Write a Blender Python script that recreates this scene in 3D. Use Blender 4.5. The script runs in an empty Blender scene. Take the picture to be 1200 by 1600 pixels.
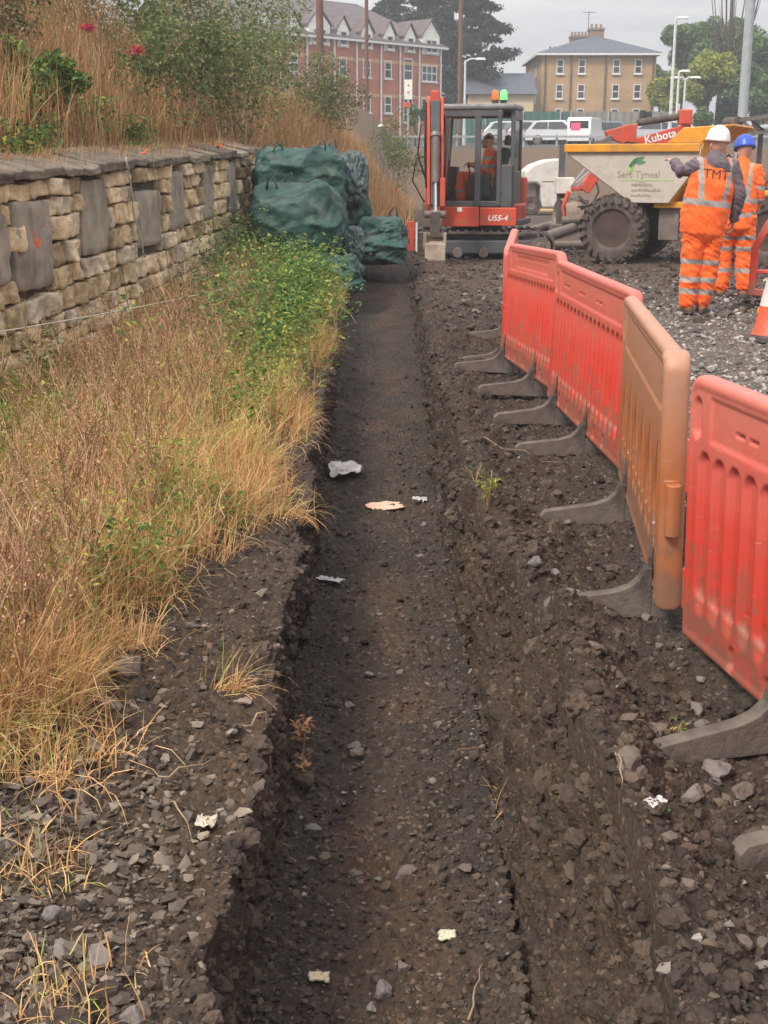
import bpy, bmesh, math, random
import numpy as np
from mathutils import Vector, Matrix, Euler
from mathutils.bvhtree import BVHTree
R = math.radians
rng = np.random.default_rng(7); random.seed(7)
scene = bpy.context.scene
col = scene.collection

# ---------------------------------------------------------------- camera, sky, sun, exposure
CAMH = 1.6; FPX = 2000.0; HOR = 258.0
TH = math.atan((800 - HOR) / FPX)
cam = bpy.data.cameras.new('camera'); co = bpy.data.objects.new('camera', cam); col.objects.link(co)
co.location = (0, 0, CAMH); co.rotation_euler = (R(90) - TH, 0, 0)
cam.sensor_fit = 'VERTICAL'; cam.sensor_height = 24; cam.sensor_width = 18
cam.lens = FPX / 1600 * 24; cam.clip_start = 0.05; cam.clip_end = 3000
scene.camera = co
scene.view_settings.view_transform = 'Standard'; scene.view_settings.look = 'None'
scene.view_settings.exposure = 0.5; scene.view_settings.gamma = 1
SUN_EL, SUN_AZ = 48, -135      # azimuth: compass direction of the sun, from behind and left of the camera
world = bpy.data.worlds.new('World'); scene.world = world; world.use_nodes = True
nt = world.node_tree; nt.nodes.clear()
def N(nt, t, **k):
    n = nt.nodes.new(t)
    for a, b in k.items(): setattr(n, a, b)
    return n
wo = N(nt, 'ShaderNodeOutputWorld'); bg = N(nt, 'ShaderNodeBackground')
sky = N(nt, 'ShaderNodeTexSky', sky_type='NISHITA', sun_disc=False, sun_elevation=R(SUN_EL), sun_rotation=R(SUN_AZ))
try: sky.dust_density = 4; sky.air_density = 1.5
except Exception: pass
sc_ = N(nt, 'ShaderNodeVectorMath', operation='SCALE'); sc_.inputs['Scale'].default_value = 0.10
nt.links.new(sky.outputs[0], sc_.inputs[0])
tc = N(nt, 'ShaderNodeTexCoord'); mp = N(nt, 'ShaderNodeMapping'); mp.inputs['Scale'].default_value = (1.5, 1.5, 14)
nz = N(nt, 'ShaderNodeTexNoise'); nz.inputs['Scale'].default_value = 2.2; nz.inputs['Detail'].default_value = 6; nz.inputs['Roughness'].default_value = .55
cr = N(nt, 'ShaderNodeValToRGB')
cr.color_ramp.elements[0].position = .3; cr.color_ramp.elements[0].color = (.42, .43, .47, 1)
cr.color_ramp.elements[1].position = .7; cr.color_ramp.elements[1].color = (.70, .695, .70, 1)
nt.links.new(tc.outputs['Generated'], mp.inputs[0]); nt.links.new(mp.outputs[0], nz.inputs['Vector']); nt.links.new(nz.outputs[0], cr.inputs[0])
mx = N(nt, 'ShaderNodeMix', data_type='RGBA'); mx.inputs[0].default_value = .88
# an overcast sky is about three times brighter overhead than along the horizon
sxw = N(nt, 'ShaderNodeSeparateXYZ'); nt.links.new(tc.outputs['Generated'], sxw.inputs[0])
mzw = N(nt, 'ShaderNodeMapRange'); mzw.inputs[1].default_value = .1; mzw.inputs[2].default_value = 1; mzw.inputs[3].default_value = 1; mzw.inputs[4].default_value = 2.6
nt.links.new(sxw.outputs[2], mzw.inputs[0]); scw = N(nt, 'ShaderNodeVectorMath', operation='SCALE'); nt.links.new(cr.outputs[0], scw.inputs[0]); nt.links.new(mzw.outputs[0], scw.inputs['Scale'])
nt.links.new(sc_.outputs[0], mx.inputs[6]); nt.links.new(scw.outputs[0], mx.inputs[7])
nt.links.new(mx.outputs[2], bg.inputs[0]); bg.inputs[1].default_value = 1.0
nt.links.new(bg.outputs[0], wo.inputs[0])
sl = bpy.data.lights.new('sun', 'SUN'); sl.energy = 2.4; sl.angle = R(14); sl.color = (1, .93, .82)
so = bpy.data.objects.new('sun', sl); col.objects.link(so)
_d = Vector((math.sin(R(SUN_AZ)) * math.cos(R(SUN_EL)), math.cos(R(SUN_AZ)) * math.cos(R(SUN_EL)), math.sin(R(SUN_EL))))
so.rotation_euler = _d.to_track_quat('Z', 'Y').to_euler()

def G(px, py, z=0.0):
    """the place on the level z that photograph pixel (px, py) looks at"""
    vp = (py - 800) / FPX; k = math.sin(TH) + vp * math.cos(TH); zc = (CAMH - z) / k
    return Vector(((px - 600) / FPX * zc, zc * (math.cos(TH) - vp * math.sin(TH)), z))
def P(px, py, Y):
    vp = (py - 800) / FPX; zc = Y / (math.cos(TH) - vp * math.sin(TH))
    return Vector(((px - 600) / FPX * zc, Y, CAMH - zc * (math.sin(TH) + vp * math.cos(TH))))

# ---------------------------------------------------------------- object helpers
def tag(o, label=None, cat=None, group=None, kind=None):
    if label: o['label'] = label
    if cat: o['category'] = cat
    if group: o['group'] = group
    if kind: o['kind'] = kind
    return o
def thing(name, label, cat, loc=(0, 0, 0), rz=0, group=None):
    o = bpy.data.objects.new(name, None); col.objects.link(o); o.empty_display_size = .1
    o.location = loc; o.rotation_euler = (0, 0, rz)
    return tag(o, label, cat, group)
def copy_tree(o, parent=None):
    c = o.copy(); col.objects.link(c); c.parent = parent
    for ch in list(o.children): copy_tree(ch, c)
    return c
def np_mesh(name, V, F, m, parent=None, smooth=False, colr=None):
    """V (n,3), F (m,k) one polygon size; links ONE object"""
    me = bpy.data.meshes.new(name); V = np.asarray(V, np.float32); F = np.asarray(F, np.int32)
    k = F.shape[1]
    me.vertices.add(len(V)); me.vertices.foreach_set('co', V.ravel())
    me.loops.add(F.size); me.loops.foreach_set('vertex_index', F.ravel())
    me.polygons.add(len(F)); me.polygons.foreach_set('loop_start', np.arange(0, F.size, k, dtype=np.int32))
    try: me.polygons.foreach_set('loop_total', np.full(len(F), k, np.int32))
    except Exception: pass
    me.polygons.foreach_set('use_smooth', np.full(len(F), smooth, bool))
    if colr is not None:
        a = me.color_attributes.new('tint', 'FLOAT_COLOR', 'POINT')
        c4 = np.ones((len(V), 4), np.float32); c4[:, :3] = colr; a.data.foreach_set('color', c4.ravel())
    me.update(calc_edges=True); me.materials.append(m)
    o = bpy.data.objects.new(name, me); col.objects.link(o); o.parent = parent
    return o

class MB:
    """collects shapes, links them as one mesh object"""
    def __init__(s): s.v = []; s.f = []
    def add(s, vs, fs, M=None):
        n = len(s.v)
        s.v += [tuple(M @ Vector(v)) if M else tuple(v) for v in vs]
        s.f += [tuple(i + n for i in f) for f in fs]; return s
    def box(s, c, d, rot=(0, 0, 0), taper=1.0):
        x, y, z = d[0] / 2, d[1] / 2, d[2] / 2; t = taper
        vs = [(-x, -y, -z), (x, -y, -z), (x, y, -z), (-x, y, -z), (-x * t, -y * t, z), (x * t, -y * t, z), (x * t, y * t, z), (-x * t, y * t, z)]
        fs = [(3, 2, 1, 0), (4, 5, 6, 7), (0, 1, 5, 4), (1, 2, 6, 5), (2, 3, 7, 6), (3, 0, 4, 7)]
        return s.add(vs, fs, Matrix.Translation(c) @ Euler(rot).to_matrix().to_4x4())
    def bb(s, a, b):
        return s.box(((a[0] + b[0]) / 2, (a[1] + b[1]) / 2, (a[2] + b[2]) / 2), (abs(a[0] - b[0]), abs(a[1] - b[1]), abs(a[2] - b[2])))
    def beam(s, p, q, w, h, up=(0, 0, 1)):
        p, q = Vector(p), Vector(q); d = q - p; L = d.length; d.normalize()
        u = Vector(up); sx = d.cross(u)
        if sx.length < 1e-4: sx = d.cross(Vector((1, 0, 0)))
        sx.normalize(); u = sx.cross(d)
        M = Matrix((sx, d, u)).transposed().to_4x4(); M.translation = (p + q) / 2
        x, y, z = w / 2, L / 2, h / 2
        vs = [(-x, -y, -z), (x, -y, -z), (x, y, -z), (-x, y, -z), (-x, -y, z), (x, -y, z), (x, y, z), (-x, y, z)]
        return s.add(vs, [(3, 2, 1, 0), (4, 5, 6, 7), (0, 1, 5, 4), (1, 2, 6, 5), (2, 3, 7, 6), (3, 0, 4, 7)], M)
    def tube(s, pts, r, n=8, caps=True, sy=1.0):
        pts = [Vector(p) for p in pts]; rs = r if isinstance(r, (list, tuple)) else [r] * len(pts)
        vs = []; fs = []; prev = None
        for i, p in enumerate(pts):
            d = (pts[min(i + 1, len(pts) - 1)] - pts[max(i - 1, 0)]).normalized()
            if prev is None:
                a = d.cross(Vector((0, 0, 1)))
                if a.length < .1: a = d.cross(Vector((0, 1, 0)))
            else: a = prev - d * prev.dot(d)
            a.normalize(); prev = a; b = d.cross(a)
            for k in range(n):
                t = 2 * math.pi * k / n; vs.append(p + a * (math.cos(t) * rs[i]) + b * (math.sin(t) * rs[i] * sy))
            if i:
                for k in range(n):
                    k2 = (k + 1) % n; fs.append(((i - 1) * n + k, (i - 1) * n + k2, i * n + k2, i * n + k))
        if caps:
            fs.append(tuple(range(n))[::-1]); fs.append(tuple(range((len(pts) - 1) * n, len(pts) * n)))
        return s.add(vs, fs)
    def lathe(s, prof, c=(0, 0, 0), axis='Z', n=24, close=False):
        vs = []; fs = []
        for r, h in prof:
            for k in range(n):
                t = 2 * math.pi * k / n; a, b = r * math.cos(t), r * math.sin(t)
                v = {'Z': (a, b, h), 'Y': (a, h, b), 'X': (h, a, b)}[axis]; vs.append((v[0] + c[0], v[1] + c[1], v[2] + c[2]))
        m = len(prof)
        for i in range(m if close else m - 1):
            j = (i + 1) % m
            for k in range(n): k2 = (k + 1) % n; fs.append((i * n + k, i * n + k2, j * n + k2, j * n + k))
        if not close:
            if prof[0][0] > 1e-5: fs.append(tuple(range(n)))
            if prof[-1][0] > 1e-5: fs.append(tuple(range((m - 1) * n, m * n)))
        return s.add(vs, fs)
    def prism(s, poly, t0, t1, axis='Y'):
        """poly in the other two axes, in order; extruded along axis"""
        def q(a, b, t): return {'Y': (a, t, b), 'X': (t, a, b), 'Z': (a, b, t)}[axis]
        n = len(poly); vs = [q(a, b, t0) for a, b in poly] + [q(a, b, t1) for a, b in poly]
        fs = [tuple(range(n))[::-1], tuple(range(n, 2 * n))] + [(i, (i + 1) % n, n + (i + 1) % n, n + i) for i in range(n)]
        return s.add(vs, fs)
    def sphere(s, c, r, n=16, m=10, zmin=-1.0):
        pr = []
        for i in range(m + 1):
            a = -math.pi / 2 + math.pi * i / m
            if math.sin(a) < zmin: continue
            pr.append((i, a))
        rr = r if isinstance(r, (tuple, list)) else (r, r, r)
        vs = []; fs = []
        for _, a in pr:
            for k in range(n):
                t = 2 * math.pi * k / n; vs.append((c[0] + rr[0] * math.cos(a) * math.cos(t), c[1] + rr[1] * math.cos(a) * math.sin(t), c[2] + rr[2] * math.sin(a)))
        for i in range(len(pr) - 1):
            for k in range(n): k2 = (k + 1) % n; fs.append((i * n + k, i * n + k2, (i + 1) * n + k2, (i + 1) * n + k))
        return s.add(vs, fs)
    def build(s, name, m, parent=None, label=None, bevel=0, smooth=False, rot=None):
        me = bpy.data.meshes.new(name); me.from_pydata(s.v, [], s.f); me.materials.append(m)
        bm = bmesh.new(); bm.from_mesh(me); bmesh.ops.remove_doubles(bm, verts=bm.verts, dist=1e-5)
        bmesh.ops.recalc_face_normals(bm, faces=bm.faces); bm.to_mesh(me); bm.free()
        o = bpy.data.objects.new(name, me); col.objects.link(o); o.parent = parent
        if label: o['label'] = label
        if smooth:
            me.polygons.foreach_set('use_smooth', [True] * len(me.polygons))
            if not isinstance(smooth, bool):
                try: me.set_sharp_from_angle(angle=R(smooth))
                except Exception: pass
        if bevel:
            b = o.modifiers.new('bevel', 'BEVEL'); b.width = bevel; b.segments = 2; b.limit_method = 'ANGLE'; b.angle_limit = R(40)
        return o

# ---------------------------------------------------------------- materials
def newmat(name):
    m = bpy.data.materials.new(name); m.use_nodes = True; nt = m.node_tree
    return m, nt, nt.nodes['Principled BSDF']
def ramp(nt, pts):
    c = N(nt, 'ShaderNodeValToRGB'); e = c.color_ramp.elements
    while len(e) < len(pts): e.new(.5)
    for i, (p, cc) in enumerate(pts): e[i].position = p; e[i].color = (*cc, 1)
    return c
def mul(c, k): return tuple(min(1, x * k) for x in c)
MATS = {}
def pm(name, c, rough=.6, metal=0, var=.15, scale=6, bump=.0, bscale=60, dirt=0, dirtc=(.12, .085, .06), dscale=2.5, spec=.5, c2=None, sss=0, trans=0, emit=0):
    """surface with colour variation, optional dirt blotches and bump"""
    if name in MATS: return MATS[name]
    m, nt, b = newmat(name); L = nt.links.new
    tcn = N(nt, 'ShaderNodeTexCoord')
    n1 = N(nt, 'ShaderNodeTexNoise'); n1.inputs['Scale'].default_value = scale; n1.inputs['Detail'].default_value = 5
    L(tcn.outputs['Object'], n1.inputs['Vector'])
    r1 = ramp(nt, [(.3, mul(c, 1 - var)), (.7, c2 if c2 else mul(c, 1 + var))]); L(n1.outputs[0], r1.inputs[0])
    out = r1.outputs[0]
    if dirt:
        n2 = N(nt, 'ShaderNodeTexNoise'); n2.inputs['Scale'].default_value = dscale; n2.inputs['Detail'].default_value = 8; n2.inputs['Roughness'].default_value = .65
        L(tcn.outputs['Object'], n2.inputs['Vector'])
        r2 = ramp(nt, [(.62 - dirt * .35, (0, 0, 0)), (.78 - dirt * .25, (1, 1, 1))]); L(n2.outputs[0], r2.inputs[0])
        mm = N(nt, 'ShaderNodeMath', operation='MULTIPLY'); mm.inputs[1].default_value = min(1, .5 + dirt * .5); L(r2.outputs[0], mm.inputs[0])
        mx = N(nt, 'ShaderNodeMix', data_type='RGBA'); L(mm.outputs[0], mx.inputs[0]); L(out, mx.inputs[6]); mx.inputs[7].default_value = (*dirtc, 1)
        out = mx.outputs[2]
        rr = N(nt, 'ShaderNodeMapRange'); rr.inputs[3].default_value = rough; rr.inputs[4].default_value = .95; L(mm.outputs[0], rr.inputs[0]); L(rr.outputs[0], b.inputs['Roughness'])
    else: b.inputs['Roughness'].default_value = rough
    L(out, b.inputs['Base Color']); b.inputs['Metallic'].default_value = metal
    b.inputs['Specular IOR Level'].default_value = spec
    if bump:
        n3 = N(nt, 'ShaderNodeTexNoise'); n3.inputs['Scale'].default_value = bscale; n3.inputs['Detail'].default_value = 6
        L(tcn.outputs['Object'], n3.inputs['Vector'])
        bp = N(nt, 'ShaderNodeBump'); bp.inputs['Strength'].default_value = bump; bp.inputs['Distance'].default_value = .5 / bscale
        L(n3.outputs[0], bp.inputs['Height']); L(bp.outputs[0], b.inputs['Normal'])
    if trans:
        tr = N(nt, 'ShaderNodeBsdfTranslucent'); L(out, tr.inputs[0]); ms = N(nt, 'ShaderNodeMixShader'); ms.inputs[0].default_value = trans
        L(b.outputs[0], ms.inputs[1]); L(tr.outputs[0], ms.inputs[2]); L(ms.outputs[0], nt.nodes['Material Output'].inputs[0])
    if emit: L(out, b.inputs['Emission Color']); b.inputs['Emission Strength'].default_value = emit
    MATS[name] = m; return m
def island(name, pts, rough=.85, trans=0, bump=0, bscale=80, var=.25, vscale=15, spec=.3):
    """each loose piece of the mesh takes its own colour"""
    if name in MATS: return MATS[name]
    m, nt, b = newmat(name); L = nt.links.new
    g = N(nt, 'ShaderNodeNewGeometry'); r = ramp(nt, pts); L(g.outputs['Random Per Island'], r.inputs[0])
    n1 = N(nt, 'ShaderNodeTexNoise'); n1.inputs['Scale'].default_value = vscale; n1.inputs['Detail'].default_value = 5
    L(g.outputs['Position'], n1.inputs['Vector'])
    mr = N(nt, 'ShaderNodeMapRange'); mr.inputs[1].default_value = .3; mr.inputs[2].default_value = .7; mr.inputs[3].default_value = 1 - var; mr.inputs[4].default_value = 1 + var
    L(n1.outputs[0], mr.inputs[0])
    vm = N(nt, 'ShaderNodeVectorMath', operation='SCALE'); L(r.outputs[0], vm.inputs[0]); L(mr.outputs[0], vm.inputs['Scale'])
    L(vm.outputs[0], b.inputs['Base Color']); b.inputs['Roughness'].default_value = rough; b.inputs['Specular IOR Level'].default_value = spec
    if bump:
        n3 = N(nt, 'ShaderNodeTexNoise'); n3.inputs['Scale'].default_value = bscale; n3.inputs['Detail'].default_value = 6
        L(g.outputs['Position'], n3.inputs['Vector'])
        bp = N(nt, 'ShaderNodeBump'); bp.inputs['Strength'].default_value = bump; bp.inputs['Distance'].default_value = .6 / bscale
        L(n3.outputs[0], bp.inputs['Height']); L(bp.outputs[0], b.inputs['Normal'])
    if trans:
        tr = N(nt, 'ShaderNodeBsdfTranslucent'); L(vm.outputs[0], tr.inputs[0]); ms = N(nt, 'ShaderNodeMixShader'); ms.inputs[0].default_value = trans
        L(b.outputs[0], ms.inputs[1]); L(tr.outputs[0], ms.inputs[2]); L(ms.outputs[0], nt.nodes['Material Output'].inputs[0])
    MATS[name] = m; return m

# ---------------------------------------------------------------- noise
_perm = np.random.default_rng(3).permutation(256); _perm = np.concatenate([_perm, _perm, _perm[:2]])
_gr = np.random.default_rng(4).normal(size=(256, 3)); _gr /= np.linalg.norm(_gr, axis=1)[:, None]; _gr = _gr.astype(np.float32)
def pn(x, y, z):
    x, y, z = np.broadcast_arrays(np.asarray(x, np.float32), np.asarray(y, np.float32), np.asarray(z, np.float32))
    xi, yi, zi = np.floor(x).astype(np.int64), np.floor(y).astype(np.int64), np.floor(z).astype(np.int64)
    fx, fy, fz = x - xi, y - yi, z - zi
    u, v, w = fx * fx * (3 - 2 * fx), fy * fy * (3 - 2 * fy), fz * fz * (3 - 2 * fz)
    xi &= 255; yi &= 255; zi &= 255; out = 0
    for a in (0, 1):
        for b in (0, 1):
            for c in (0, 1):
                h = _perm[_perm[_perm[(xi + a) & 255] + ((yi + b) & 255)] + ((zi + c) & 255)]
                g = _gr[h]
                d = g[..., 0] * (fx - a) + g[..., 1] * (fy - b) + g[..., 2] * (fz - c)
                out = out + d * (u if a else 1 - u) * (v if b else 1 - v) * (w if c else 1 - w)
    return out * 1.6
def fbm(x, y, z, o=4, g=.5):
    s = 0; a = 1; f = 1
    for i in range(o): s = s + a * pn(x * f + i * 17.3, y * f, z * f); a *= g; f *= 2.03
    return s
def billow(x, y, z, o=3, g=.5):
    s = 0; a = 1; f = 1
    for i in range(o): s = s + a * np.abs(pn(x * f + i * 9.1, y * f, z * f)); a *= g; f *= 2.1
    return s
def sstep(a, b, x):
    t = np.clip((x - a) / (b - a), 0, 1); return t * t * (3 - 2 * t)
# ================================================================ GROUND (one sheet, trench dug into it)
WALL_Y0, WALL_Y1 = 5.0, 18.9
def wallx(y): return -2.7 + .088 * (y - 9.0)
def walltop(y): return 1.52 + (y - 9) * .028
def trdep(y): return .5 - .22 * sstep(7, 15, y) - .28 * sstep(15.5, 19.5, y)
def toex(y):       # where the left bank starts
    return np.where(y < 19.2, wallx(np.minimum(y, 19.2)) - .28, np.interp(y, [19.2, 21, 25, 32, 60, 400], [-2.1, -1.3, -.1, .9, 1.2, 1.2]))
def zmac(x, y):
    x = np.asarray(x, float); y = np.asarray(y, float)
    far = np.interp(y, [0, 10, 13, 22, 30, 44.5, 52, 62, 85, 125, 200, 500], [0, .0, .06, .06, .1, .15, 2.2, 2.4, 2.75, 4.5, 7, 12])
    grav = .13 * sstep(1.9, 3.0, x) * sstep(8, 12.5, y) * (1 - sstep(15, 20, y))
    z = far + grav
    left = sstep(-.45, -2.6, x) * (.02 + .008 * np.clip(y, 0, 20))
    z = z + np.where(x < 0, left, 0) * (1 - sstep(22, 30, y))
    d = toex(y) - x
    base = np.where(y < 19.2, walltop(y) - .18, 0)
    e = sstep(18.9, 20.2, y)
    bz_wall = walltop(y) - .18 + .80 * np.clip(d, 0, 3.2) + .12 * np.clip(d - 3.2, 0, 12)
    bz_free = z + (2.3 - .7 * sstep(30, 42, y)) * sstep(0, 2.4, d) + .34 * np.clip(d - 2.0, 0, 5)
    # step across the retaining wall, then the slope carries on past its end
    bank = np.where(d > 0, np.maximum(bz_wall * (1 - e) + bz_free * e, z), z)
    fade = 1 - sstep(60, 90, y)
    z = np.where(d > 0, bank * fade + z * (1 - fade), z)
    # spoil heap beyond the green bags
    z = z + .75 * np.exp(-(((x + .55) / .85) ** 2 + ((y - 20.6) / 1.3) ** 2))
    return z
# rows
ys = [1.55]
while ys[-1] < 27: ys.append(ys[-1] + max(.0062, .0036 * ys[-1]))
while ys[-1] < 390: ys.append(ys[-1] * 1.03)
ys = np.array(ys); NR = len(ys)
def spread(n, first, grow, lim):
    o = [0]; st = first
    while o[-1] < lim: o.append(o[-1] + st); st = st if o[-1] < n else st * grow
    return np.array(o)
ul = spread(1.3, .011, 1.012, 390); ur = spread(2.1, .012, 1.014, 390)
tl = np.linspace(0, 1, 46)[1:-1]; tf = np.linspace(0, 1, 70); tr_ = np.linspace(0, 1, 60)[1:-1]
Yr = ys[:, None]
xL = -.345 - .012 * np.clip(ys - 3, 0, 8) + .045 * pn(ys * .9, 3.1, 0) + .045 * pn(ys * 2.7, 7.1, 0) + .02 * pn(ys * 6.5, 4.1, 0)
xLf = xL * .5 - .172 - .006 * np.clip(ys - 3, 0, 8) + .02 * pn(ys * 1.3, 5.5, 0) - .02 * sstep(7, 12, ys)
xRf = .365 - .02 * sstep(4, 8, ys) + .02 * pn(ys * 1.1, 1.5, 0)
colw = np.exp(-((ys - 4.25) / .45) ** 2)
xR = xRf + .075 + .12 * (1 - sstep(3.2, 5.5, ys)) + .05 * pn(ys * 1.2, 11.5, 0) + .045 * pn(ys * 3.2, 2.5, 0) + .012 * pn(ys * 7.7, 6.5, 0) + .12 * colw
fadeT = (ys < 19.6)
dep = trdep(ys)
cols_x = []; cols_b = []; zone = []  # x, relative drop fraction, zone id
for u in ul[::-1]: cols_x.append(xL - u); cols_b.append(np.zeros(NR)); zone.append(0)
for t in tl: cols_x.append(xL + (xLf - xL) * t + .0 * t); cols_b.append(np.full(NR, t)); zone.append(1)
for t in tf: cols_x.append(xLf + (xRf - xLf) * t); cols_b.append(np.full(NR, 1.0)); zone.append(2)
for t in tr_: cols_x.append(xRf + (xR - xRf) * t ** 1.15); cols_b.append(np.full(NR, (1 - t) ** .8)); zone.append(3)
for u in ur: cols_x.append(xR + u); cols_b.append(np.zeros(NR)); zone.append(4)
GX = np.stack(cols_x, 1); B = np.stack(cols_b, 1); zone = np.array(zone); NCc = GX.shape[1]
GY = np.broadcast_to(Yr, GX.shape).copy()
Zb = zmac(GX, GY)
lipz = zmac(xL, ys)[:, None]
mound = .11 * np.exp(-((GX - .58 + .09 * sstep(4, 6, GY)) / .13) ** 2) * (.55 + .45 * (1 - sstep(5.5, 9, GY))) * (1 - sstep(12, 15, GY)) * (1 + .5 * pn(GX * 3, GY * 2.3, 5)) * (zone[None] == 4) + .02 * np.exp(-((GX - .65) / .2) ** 2) * (zone[None] == 4)
Z = np.where(B > 0, Zb - B * dep[:, None], Zb + mound)
near = 1 - sstep(24, 40, GY)
inview = 1 - sstep(5, 14, np.abs(GX))
# coarse undulation, clods (billow) and grit
XN, YN, ZN = GX, GY, Z
n_big = fbm(XN * 1.3, YN * 1.3, ZN * 1.3, 3)
n_cl = billow(XN * 7, YN * 7, ZN * 7, 3) - .35
n_cl2 = billow(XN * 21 + 5, YN * 21, ZN * 21, 2) - .3
n_gr = fbm(XN * 55, YN * 55, ZN * 55, 2)
far_k = 1 - sstep(9, 20, GY)
zid = np.broadcast_to(zone[None], GX.shape)
wallz = (zid == 1) | (zid == 3)
amp_cl = np.select([zid == 2, zid == 1, zid == 3], [.030, .045, .062], .050)
amp_big = np.select([zid == 2, wallz], [.02, .02], .035)
gravel_zone = sstep(1.25, 1.7, GX + .15 * pn(GX * 2, GY * 2, 0)) * sstep(3.2, 6.5, GY + (GX - 1.2) * 2)
amp_cl = amp_cl * (1 - .65 * gravel_zone)
n_md = fbm(XN * 3.4 + 2, YN * 3.4, ZN * 3.4, 2)
lipk = np.select([zid == 3, zid == 1, (zid == 4) & (GX < xR[:, None] + .35), (zid == 0) & (GX > xL[:, None] - .3)], [.055, .04, .042, .02], .008)
disp = lipk * n_md * near + amp_big * n_big * (.4 + .6 * near) + amp_cl * 1.15 * n_cl * near + .022 * n_cl2 * near * (1 - .3 * gravel_zone) + .0045 * n_gr * far_k
disp = disp * (.25 + .75 * inview) + (1 - near) * .12 * fbm(GX * .15, GY * .15, 0, 3)
# bowl-shaped smoothing of the floor at its edges
edge = np.zeros(NCc); fi = np.where(zone == 2)[0]; edge[fi] = (np.abs(np.linspace(-1, 1, len(fi))) ** 5) * .05
Z = Z + edge[None] * (dep[:, None] > .1)
nx = np.where(zid == 1, .85, np.where(zid == 3, -.6, 0.)); _k = np.ones(15) / 15; _n1 = np.convolve(np.pad(nx[0], 7, mode='edge'), _k, 'valid'); nx = np.broadcast_to(_n1[None], nx.shape); nzv = np.sqrt(1 - nx ** 2)
# collapse hole in the right lip
GX2 = GX + nx * disp; GZ2 = Z + nzv * disp
hole = .1 * np.exp(-(((GX - .55) / .10) ** 2 + ((GY - 4.5) / .16) ** 2)) * (zid >= 3); GZ2 -= hole
# keep the bank and wall foot tidy
V = np.stack([GX2, GY, GZ2], -1)
# base colours: where coal-black made ground, brown clay, slate grey and road stone lie
def C(*c): return np.array(c)
dark = C(.046, .036, .031); brown = C(.098, .066, .044); grey = C(.078, .064, .055); red = C(.13, .068, .045); stone = C(.20, .175, .155); tan = C(.17, .125, .075)
nA = .5 + .5 * fbm(GX * 1.1 + 4, GY * .8, Z * 2, 4); nB = .5 + .5 * fbm(GX * 3.3, GY * 2.1 + 9, Z * 3, 4)
cA = dark[None, None] + (grey - dark) * np.clip(nB, 0, 1)[..., None]
wb = np.zeros(GX.shape)
mid = np.exp(-((GX - .03) / .2) ** 2) * (zid == 2)
wb += mid * .9 * np.clip(nA * 1.3, 0, 1) * (.35 + .65 * (1 - sstep(5, 9, GY)))
wb += (zid == 3) * np.clip(nA * 1.1, 0, 1) * .85 * (1 - .6 * sstep(5.5, 8, GY))
wb += (zid == 4) * np.clip(nA - .15, 0, 1) * .8
wb += (zid == 1) * np.clip(nA, 0, 1) * .55 * (1 - sstep(3.2, 5, GY))
wb += (zid == 0) * np.clip(nA + .2, 0, 1) * .95 * (1 - .5 * sstep(3.5, 5.5, GY))
cc = cA + (brown - cA) * np.clip(wb, 0, 1)[..., None]
redm = (mid * np.clip(nB * 2 - 1.0, 0, 1) * .8)[..., None]; cc = cc + (red - cc) * redm
cc = cc + (stone - cc) * (gravel_zone * (.45 + .4 * nA) * (1 - .55 * sstep(12.0, 15, GY)))[..., None]
lv = (sstep(-1.3, -2.0, GX) * near)[..., None]; cc = cc + (tan - cc) * lv * .7
bk = sstep(43, 45, GY)[..., None] * C(1, 1, 1); cc = cc + (C(.19, .13, .09) - cc) * bk * .9
cc = cc + (C(.12, .115, .11) - cc) * sstep(54, 58, GY)[..., None]
track = (sstep(14, 17, GY) * (GX > .6) * near)[..., None]; cc = cc + (C(.125, .085, .062) - cc) * track * .75
idx = np.arange(NR * NCc).reshape(NR, NCc)
F = np.stack([idx[:-1, :-1], idx[:-1, 1:], idx[1:, 1:], idx[1:, :-1]], -1).reshape(-1, 4)
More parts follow.
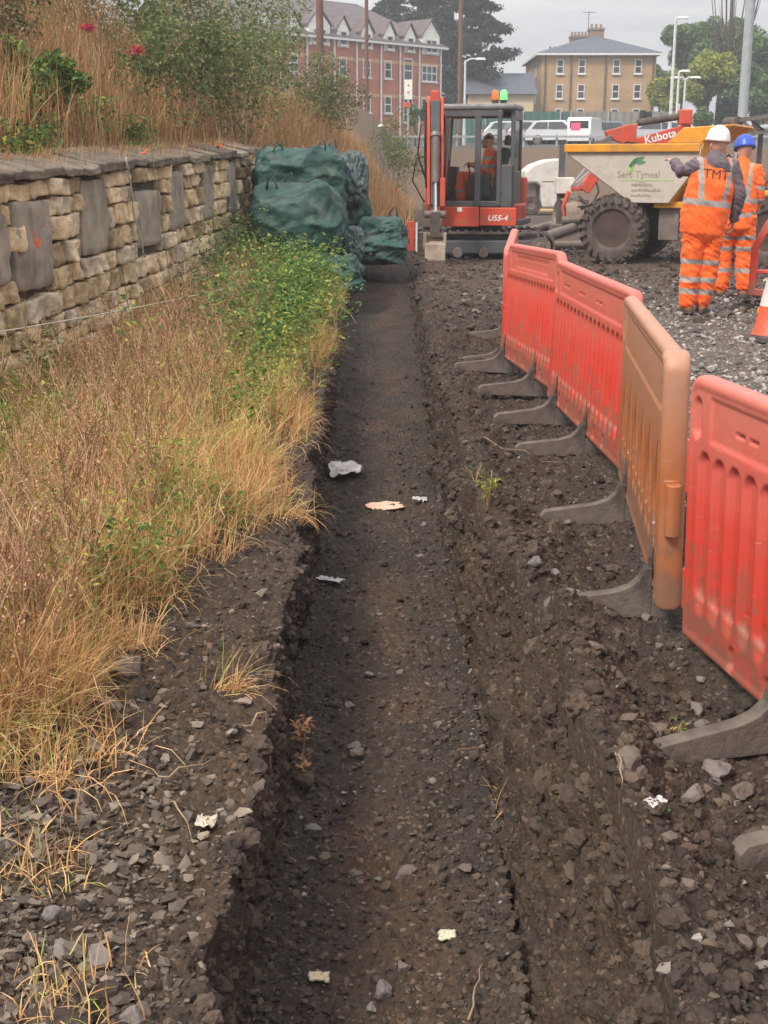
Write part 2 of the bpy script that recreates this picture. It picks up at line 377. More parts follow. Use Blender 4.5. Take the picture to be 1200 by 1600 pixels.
def soil_mat():
    m, nt, b = newmat('soil'); L = nt.links.new
    at = N(nt, 'ShaderNodeAttribute', attribute_name='tint'); g = N(nt, 'ShaderNodeNewGeometry')
    n1 = N(nt, 'ShaderNodeTexNoise'); n1.inputs['Scale'].default_value = 38; n1.inputs['Detail'].default_value = 8; n1.inputs['Roughness'].default_value = .7
    L(g.outputs['Position'], n1.inputs['Vector'])
    v1 = N(nt, 'ShaderNodeTexVoronoi'); v1.inputs['Scale'].default_value = 75; L(g.outputs['Position'], v1.inputs['Vector'])
    r1 = ramp(nt, [(.25, (.45, .45, .46)), (.5, (.95, .93, .9)), (.75, (1.0, 1.0, 1.0))]); L(n1.outputs[0], r1.inputs[0])
    sv = N(nt, 'ShaderNodeSeparateColor'); L(v1.outputs['Color'], sv.inputs[0])
    r2 = ramp(nt, [(.0, (.7, .7, .72)), (.75, (1.0, .97, .93)), (.93, (1.25, 1.15, 1.05)), (.97, (2.3, 2.2, 2.1))]); L(sv.outputs[0], r2.inputs[0])
    m1 = N(nt, 'ShaderNodeMix', data_type='RGBA', blend_type='MULTIPLY'); m1.inputs[0].default_value = 1; L(at.outputs[0], m1.inputs[6]); L(r1.outputs[0], m1.inputs[7])
    m2 = N(nt, 'ShaderNodeMix', data_type='RGBA', blend_type='MULTIPLY'); m2.inputs[0].default_value = 1; L(m1.outputs[2], m2.inputs[6]); L(r2.outputs[0], m2.inputs[7])
    sc2 = N(nt, 'ShaderNodeVectorMath', operation='SCALE'); sc2.inputs['Scale'].default_value = .84; L(m2.outputs[2], sc2.inputs[0])
    L(sc2.outputs[0], b.inputs['Base Color']); b.inputs['Roughness'].default_value = .92; b.inputs['Specular IOR Level'].default_value = .25
    n2 = N(nt, 'ShaderNodeTexNoise'); n2.inputs['Scale'].default_value = 120; n2.inputs['Detail'].default_value = 5; L(g.outputs['Position'], n2.inputs['Vector'])
    b1 = N(nt, 'ShaderNodeBump'); b1.inputs['Strength'].default_value = .8; b1.inputs['Distance'].default_value = .008; L(n2.outputs[0], b1.inputs['Height'])
    b2 = N(nt, 'ShaderNodeBump', invert=True); b2.inputs['Strength'].default_value = .6; b2.inputs['Distance'].default_value = .008; L(v1.outputs['Distance'], b2.inputs['Height']); L(b1.outputs[0], b2.inputs['Normal'])
    L(b2.outputs[0], b.inputs['Normal']); return m
ground = np_mesh('ground', V.reshape(-1, 3), F, soil_mat(), smooth=True, colr=np.clip(cc, 0, 1).reshape(-1, 3))
tag(ground, 'dark dug earth with a narrow trench running away', kind='structure')
# sampling of the surface
dX = np.zeros_like(GX); dX[:, :-1] = np.sqrt(np.diff(GX2, axis=1) ** 2 + np.diff(GZ2, axis=1) ** 2); dX[:, -1] = dX[:, -2]
dYr = np.gradient(ys)[:, None]; AREA = dX * dYr
def sample(mask, n, w=None):
    p = AREA * mask
    if w is not None: p = p * w
    p = p.ravel(); c = np.cumsum(p); r = rng.random(n) * c[-1]; i = np.searchsorted(c, r)
    i = np.clip(i, 0, NR * NCc - 1)
    P_ = V.reshape(-1, 3)[i].copy(); P_[:, 1] += (rng.random(n) - .5) * dYr.ravel()[i // NCc]
    return P_, i
_rowf = lambda y: int(np.clip(np.searchsorted(ys, y), 1, NR - 1))
def gz(x, y):
    """height of the finished ground"""
    r = _rowf(y); rowx = GX2[r]; m = (zone == 0) | (zone == 4) if (x < xL[r] or x > xR[r]) else (zone == 2)
    return float(np.interp(x, GX[r][m], GZ2[r][m]))
def gzf(x, y): # smooth far ground
    return float(zmac(np.array([x]), np.array([y]))[0])

# ---------------------------------------------------------------- stones
def ico(sub):
    bm = bmesh.new(); bmesh.ops.create_icosphere(bm, subdivisions=sub, radius=1)
    v = np.array([x.co[:] for x in bm.verts]); f = np.array([[q.index for q in p.verts] for p in bm.faces]); bm.free(); return v, f
def stone_variants(sub, k=10, ang=.22, seed=1):
    r = np.random.default_rng(seed); v0, f = ico(sub); out = []
    for i in range(k):
        v = v0.copy()
        for j in range(9):   # chip planes
            n = r.normal(size=3); n /= np.linalg.norm(n); d = v @ n; h = r.uniform(.45, .8); v -= np.outer(np.clip(d - h, 0, None), n)
        v *= 1 + r.normal(size=(len(v), 1)) * ang * .3; out.append(v)
    return out, f
def clod_variants(sub, k, seed):
    v0, f = ico(sub); return [v0 * (1 + .42 * fbm(v0[:, 0] * 1.6 + i * 7, v0[:, 1] * 1.6, v0[:, 2] * 1.6 + seed, 3))[:, None] for i in range(k)], f
def scatter_stones(name, pts, size, m, label, flat=(.45, .8), sub=1, tilt=.35, sink=.25, kind='stuff', asp=(.7, 1.0), clod=False):
    vs, f = (clod_variants if clod else stone_variants)(sub, 12, seed=len(name)); n = len(pts); nv = len(vs[0])
    pick = rng.integers(0, len(vs), n); A = np.array(vs)[pick]
    S = np.stack([np.ones(n), rng.uniform(*asp, n), rng.uniform(*flat, n)], 1) * size[:, None]
    A = A * S[:, None, :]
    th = rng.uniform(0, 2 * np.pi, n); a = rng.normal(0, tilt, n); b = rng.normal(0, tilt, n)
    def rot(A, ax, t):
        c, s = np.cos(t)[:, None], np.sin(t)[:, None]; i, j = [(1, 2), (2, 0), (0, 1)][ax]
        X, Y_ = A[..., i].copy(), A[..., j].copy(); A[..., i] = X * c - Y_ * s; A[..., j] = X * s + Y_ * c; return A
    A = rot(rot(rot(A, 2, th), 0, a), 1, b); zz = S[:, 2] * (1 - 2 * sink)
    A = A + pts[:, None, :]; A[..., 2] += (zz)[:, None]
    Fq = (f[None] + (np.arange(n) * nv)[:, None, None]).reshape(-1, 3)
    o = np_mesh(name, A.reshape(-1, 3), Fq, m); tag(o, label, kind=kind); return o
m_darkst = island('dark_stone', [(0, (.034, .027, .024)), (.4, (.058, .045, .037)), (.7, (.085, .064, .05)), (.93, (.125, .09, .064)), (.985, (.20, .17, .145)), (1, (.30, .27, .24))], bump=.5, bscale=90)
m_slate = island('slate_stone', [(0, (.062, .045, .034)), (.35, (.11, .084, .066)), (.75, (.165, .132, .104)), (1, (.25, .195, .145))], bump=.4, bscale=70)
m_gravel = island('road_stone', [(0, (.10, .086, .078)), (.4, (.21, .185, .168)), (.75, (.30, .27, .245)), (1, (.45, .41, .37))], bump=.3)
m_brownst = island('brown_clod', [(0, (.040, .029, .023)), (.5, (.066, .047, .035)), (1, (.10, .07, .05))], bump=.9, bscale=60)
nearY = lambda a, b: (GY > a) & (GY < b)
wy = 1 / GY ** 1.2
p, _ = sample((zid == 2) & nearY(2, 14), 6000, w=(.25 + 1.2 * np.abs(GX) / .35) * wy)
scatter_stones('trench_gravel', p, rng.lognormal(math.log(.0068), .5, len(p)).clip(.003, .028), m_darkst, 'loose dark stones strewn over the trench floor', sink=.3)
p, _ = sample((zid == 4) & (GX < 1.6) & nearY(1.9, 16), 6000, w=wy)
scatter_stones('spoil_gravel', p, rng.lognormal(math.log(.0068), .55, len(p)).clip(.003, .03), m_darkst, 'loose dark stones in the earth right of the trench', sink=.3)
p, _ = sample((wallz) & nearY(1.9, 12), 3500, w=wy)
scatter_stones('bank_clods', p, rng.lognormal(math.log(.007), .55, len(p)).clip(.003, .03), m_brownst, 'brown clods sticking out of the trench sides', sink=.45, sub=2, clod=True)
p, _ = sample(((zid == 4) & (GX < 1.5)) & nearY(1.9, 15), 5000, w=wy)
scatter_stones('earth_clods', p, rng.lognormal(math.log(.008), .6, len(p)).clip(.003, .035), m_brownst, 'brown earth clods on the ground right of the trench', sink=.4, sub=2, clod=True, flat=(.5, .9))
p, _ = sample(((zid == 3) | (zid == 4)) & (np.abs(GX - xR[:, None] - .04) < .13) & nearY(2, 11), 520)
scatter_stones('crest_clods', p, rng.lognormal(math.log(.018), .45, len(p)).clip(.008, .05), m_brownst, 'bigger clods crumbling along the right crest of the trench', sink=.35, sub=3, clod=True, flat=(.6, .9))
p, _ = sample(((zid == 1) | (zid == 0)) & (np.abs(GX - xL[:, None]) < .07) & nearY(1.9, 11), 520)
scatter_stones('lip_clods', p, rng.lognormal(math.log(.015), .5, len(p)).clip(.006, .042), m_brownst, 'clods crumbling along the left lip of the trench', sink=.4, sub=3, clod=True, flat=(.6, .9))
p, _ = sample((zid == 0) & (GX > -1.3) & nearY(1.7, 9), 3500, w=wy)
scatter_stones('verge_clods', p, rng.lognormal(math.log(.0065), .5, len(p)).clip(.003, .025), m_brownst, 'brown crumbs of earth on the left edge of the trench', sink=.4, sub=2, clod=True)
p, _ = sample((zid == 2) & nearY(2, 10), 2200, w=(.2 + np.abs(GX) / .35) * wy)
scatter_stones('floor_clods', p, rng.lognormal(math.log(.007), .55, len(p)).clip(.003, .03), m_brownst, 'earth crumbs fallen onto the trench floor', sink=.35, sub=2, clod=True)
sl_w = (.1 + np.clip(.5 + fbm(GX * 3, GY * 3, 8, 2), 0, 1)) * np.exp(-((GX + 1.0) / .38) ** 2) * np.exp(-((GY - 2.5) / .6) ** 2) + .02 * np.exp(-((GX + .62) / .2) ** 2) * (1 - sstep(4.2, 5.2, GY))
p, _ = sample((zid == 0) & (GX > -2) & nearY(1.6, 6), 7500, w=sl_w)
scatter_stones('slate_rubble', p, rng.lognormal(math.log(.0100), .55, len(p)).clip(.004, .036), m_slate, 'grey slate chippings heaped beside the left trench edge', flat=(.18, .5), tilt=.45, sink=.1)
p, _ = sample((zid == 0) & (GX > -1.6) & nearY(1.6, 12), 3000, w=wy)
scatter_stones('verge_gravel', p, rng.lognormal(math.log(.007), .5, len(p)).clip(.003, .025), m_darkst, 'dark crumbs of earth and stone along the left trench edge', sink=.3)
p, _ = sample((zid == 4) & nearY(3, 17) & (GX < 7), 26000, w=gravel_zone / np.maximum(GY, 5) ** 1.0 * (1 - .7 * sstep(12.0, 14.5, GY)))
scatter_stones('road_gravel', p, rng.lognormal(math.log(.017), .4, len(p)).clip(.008, .05), m_gravel, 'pale crushed stone on the site road behind the barriers', flat=(.5, .9), sub=1, sink=.3)
p, _ = sample((zid == 4) & nearY(12, 27) & (GX < 9), 7000)
scatter_stones('site_rubble', p, rng.lognormal(math.log(.03), .5, len(p)).clip(.012, .09), m_gravel if False else m_darkst, 'stones and clods churned over the site ground near the machines', sink=.35)
# ================================================================ STONE RETAINING WALL
def cube_grid(n):
    vs = {}; V_ = []; F_ = []
    t = np.linspace(-1, 1, n + 1)
    def vid(p):
        k = tuple(np.round(p, 5))
        if k not in vs: vs[k] = len(V_); V_.append(k)
        return vs[k]
    for ax in range(3):
        for sg in (-1, 1):
            for i in range(n):
                for j in range(n):
                    q = []
                    for a, b in ((0, 0), (1, 0), (1, 1), (0, 1)):
                        p = [0, 0, 0]; p[ax] = sg; p[(ax + 1) % 3] = t[i + a]; p[(ax + 2) % 3] = t[j + b]; q.append(vid(p))
                    F_.append(q if sg > 0 else q[::-1])
    return np.array(V_), np.array(F_)
CG, CF = cube_grid(9)
def rough_block(cs, cz, ls, hz, off, dep=.22, pw=7, seed=0, rough=.02, skew=0):
    """one stone: cs along the wall, cz height, proud of the face by off (towards +x side)"""
    v = CG.copy(); r = (np.abs(v) ** pw).sum(1) ** (1 / pw); v = v / r[:, None] 
    v[:, 0] *= dep / 2; v[:, 1] *= ls / 2; v[:, 2] *= hz / 2
    s = seed * 3.7
    n1 = fbm(v[:, 0] * 6 + s, v[:, 1] * 7, v[:, 2] * 7, 4, .6); n2 = pn(v[:, 1] * 3 + s, v[:, 2] * 3, s * .7)
    v[:, 0] += rough * n1 * 1.3 + rough * n2; v[:, 1] += rough * .9 * pn(v[:, 1] * 2 + s, v[:, 2] * 9, 3.3) ; v[:, 2] += rough * .9 * pn(v[:, 1] * 7, v[:, 2] * 2 + s, 8.3) + skew * v[:, 1]
    v[:, 0] += off - dep / 2; v[:, 1] += cs; v[:, 2] += cz
    return v
WDIR = np.array([.088, 1.0]) / math.hypot(.088, 1); WN = np.array([WDIR[1], -WDIR[0]])
S0 = np.array([wallx(WALL_Y0), WALL_Y0]); WLEN = (WALL_Y1 - WALL_Y0) / WDIR[1]
def to_world(v):
    o = np.empty_like(v); o[:, 0] = S0[0] + WDIR[0] * v[:, 1] + WN[0] * v[:, 0]; o[:, 1] = S0[1] + WDIR[1] * v[:, 1] + WN[1] * v[:, 0]; o[:, 2] = v[:, 2]; return o
def s_of_y(y): return (y - WALL_Y0) / WDIR[1]
wall = thing('stone_wall', 'long weathered sandstone rubble retaining wall with upright slabs and flat coping at the foot of the bank', 'wall', (0, 0, 0))
slabs = []   # (s centre, bottom, top, length, offset)
for y, zb, zt, ln in [(8.95, .78, 1.28, .62), (9.75, .70, 1.34, .74), (11.25, .86, 1.48, .72), (13.0, .82, 1.36, .95), (14.15, .93, 1.53, .62), (15.7, .98, 1.60, .55), (17.15, .98, 1.64, .5), (7.9, .15, .80, .7), (16.2, .35, .8, .5)]:
    slabs.append((s_of_y(y), zb, zt, ln))
def in_slab(a, b, z0, z1):
    for s, zb, zt, ln in slabs:
        if b > s - ln / 2 + .02 and a < s + ln / 2 - .02 and z1 > zb + .02 and z0 < zt - .02: return (s, zb, zt, ln)
    return None
AV = []; AF = []; nvt = 0; rr = random.Random(11)
z = -.12; course = 0
while z < 1.72:
    h = rr.uniform(.11, .20); s = rr.uniform(-.3, 0)
    while s < WLEN:
        ln = rr.uniform(.20, .52); e = min(s + ln, WLEN + rr.uniform(-.05, .06))
        if e - s < .1: break
        ymid = WALL_Y0 + (s + e) / 2 * WDIR[1]; rise = (ymid - 9) * .028
        z0, z1 = z + rise + .015, z + h + rise
        top = walltop(ymid) - .06
        if z0 < top - .05:
            z1 = min(z1, top); pieces = [(s, e)]
            hit = in_slab(s, e, z0, z1)
            if hit:
                a, b = hit[0] - hit[3] / 2 - .012, hit[0] + hit[3] / 2 + .012; pieces = []
                if a - s > .09: pieces.append((s, a))
                if e - b > .09: pieces.append((b, e))
            for a, b in pieces:
                sub = [(z0, z1)]
                if z1 - z0 > .19 and rr.random() < .25: mz = z0 + (z1 - z0) * rr.uniform(.35, .6); sub = [(z0, mz), (mz + .01, z1)]
                for c0, c1 in sub:
                    v = rough_block((a + b) / 2, (c0 + c1) / 2, b - a - .008, c1 - c0 - .001, .02 + rr.uniform(-.025, .035), seed=rr.random() * 99, rough=.024, skew=rr.uniform(-.05, .05), pw=rr.uniform(12, 40))
                    AV.append(to_world(v)); AF.append(CF + nvt); nvt += len(v)
        s = e + .006
    z += h
m_sand = island('sandstone', [(0, (.24, .175, .105)), (.15, (.42, .305, .175)), (.4, (.58, .43, .25)), (.65, (.68, .52, .33)), (.85, (.60, .475, .33)), (1, (.44, .36, .28))], bump=.8, bscale=38, var=.35, vscale=7, rough=.95)
np_mesh('stonework', np.concatenate(AV), np.concatenate(AF), m_sand, wall, smooth=True)
m_mortar = pm('mortar', (.075, .062, .05), .95, bump=.8, bscale=40, var=.3)
v = CG.copy(); v[:, 0] = v[:, 0] * .1 - .155; v[:, 1] = (v[:, 1] * .5 + .5) * (WLEN - .04) + .02; ymid = WALL_Y0 + v[:, 1] * WDIR[1]
v[:, 2] = np.where(v[:, 2] > 0, walltop(ymid) - .09, -.2)
vv = to_world(v); np_mesh('mortar_core', vv, CF, m_mortar, wall)
m_slab = pm('slab_stone', (.27, .22, .17), .9, var=.25, scale=5, bump=.6, bscale=45, dirt=.35, dirtc=(.09, .075, .06), dscale=3, c2=(.38, .315, .24))
for i, (s, zb, zt, ln) in enumerate(slabs):
    v = rough_block(s, (zb + zt) / 2, ln, zt - zb, .022 + .006 * (i % 3), dep=.12, pw=16, seed=i + 3, rough=.012, skew=rr.uniform(-.02, .02))
    np_mesh('upright_slab', to_world(v), CF, m_slab, wall, smooth=True)
# coping: flat sloping stones along the top, some broken, soil behind
AV = []; AF = []; nvt = 0; s = 0.0; k = 0
while s < WLEN:
    ln = rr.uniform(.5, 1.2); ymid = WALL_Y0 + (s + ln / 2) * WDIR[1]
    v = rough_block(s + ln / 2, walltop(ymid) + rr.uniform(-.02, .015), ln - .02, rr.uniform(.05, .09), .09 + rr.uniform(-.05, .04), dep=rr.uniform(.42, .55), pw=20, seed=k + 31, rough=.022, skew=rr.uniform(-.008, .008) + .028)
    v[:, 2] += -(v[:, 0] - .05) * .22
    AV.append(to_world(v)); AF.append(CF + nvt); nvt += len(v); s += ln; k += 1
m_cop = island('coping_stone', [(0, (.10, .078, .056)), (.5, (.17, .135, .10)), (1, (.25, .20, .145))], bump=.7, bscale=35, var=.35, vscale=6, rough=.95)
np_mesh('coping', np.concatenate(AV), np.concatenate(AF), m_cop, wall, smooth=True)
m_spray = pm('orange_marker_paint', (.62, .13, .06), .7, var=.25, scale=40)
def wall_pt(y, z, off=.07):
    s = s_of_y(y); p = np.array([[off, s, z]]); return to_world(p)[0]
_dg = bpy.context.evaluated_depsgraph_get()
for (y, zz, w, h) in [(9.80, 1.04, .075, .035), (9.74, 1.10, .02, .05), (11.95, 1.16, .02, .05)]:   # sprayed marks on the stones
    n = 11; pts = []; o0 = wall_pt(y, zz, .5); hit = None; wn3 = Vector((-WN[0], -WN[1], 0))
    for k in range(n):
        a = 2 * math.pi * k / n; rdd = rr.uniform(.55, 1.2); q = Vector(wall_pt(y + math.cos(a) * w * rdd, zz + math.sin(a) * h * rdd, .5)); best = None
        for ch in wall.children:
            if ch.name.startswith(('upright_slab', 'stonework')):
                hh = ch.ray_cast(q, wn3, distance=.7)
                if hh[0] and (best is None or (hh[1] - q).length < (best - q).length): best = hh[1].copy()
        pts.append((best if best is not None else q + wn3 * .47) - wn3 * .003)
    mb = MB(); mb.add([tuple(p) for p in pts] + [tuple(p + wn3 * .006) for p in pts], [tuple(range(n)), tuple(range(n, 2 * n))[::-1]] + [(i, (i + 1) % n, n + (i + 1) % n, n + i) for i in range(n)]); mb.build('paint_mark', m_spray, wall)
# orange marker flags lying on the coping
for y, lab in [(9.05, 'orange marker tape knotted on the coping at the left end of the wall'), (13.1, 'orange marker tape on the middle of the wall coping'), (16.6, 'small orange marker tape near the far end of the wall coping')]:
    q = wall_pt(y, walltop(y) + .08, -.02); mb = MB()
    for k in range(2):
        a = rr.uniform(0, 6); mb.box((q[0] + .02 * math.cos(a), q[1] + .05 * math.sin(a), q[2] + .02 * k), (.035, .07, .01), (rr.uniform(-.8, .8), rr.uniform(-.8, .8), a))
    tag(mb.build('marker_tape', m_spray, bevel=.003), lab, 'marker tape', 'orange marker tapes on the coping')
# pale cord hanging down the wall and string line stretched in front of it
m_cord = pm('pale_cord', (.5, .47, .38), .8)
def curve_pts(a, b, sag, n=24, wob=0, seed=0):
    a, b = Vector(a), Vector(b); out = []; r_ = random.Random(seed)
    for i in range(n + 1):
        t = i / n; p = a.lerp(b, t); p.z -= sag * 4 * t * (1 - t); p += Vector((r_.uniform(-wob, wob), r_.uniform(-wob, wob), r_.uniform(-wob, wob))); out.append(p)
    return out
q0, q1, q2 = wall_pt(11.9, walltop(11.9) + .06, .14), wall_pt(12.25, 1.15, .09), wall_pt(12.5, .75, .1)
mb = MB(); mb.tube(curve_pts(q0, q1, .0, 10, .008, 1) + curve_pts(q1, q2, 0, 8, .008, 2)[1:], .009, 5)
tag(mb.build('cord', m_cord, smooth=True), 'pale frayed cord hanging down the face of the stone wall', 'cord')
a = P(-60, 528, 7.2); b = P(520, 405, 16.0)
mb = MB(); mb.tube(curve_pts(a, b, .06, 30), .0045, 5); tag(mb.build('string_line', m_cord, smooth=True), 'thin pale string line stretched along the weeds in front of the wall', 'string')

# ================================================================ PLASTIC BARRIERS
def plastic(name, c, fade, dirt=.2):
    if name in MATS: return MATS[name]
    m, nt, b = newmat(name); L = nt.links.new
    tcn = N(nt, 'ShaderNodeTexCoord'); n1 = N(nt, 'ShaderNodeTexNoise'); n1.inputs['Scale'].default_value = 4; n1.inputs['Detail'].default_value = 6
    L(tcn.outputs['Object'], n1.inputs['Vector'])
    sx = N(nt, 'ShaderNodeSeparateXYZ'); L(tcn.outputs['Object'], sx.inputs[0])
    mr = N(nt, 'ShaderNodeMapRange'); mr.inputs[1].default_value = .55; mr.inputs[2].default_value = 1.05; L(sx.outputs[2], mr.inputs[0])   # sun bleaching is strongest along the top
    ad = N(nt, 'ShaderNodeMath', operation='MULTIPLY_ADD'); ad.inputs[1].default_value = .5; L(n1.outputs[0], ad.inputs[0]); L(mr.outputs[0], ad.inputs[2])
    r = ramp(nt, [(.2, c), (1.15, fade)]); r.color_ramp.elements[1].position = 1.0; L(ad.outputs[0], r.inputs[0])
    n2 = N(nt, 'ShaderNodeTexNoise'); n2.inputs['Scale'].default_value = 5; n2.inputs['Detail'].default_value = 9; n2.inputs['Roughness'].default_value = .7
    L(tcn.outputs['Object'], n2.inputs['Vector'])
    r2 = ramp(nt, [(.6 - dirt * .3, (0, 0, 0)), (.85 - dirt * .2, (1, 1, 1))]); L(n2.outputs[0], r2.inputs[0])
    mm = N(nt, 'ShaderNodeMath', operation='MULTIPLY'); mm.inputs[1].default_value = .55; L(r2.outputs[0], mm.inputs[0])
    mx = N(nt, 'ShaderNodeMix', data_type='RGBA'); L(mm.outputs[0], mx.inputs[0]); L(r.outputs[0], mx.inputs[6]); mx.inputs[7].default_value = (.33, .17, .12, 1)
    mz = N(nt, 'ShaderNodeMapRange'); mz.inputs[1].default_value = .6; mz.inputs[2].default_value = .08; L(sx.outputs[2], mz.inputs[0])   # mud thrown up from the ground
    n5 = N(nt, 'ShaderNodeTexNoise'); n5.inputs['Scale'].default_value = 13; n5.inputs['Detail'].default_value = 10; n5.inputs['Roughness'].default_value = .75; L(tcn.outputs['Object'], n5.inputs['Vector'])
    m5 = N(nt, 'ShaderNodeMath', operation='MULTIPLY_ADD'); m5.inputs[1].default_value = .35; L(mz.outputs[0], m5.inputs[0]); L(n5.outputs[0], m5.inputs[2]); r5 = ramp(nt, [(.60, (0, 0, 0)), (.80, (.75, .75, .75))]); L(m5.outputs[0], r5.inputs[0])
    mx5 = N(nt, 'ShaderNodeMix', data_type='RGBA'); L(r5.outputs[0], mx5.inputs[0]); L(mx.outputs[2], mx5.inputs[6]); mx5.inputs[7].default_value = (.20, .115, .08, 1)
    mp6 = N(nt, 'ShaderNodeMapping'); mp6.inputs['Scale'].default_value = (7, 7, 60); mp6.inputs['Rotation'].default_value = (0, R(25), 0); L(tcn.outputs['Object'], mp6.inputs[0]); n6 = N(nt, 'ShaderNodeTexNoise'); n6.inputs['Scale'].default_value = 1.5; n6.inputs['Detail'].default_value = 8; L(mp6.outputs[0], n6.inputs['Vector'])
    r6 = ramp(nt, [(.66, (0, 0, 0)), (.72, (.5, .5, .5))]); L(n6.outputs[0], r6.inputs[0]); mx6 = N(nt, 'ShaderNodeMix', data_type='RGBA'); L(r6.outputs[0], mx6.inputs[0]); L(mx5.outputs[2], mx6.inputs[6]); mx6.inputs[7].default_value = (.62, .36, .29, 1)   # pale scuffs
    L(mx6.outputs[2], b.inputs['Base Color']); b.inputs['Roughness'].default_value = .5; b.inputs['Subsurface Weight'].default_value = .12; b.inputs['Subsurface Radius'].default_value = (.03, .008, .005); b.inputs['Subsurface Scale'].default_value = .5
    n3 = N(nt, 'ShaderNodeTexNoise'); n3.inputs['Scale'].default_value = 25; n3.inputs['Detail'].default_value = 7; L(tcn.outputs['Object'], n3.inputs['Vector'])
    bp = N(nt, 'ShaderNodeBump'); bp.inputs['Strength'].default_value = .25; bp.inputs['Distance'].default_value = .01; L(n3.outputs[0], bp.inputs['Height']); L(bp.outputs[0], b.inputs['Normal'])
    MATS[name] = m; return m
m_redpl = plastic('red_plastic', (.60, .048, .028), (.62, .17, .13)); m_redpl2 = plastic('red_plastic_scuffed', (.62, .045, .026), (.62, .15, .115), .4)
m_orpl = plastic('faded_orange_plastic', (.40, .125, .036), (.46, .23, .14), .5)
BL = 1.98; BZ0, BZ1 = .11, 1.0
def cap_sdf(x, z, cx, z0, z1, hw):
    zz = np.clip(z, z0 + hw, z1 - hw); return np.hypot(x - cx, z - zz) - hw
def panel_mesh(style):
    nx_, nz_ = 330, 120
    xs = np.linspace(0, BL, nx_); zs = np.linspace(BZ0, BZ1, nz_); X, Z_ = np.meshgrid(xs, zs, indexing='ij')
    def rec(sd, dpt, soft=.012): return dpt * sstep(soft * .4, -soft, sd)
    D = np.zeros_like(X)
    if style == 'arch':
        for i in range(6):
            cx = .235 + i * .30; zt = .68
            hw = .118 * np.clip(1 - np.clip((Z_ - (zt - .25)) / .25, 0, 1) ** 1.7, .0, 1)
            sd = np.maximum(np.abs(X - cx) - hw, np.maximum(.33 - Z_, Z_ - zt)); rib = np.abs(X - cx) - .013
            D += rec(np.maximum(sd, -rib), .025, .009)
            for q in (-.06, .06):
                ax_ = X - cx - q; sd2 = np.maximum(np.abs(ax_) - .045, np.abs(Z_ - .31) - .07 * (1 - np.abs(ax_) / .09)); D += rec(sd2, .014, .022) * (Z_ < .345)
        sdp = np.maximum(np.abs(X - BL / 2) - .86, np.abs(Z_ - .855) - .085); D += rec(sdp, .006, .006)
        for cx in (.06, 1.92): D += rec(cap_sdf(X, Z_, cx, .80, .90, .022), .02)
    else:
        nfl = 17
        for i in range(nfl):
            cx = .13 + i * (BL - .26) / (nfl - 1)
            D += rec(cap_sdf(X, Z_, cx, .27, .765, .043), .022, .010)
            D += rec(cap_sdf(X, Z_, cx, .235, .34, .034), .012, .03)
        sdp = np.maximum(np.abs(X - BL / 2) - .83, np.abs(Z_ - .875) - .07); D += rec(sdp, .008, .007)
        for cx in (.065, BL - .065): D += rec(cap_sdf(X, Z_, cx, .80, .93, .028), .022)
        if style == 'plate':
            sdp = np.maximum(np.abs(X - BL / 2) - .6, np.abs(Z_ - .875) - .045); D += rec(sdp, .006, .005) + .004 * (sdp < -.01) * (np.sin(X * 70) > .2) * (np.sin(Z_ * 90) > -.6)
        else:
            for cx in ((.30, .39, .75, .84, 1.2, 1.29) if style == 'dash' else (.36, .45, 1.55, 1.64)):
                D += rec(np.maximum(np.abs(X - cx) - .03, np.abs(Z_ - .865) - .006), .02, .004)
        for cx in (.62, 1.0, 1.38): D += rec(cap_sdf(X, Z_, cx, .135, .21, .022), .016)
        for cx in (.38, 1.6): D += rec(cap_sdf(X, Z_, cx, .135, .21, .022), .016)
    e = np.minimum(np.minimum(X, BL - X), np.minimum(Z_ - BZ0, BZ1 - Z_))
    half = .029 * (.35 + .65 * np.sqrt(np.clip(1 - (1 - np.clip(e / .03, 0, 1)) ** 2, 0, 1))) + .006 * sstep(.045, .02, e)
    H_ = np.maximum(half - D, .004)
    if style == 'arch': H_ = H_ + .012 * sstep(.10, .085, BL - X) * np.sqrt(np.clip(1 - (1 - np.clip((BL - X) / .05, 0, 1)) ** 2, 0.05, 1))
    rc = .07 if style != 'plate' else .16
    Xc, Zc = X.copy(), Z_.copy()
    for sx_ in (0, 1):
        cx = rc if sx_ == 0 else BL - rc; cz = BZ1 - rc; msk = ((X < cx) if sx_ == 0 else (X > cx)) & (Z_ > cz)
        dx, dz = X - cx, Z_ - cz; mxn = np.maximum(np.abs(dx), np.abs(dz)) + 1e-9; ln = np.hypot(dx, dz) + 1e-9
        k = mxn / ln; Xc = np.where(msk, cx + dx * k, Xc); Zc = np.where(msk, cz + dz * k, Zc)
    if style == 'plate':   # chamfered outer corners
        pass
    n = nx_ * nz_; front = np.stack([Xc, -H_, Zc], -1).reshape(-1, 3); back = np.stack([Xc, H_, Zc], -1).reshape(-1, 3)
    id_ = np.arange(n).reshape(nx_, nz_)
    Ff = np.stack([id_[:-1, :-1], id_[1:, :-1], id_[1:, 1:], id_[:-1, 1:]], -1).reshape(-1, 4); Fb = Ff[:, ::-1] + n
    rim = np.concatenate([id_[:, 0], id_[-1, 1:], id_[-2::-1, -1], id_[0, -2:0:-1]]); r2 = np.roll(rim, -1)
    Fr = np.stack([rim, rim + n, r2 + n, r2], -1)
    return np.concatenate([front, back]), np.concatenate([Ff, Fb, Fr])
m_foot = pm('dusty_black_rubber', (.06, .052, .048), .85, var=.3, scale=9, bump=.5, bscale=50, dirt=.75, dirtc=(.17, .135, .11), dscale=7)
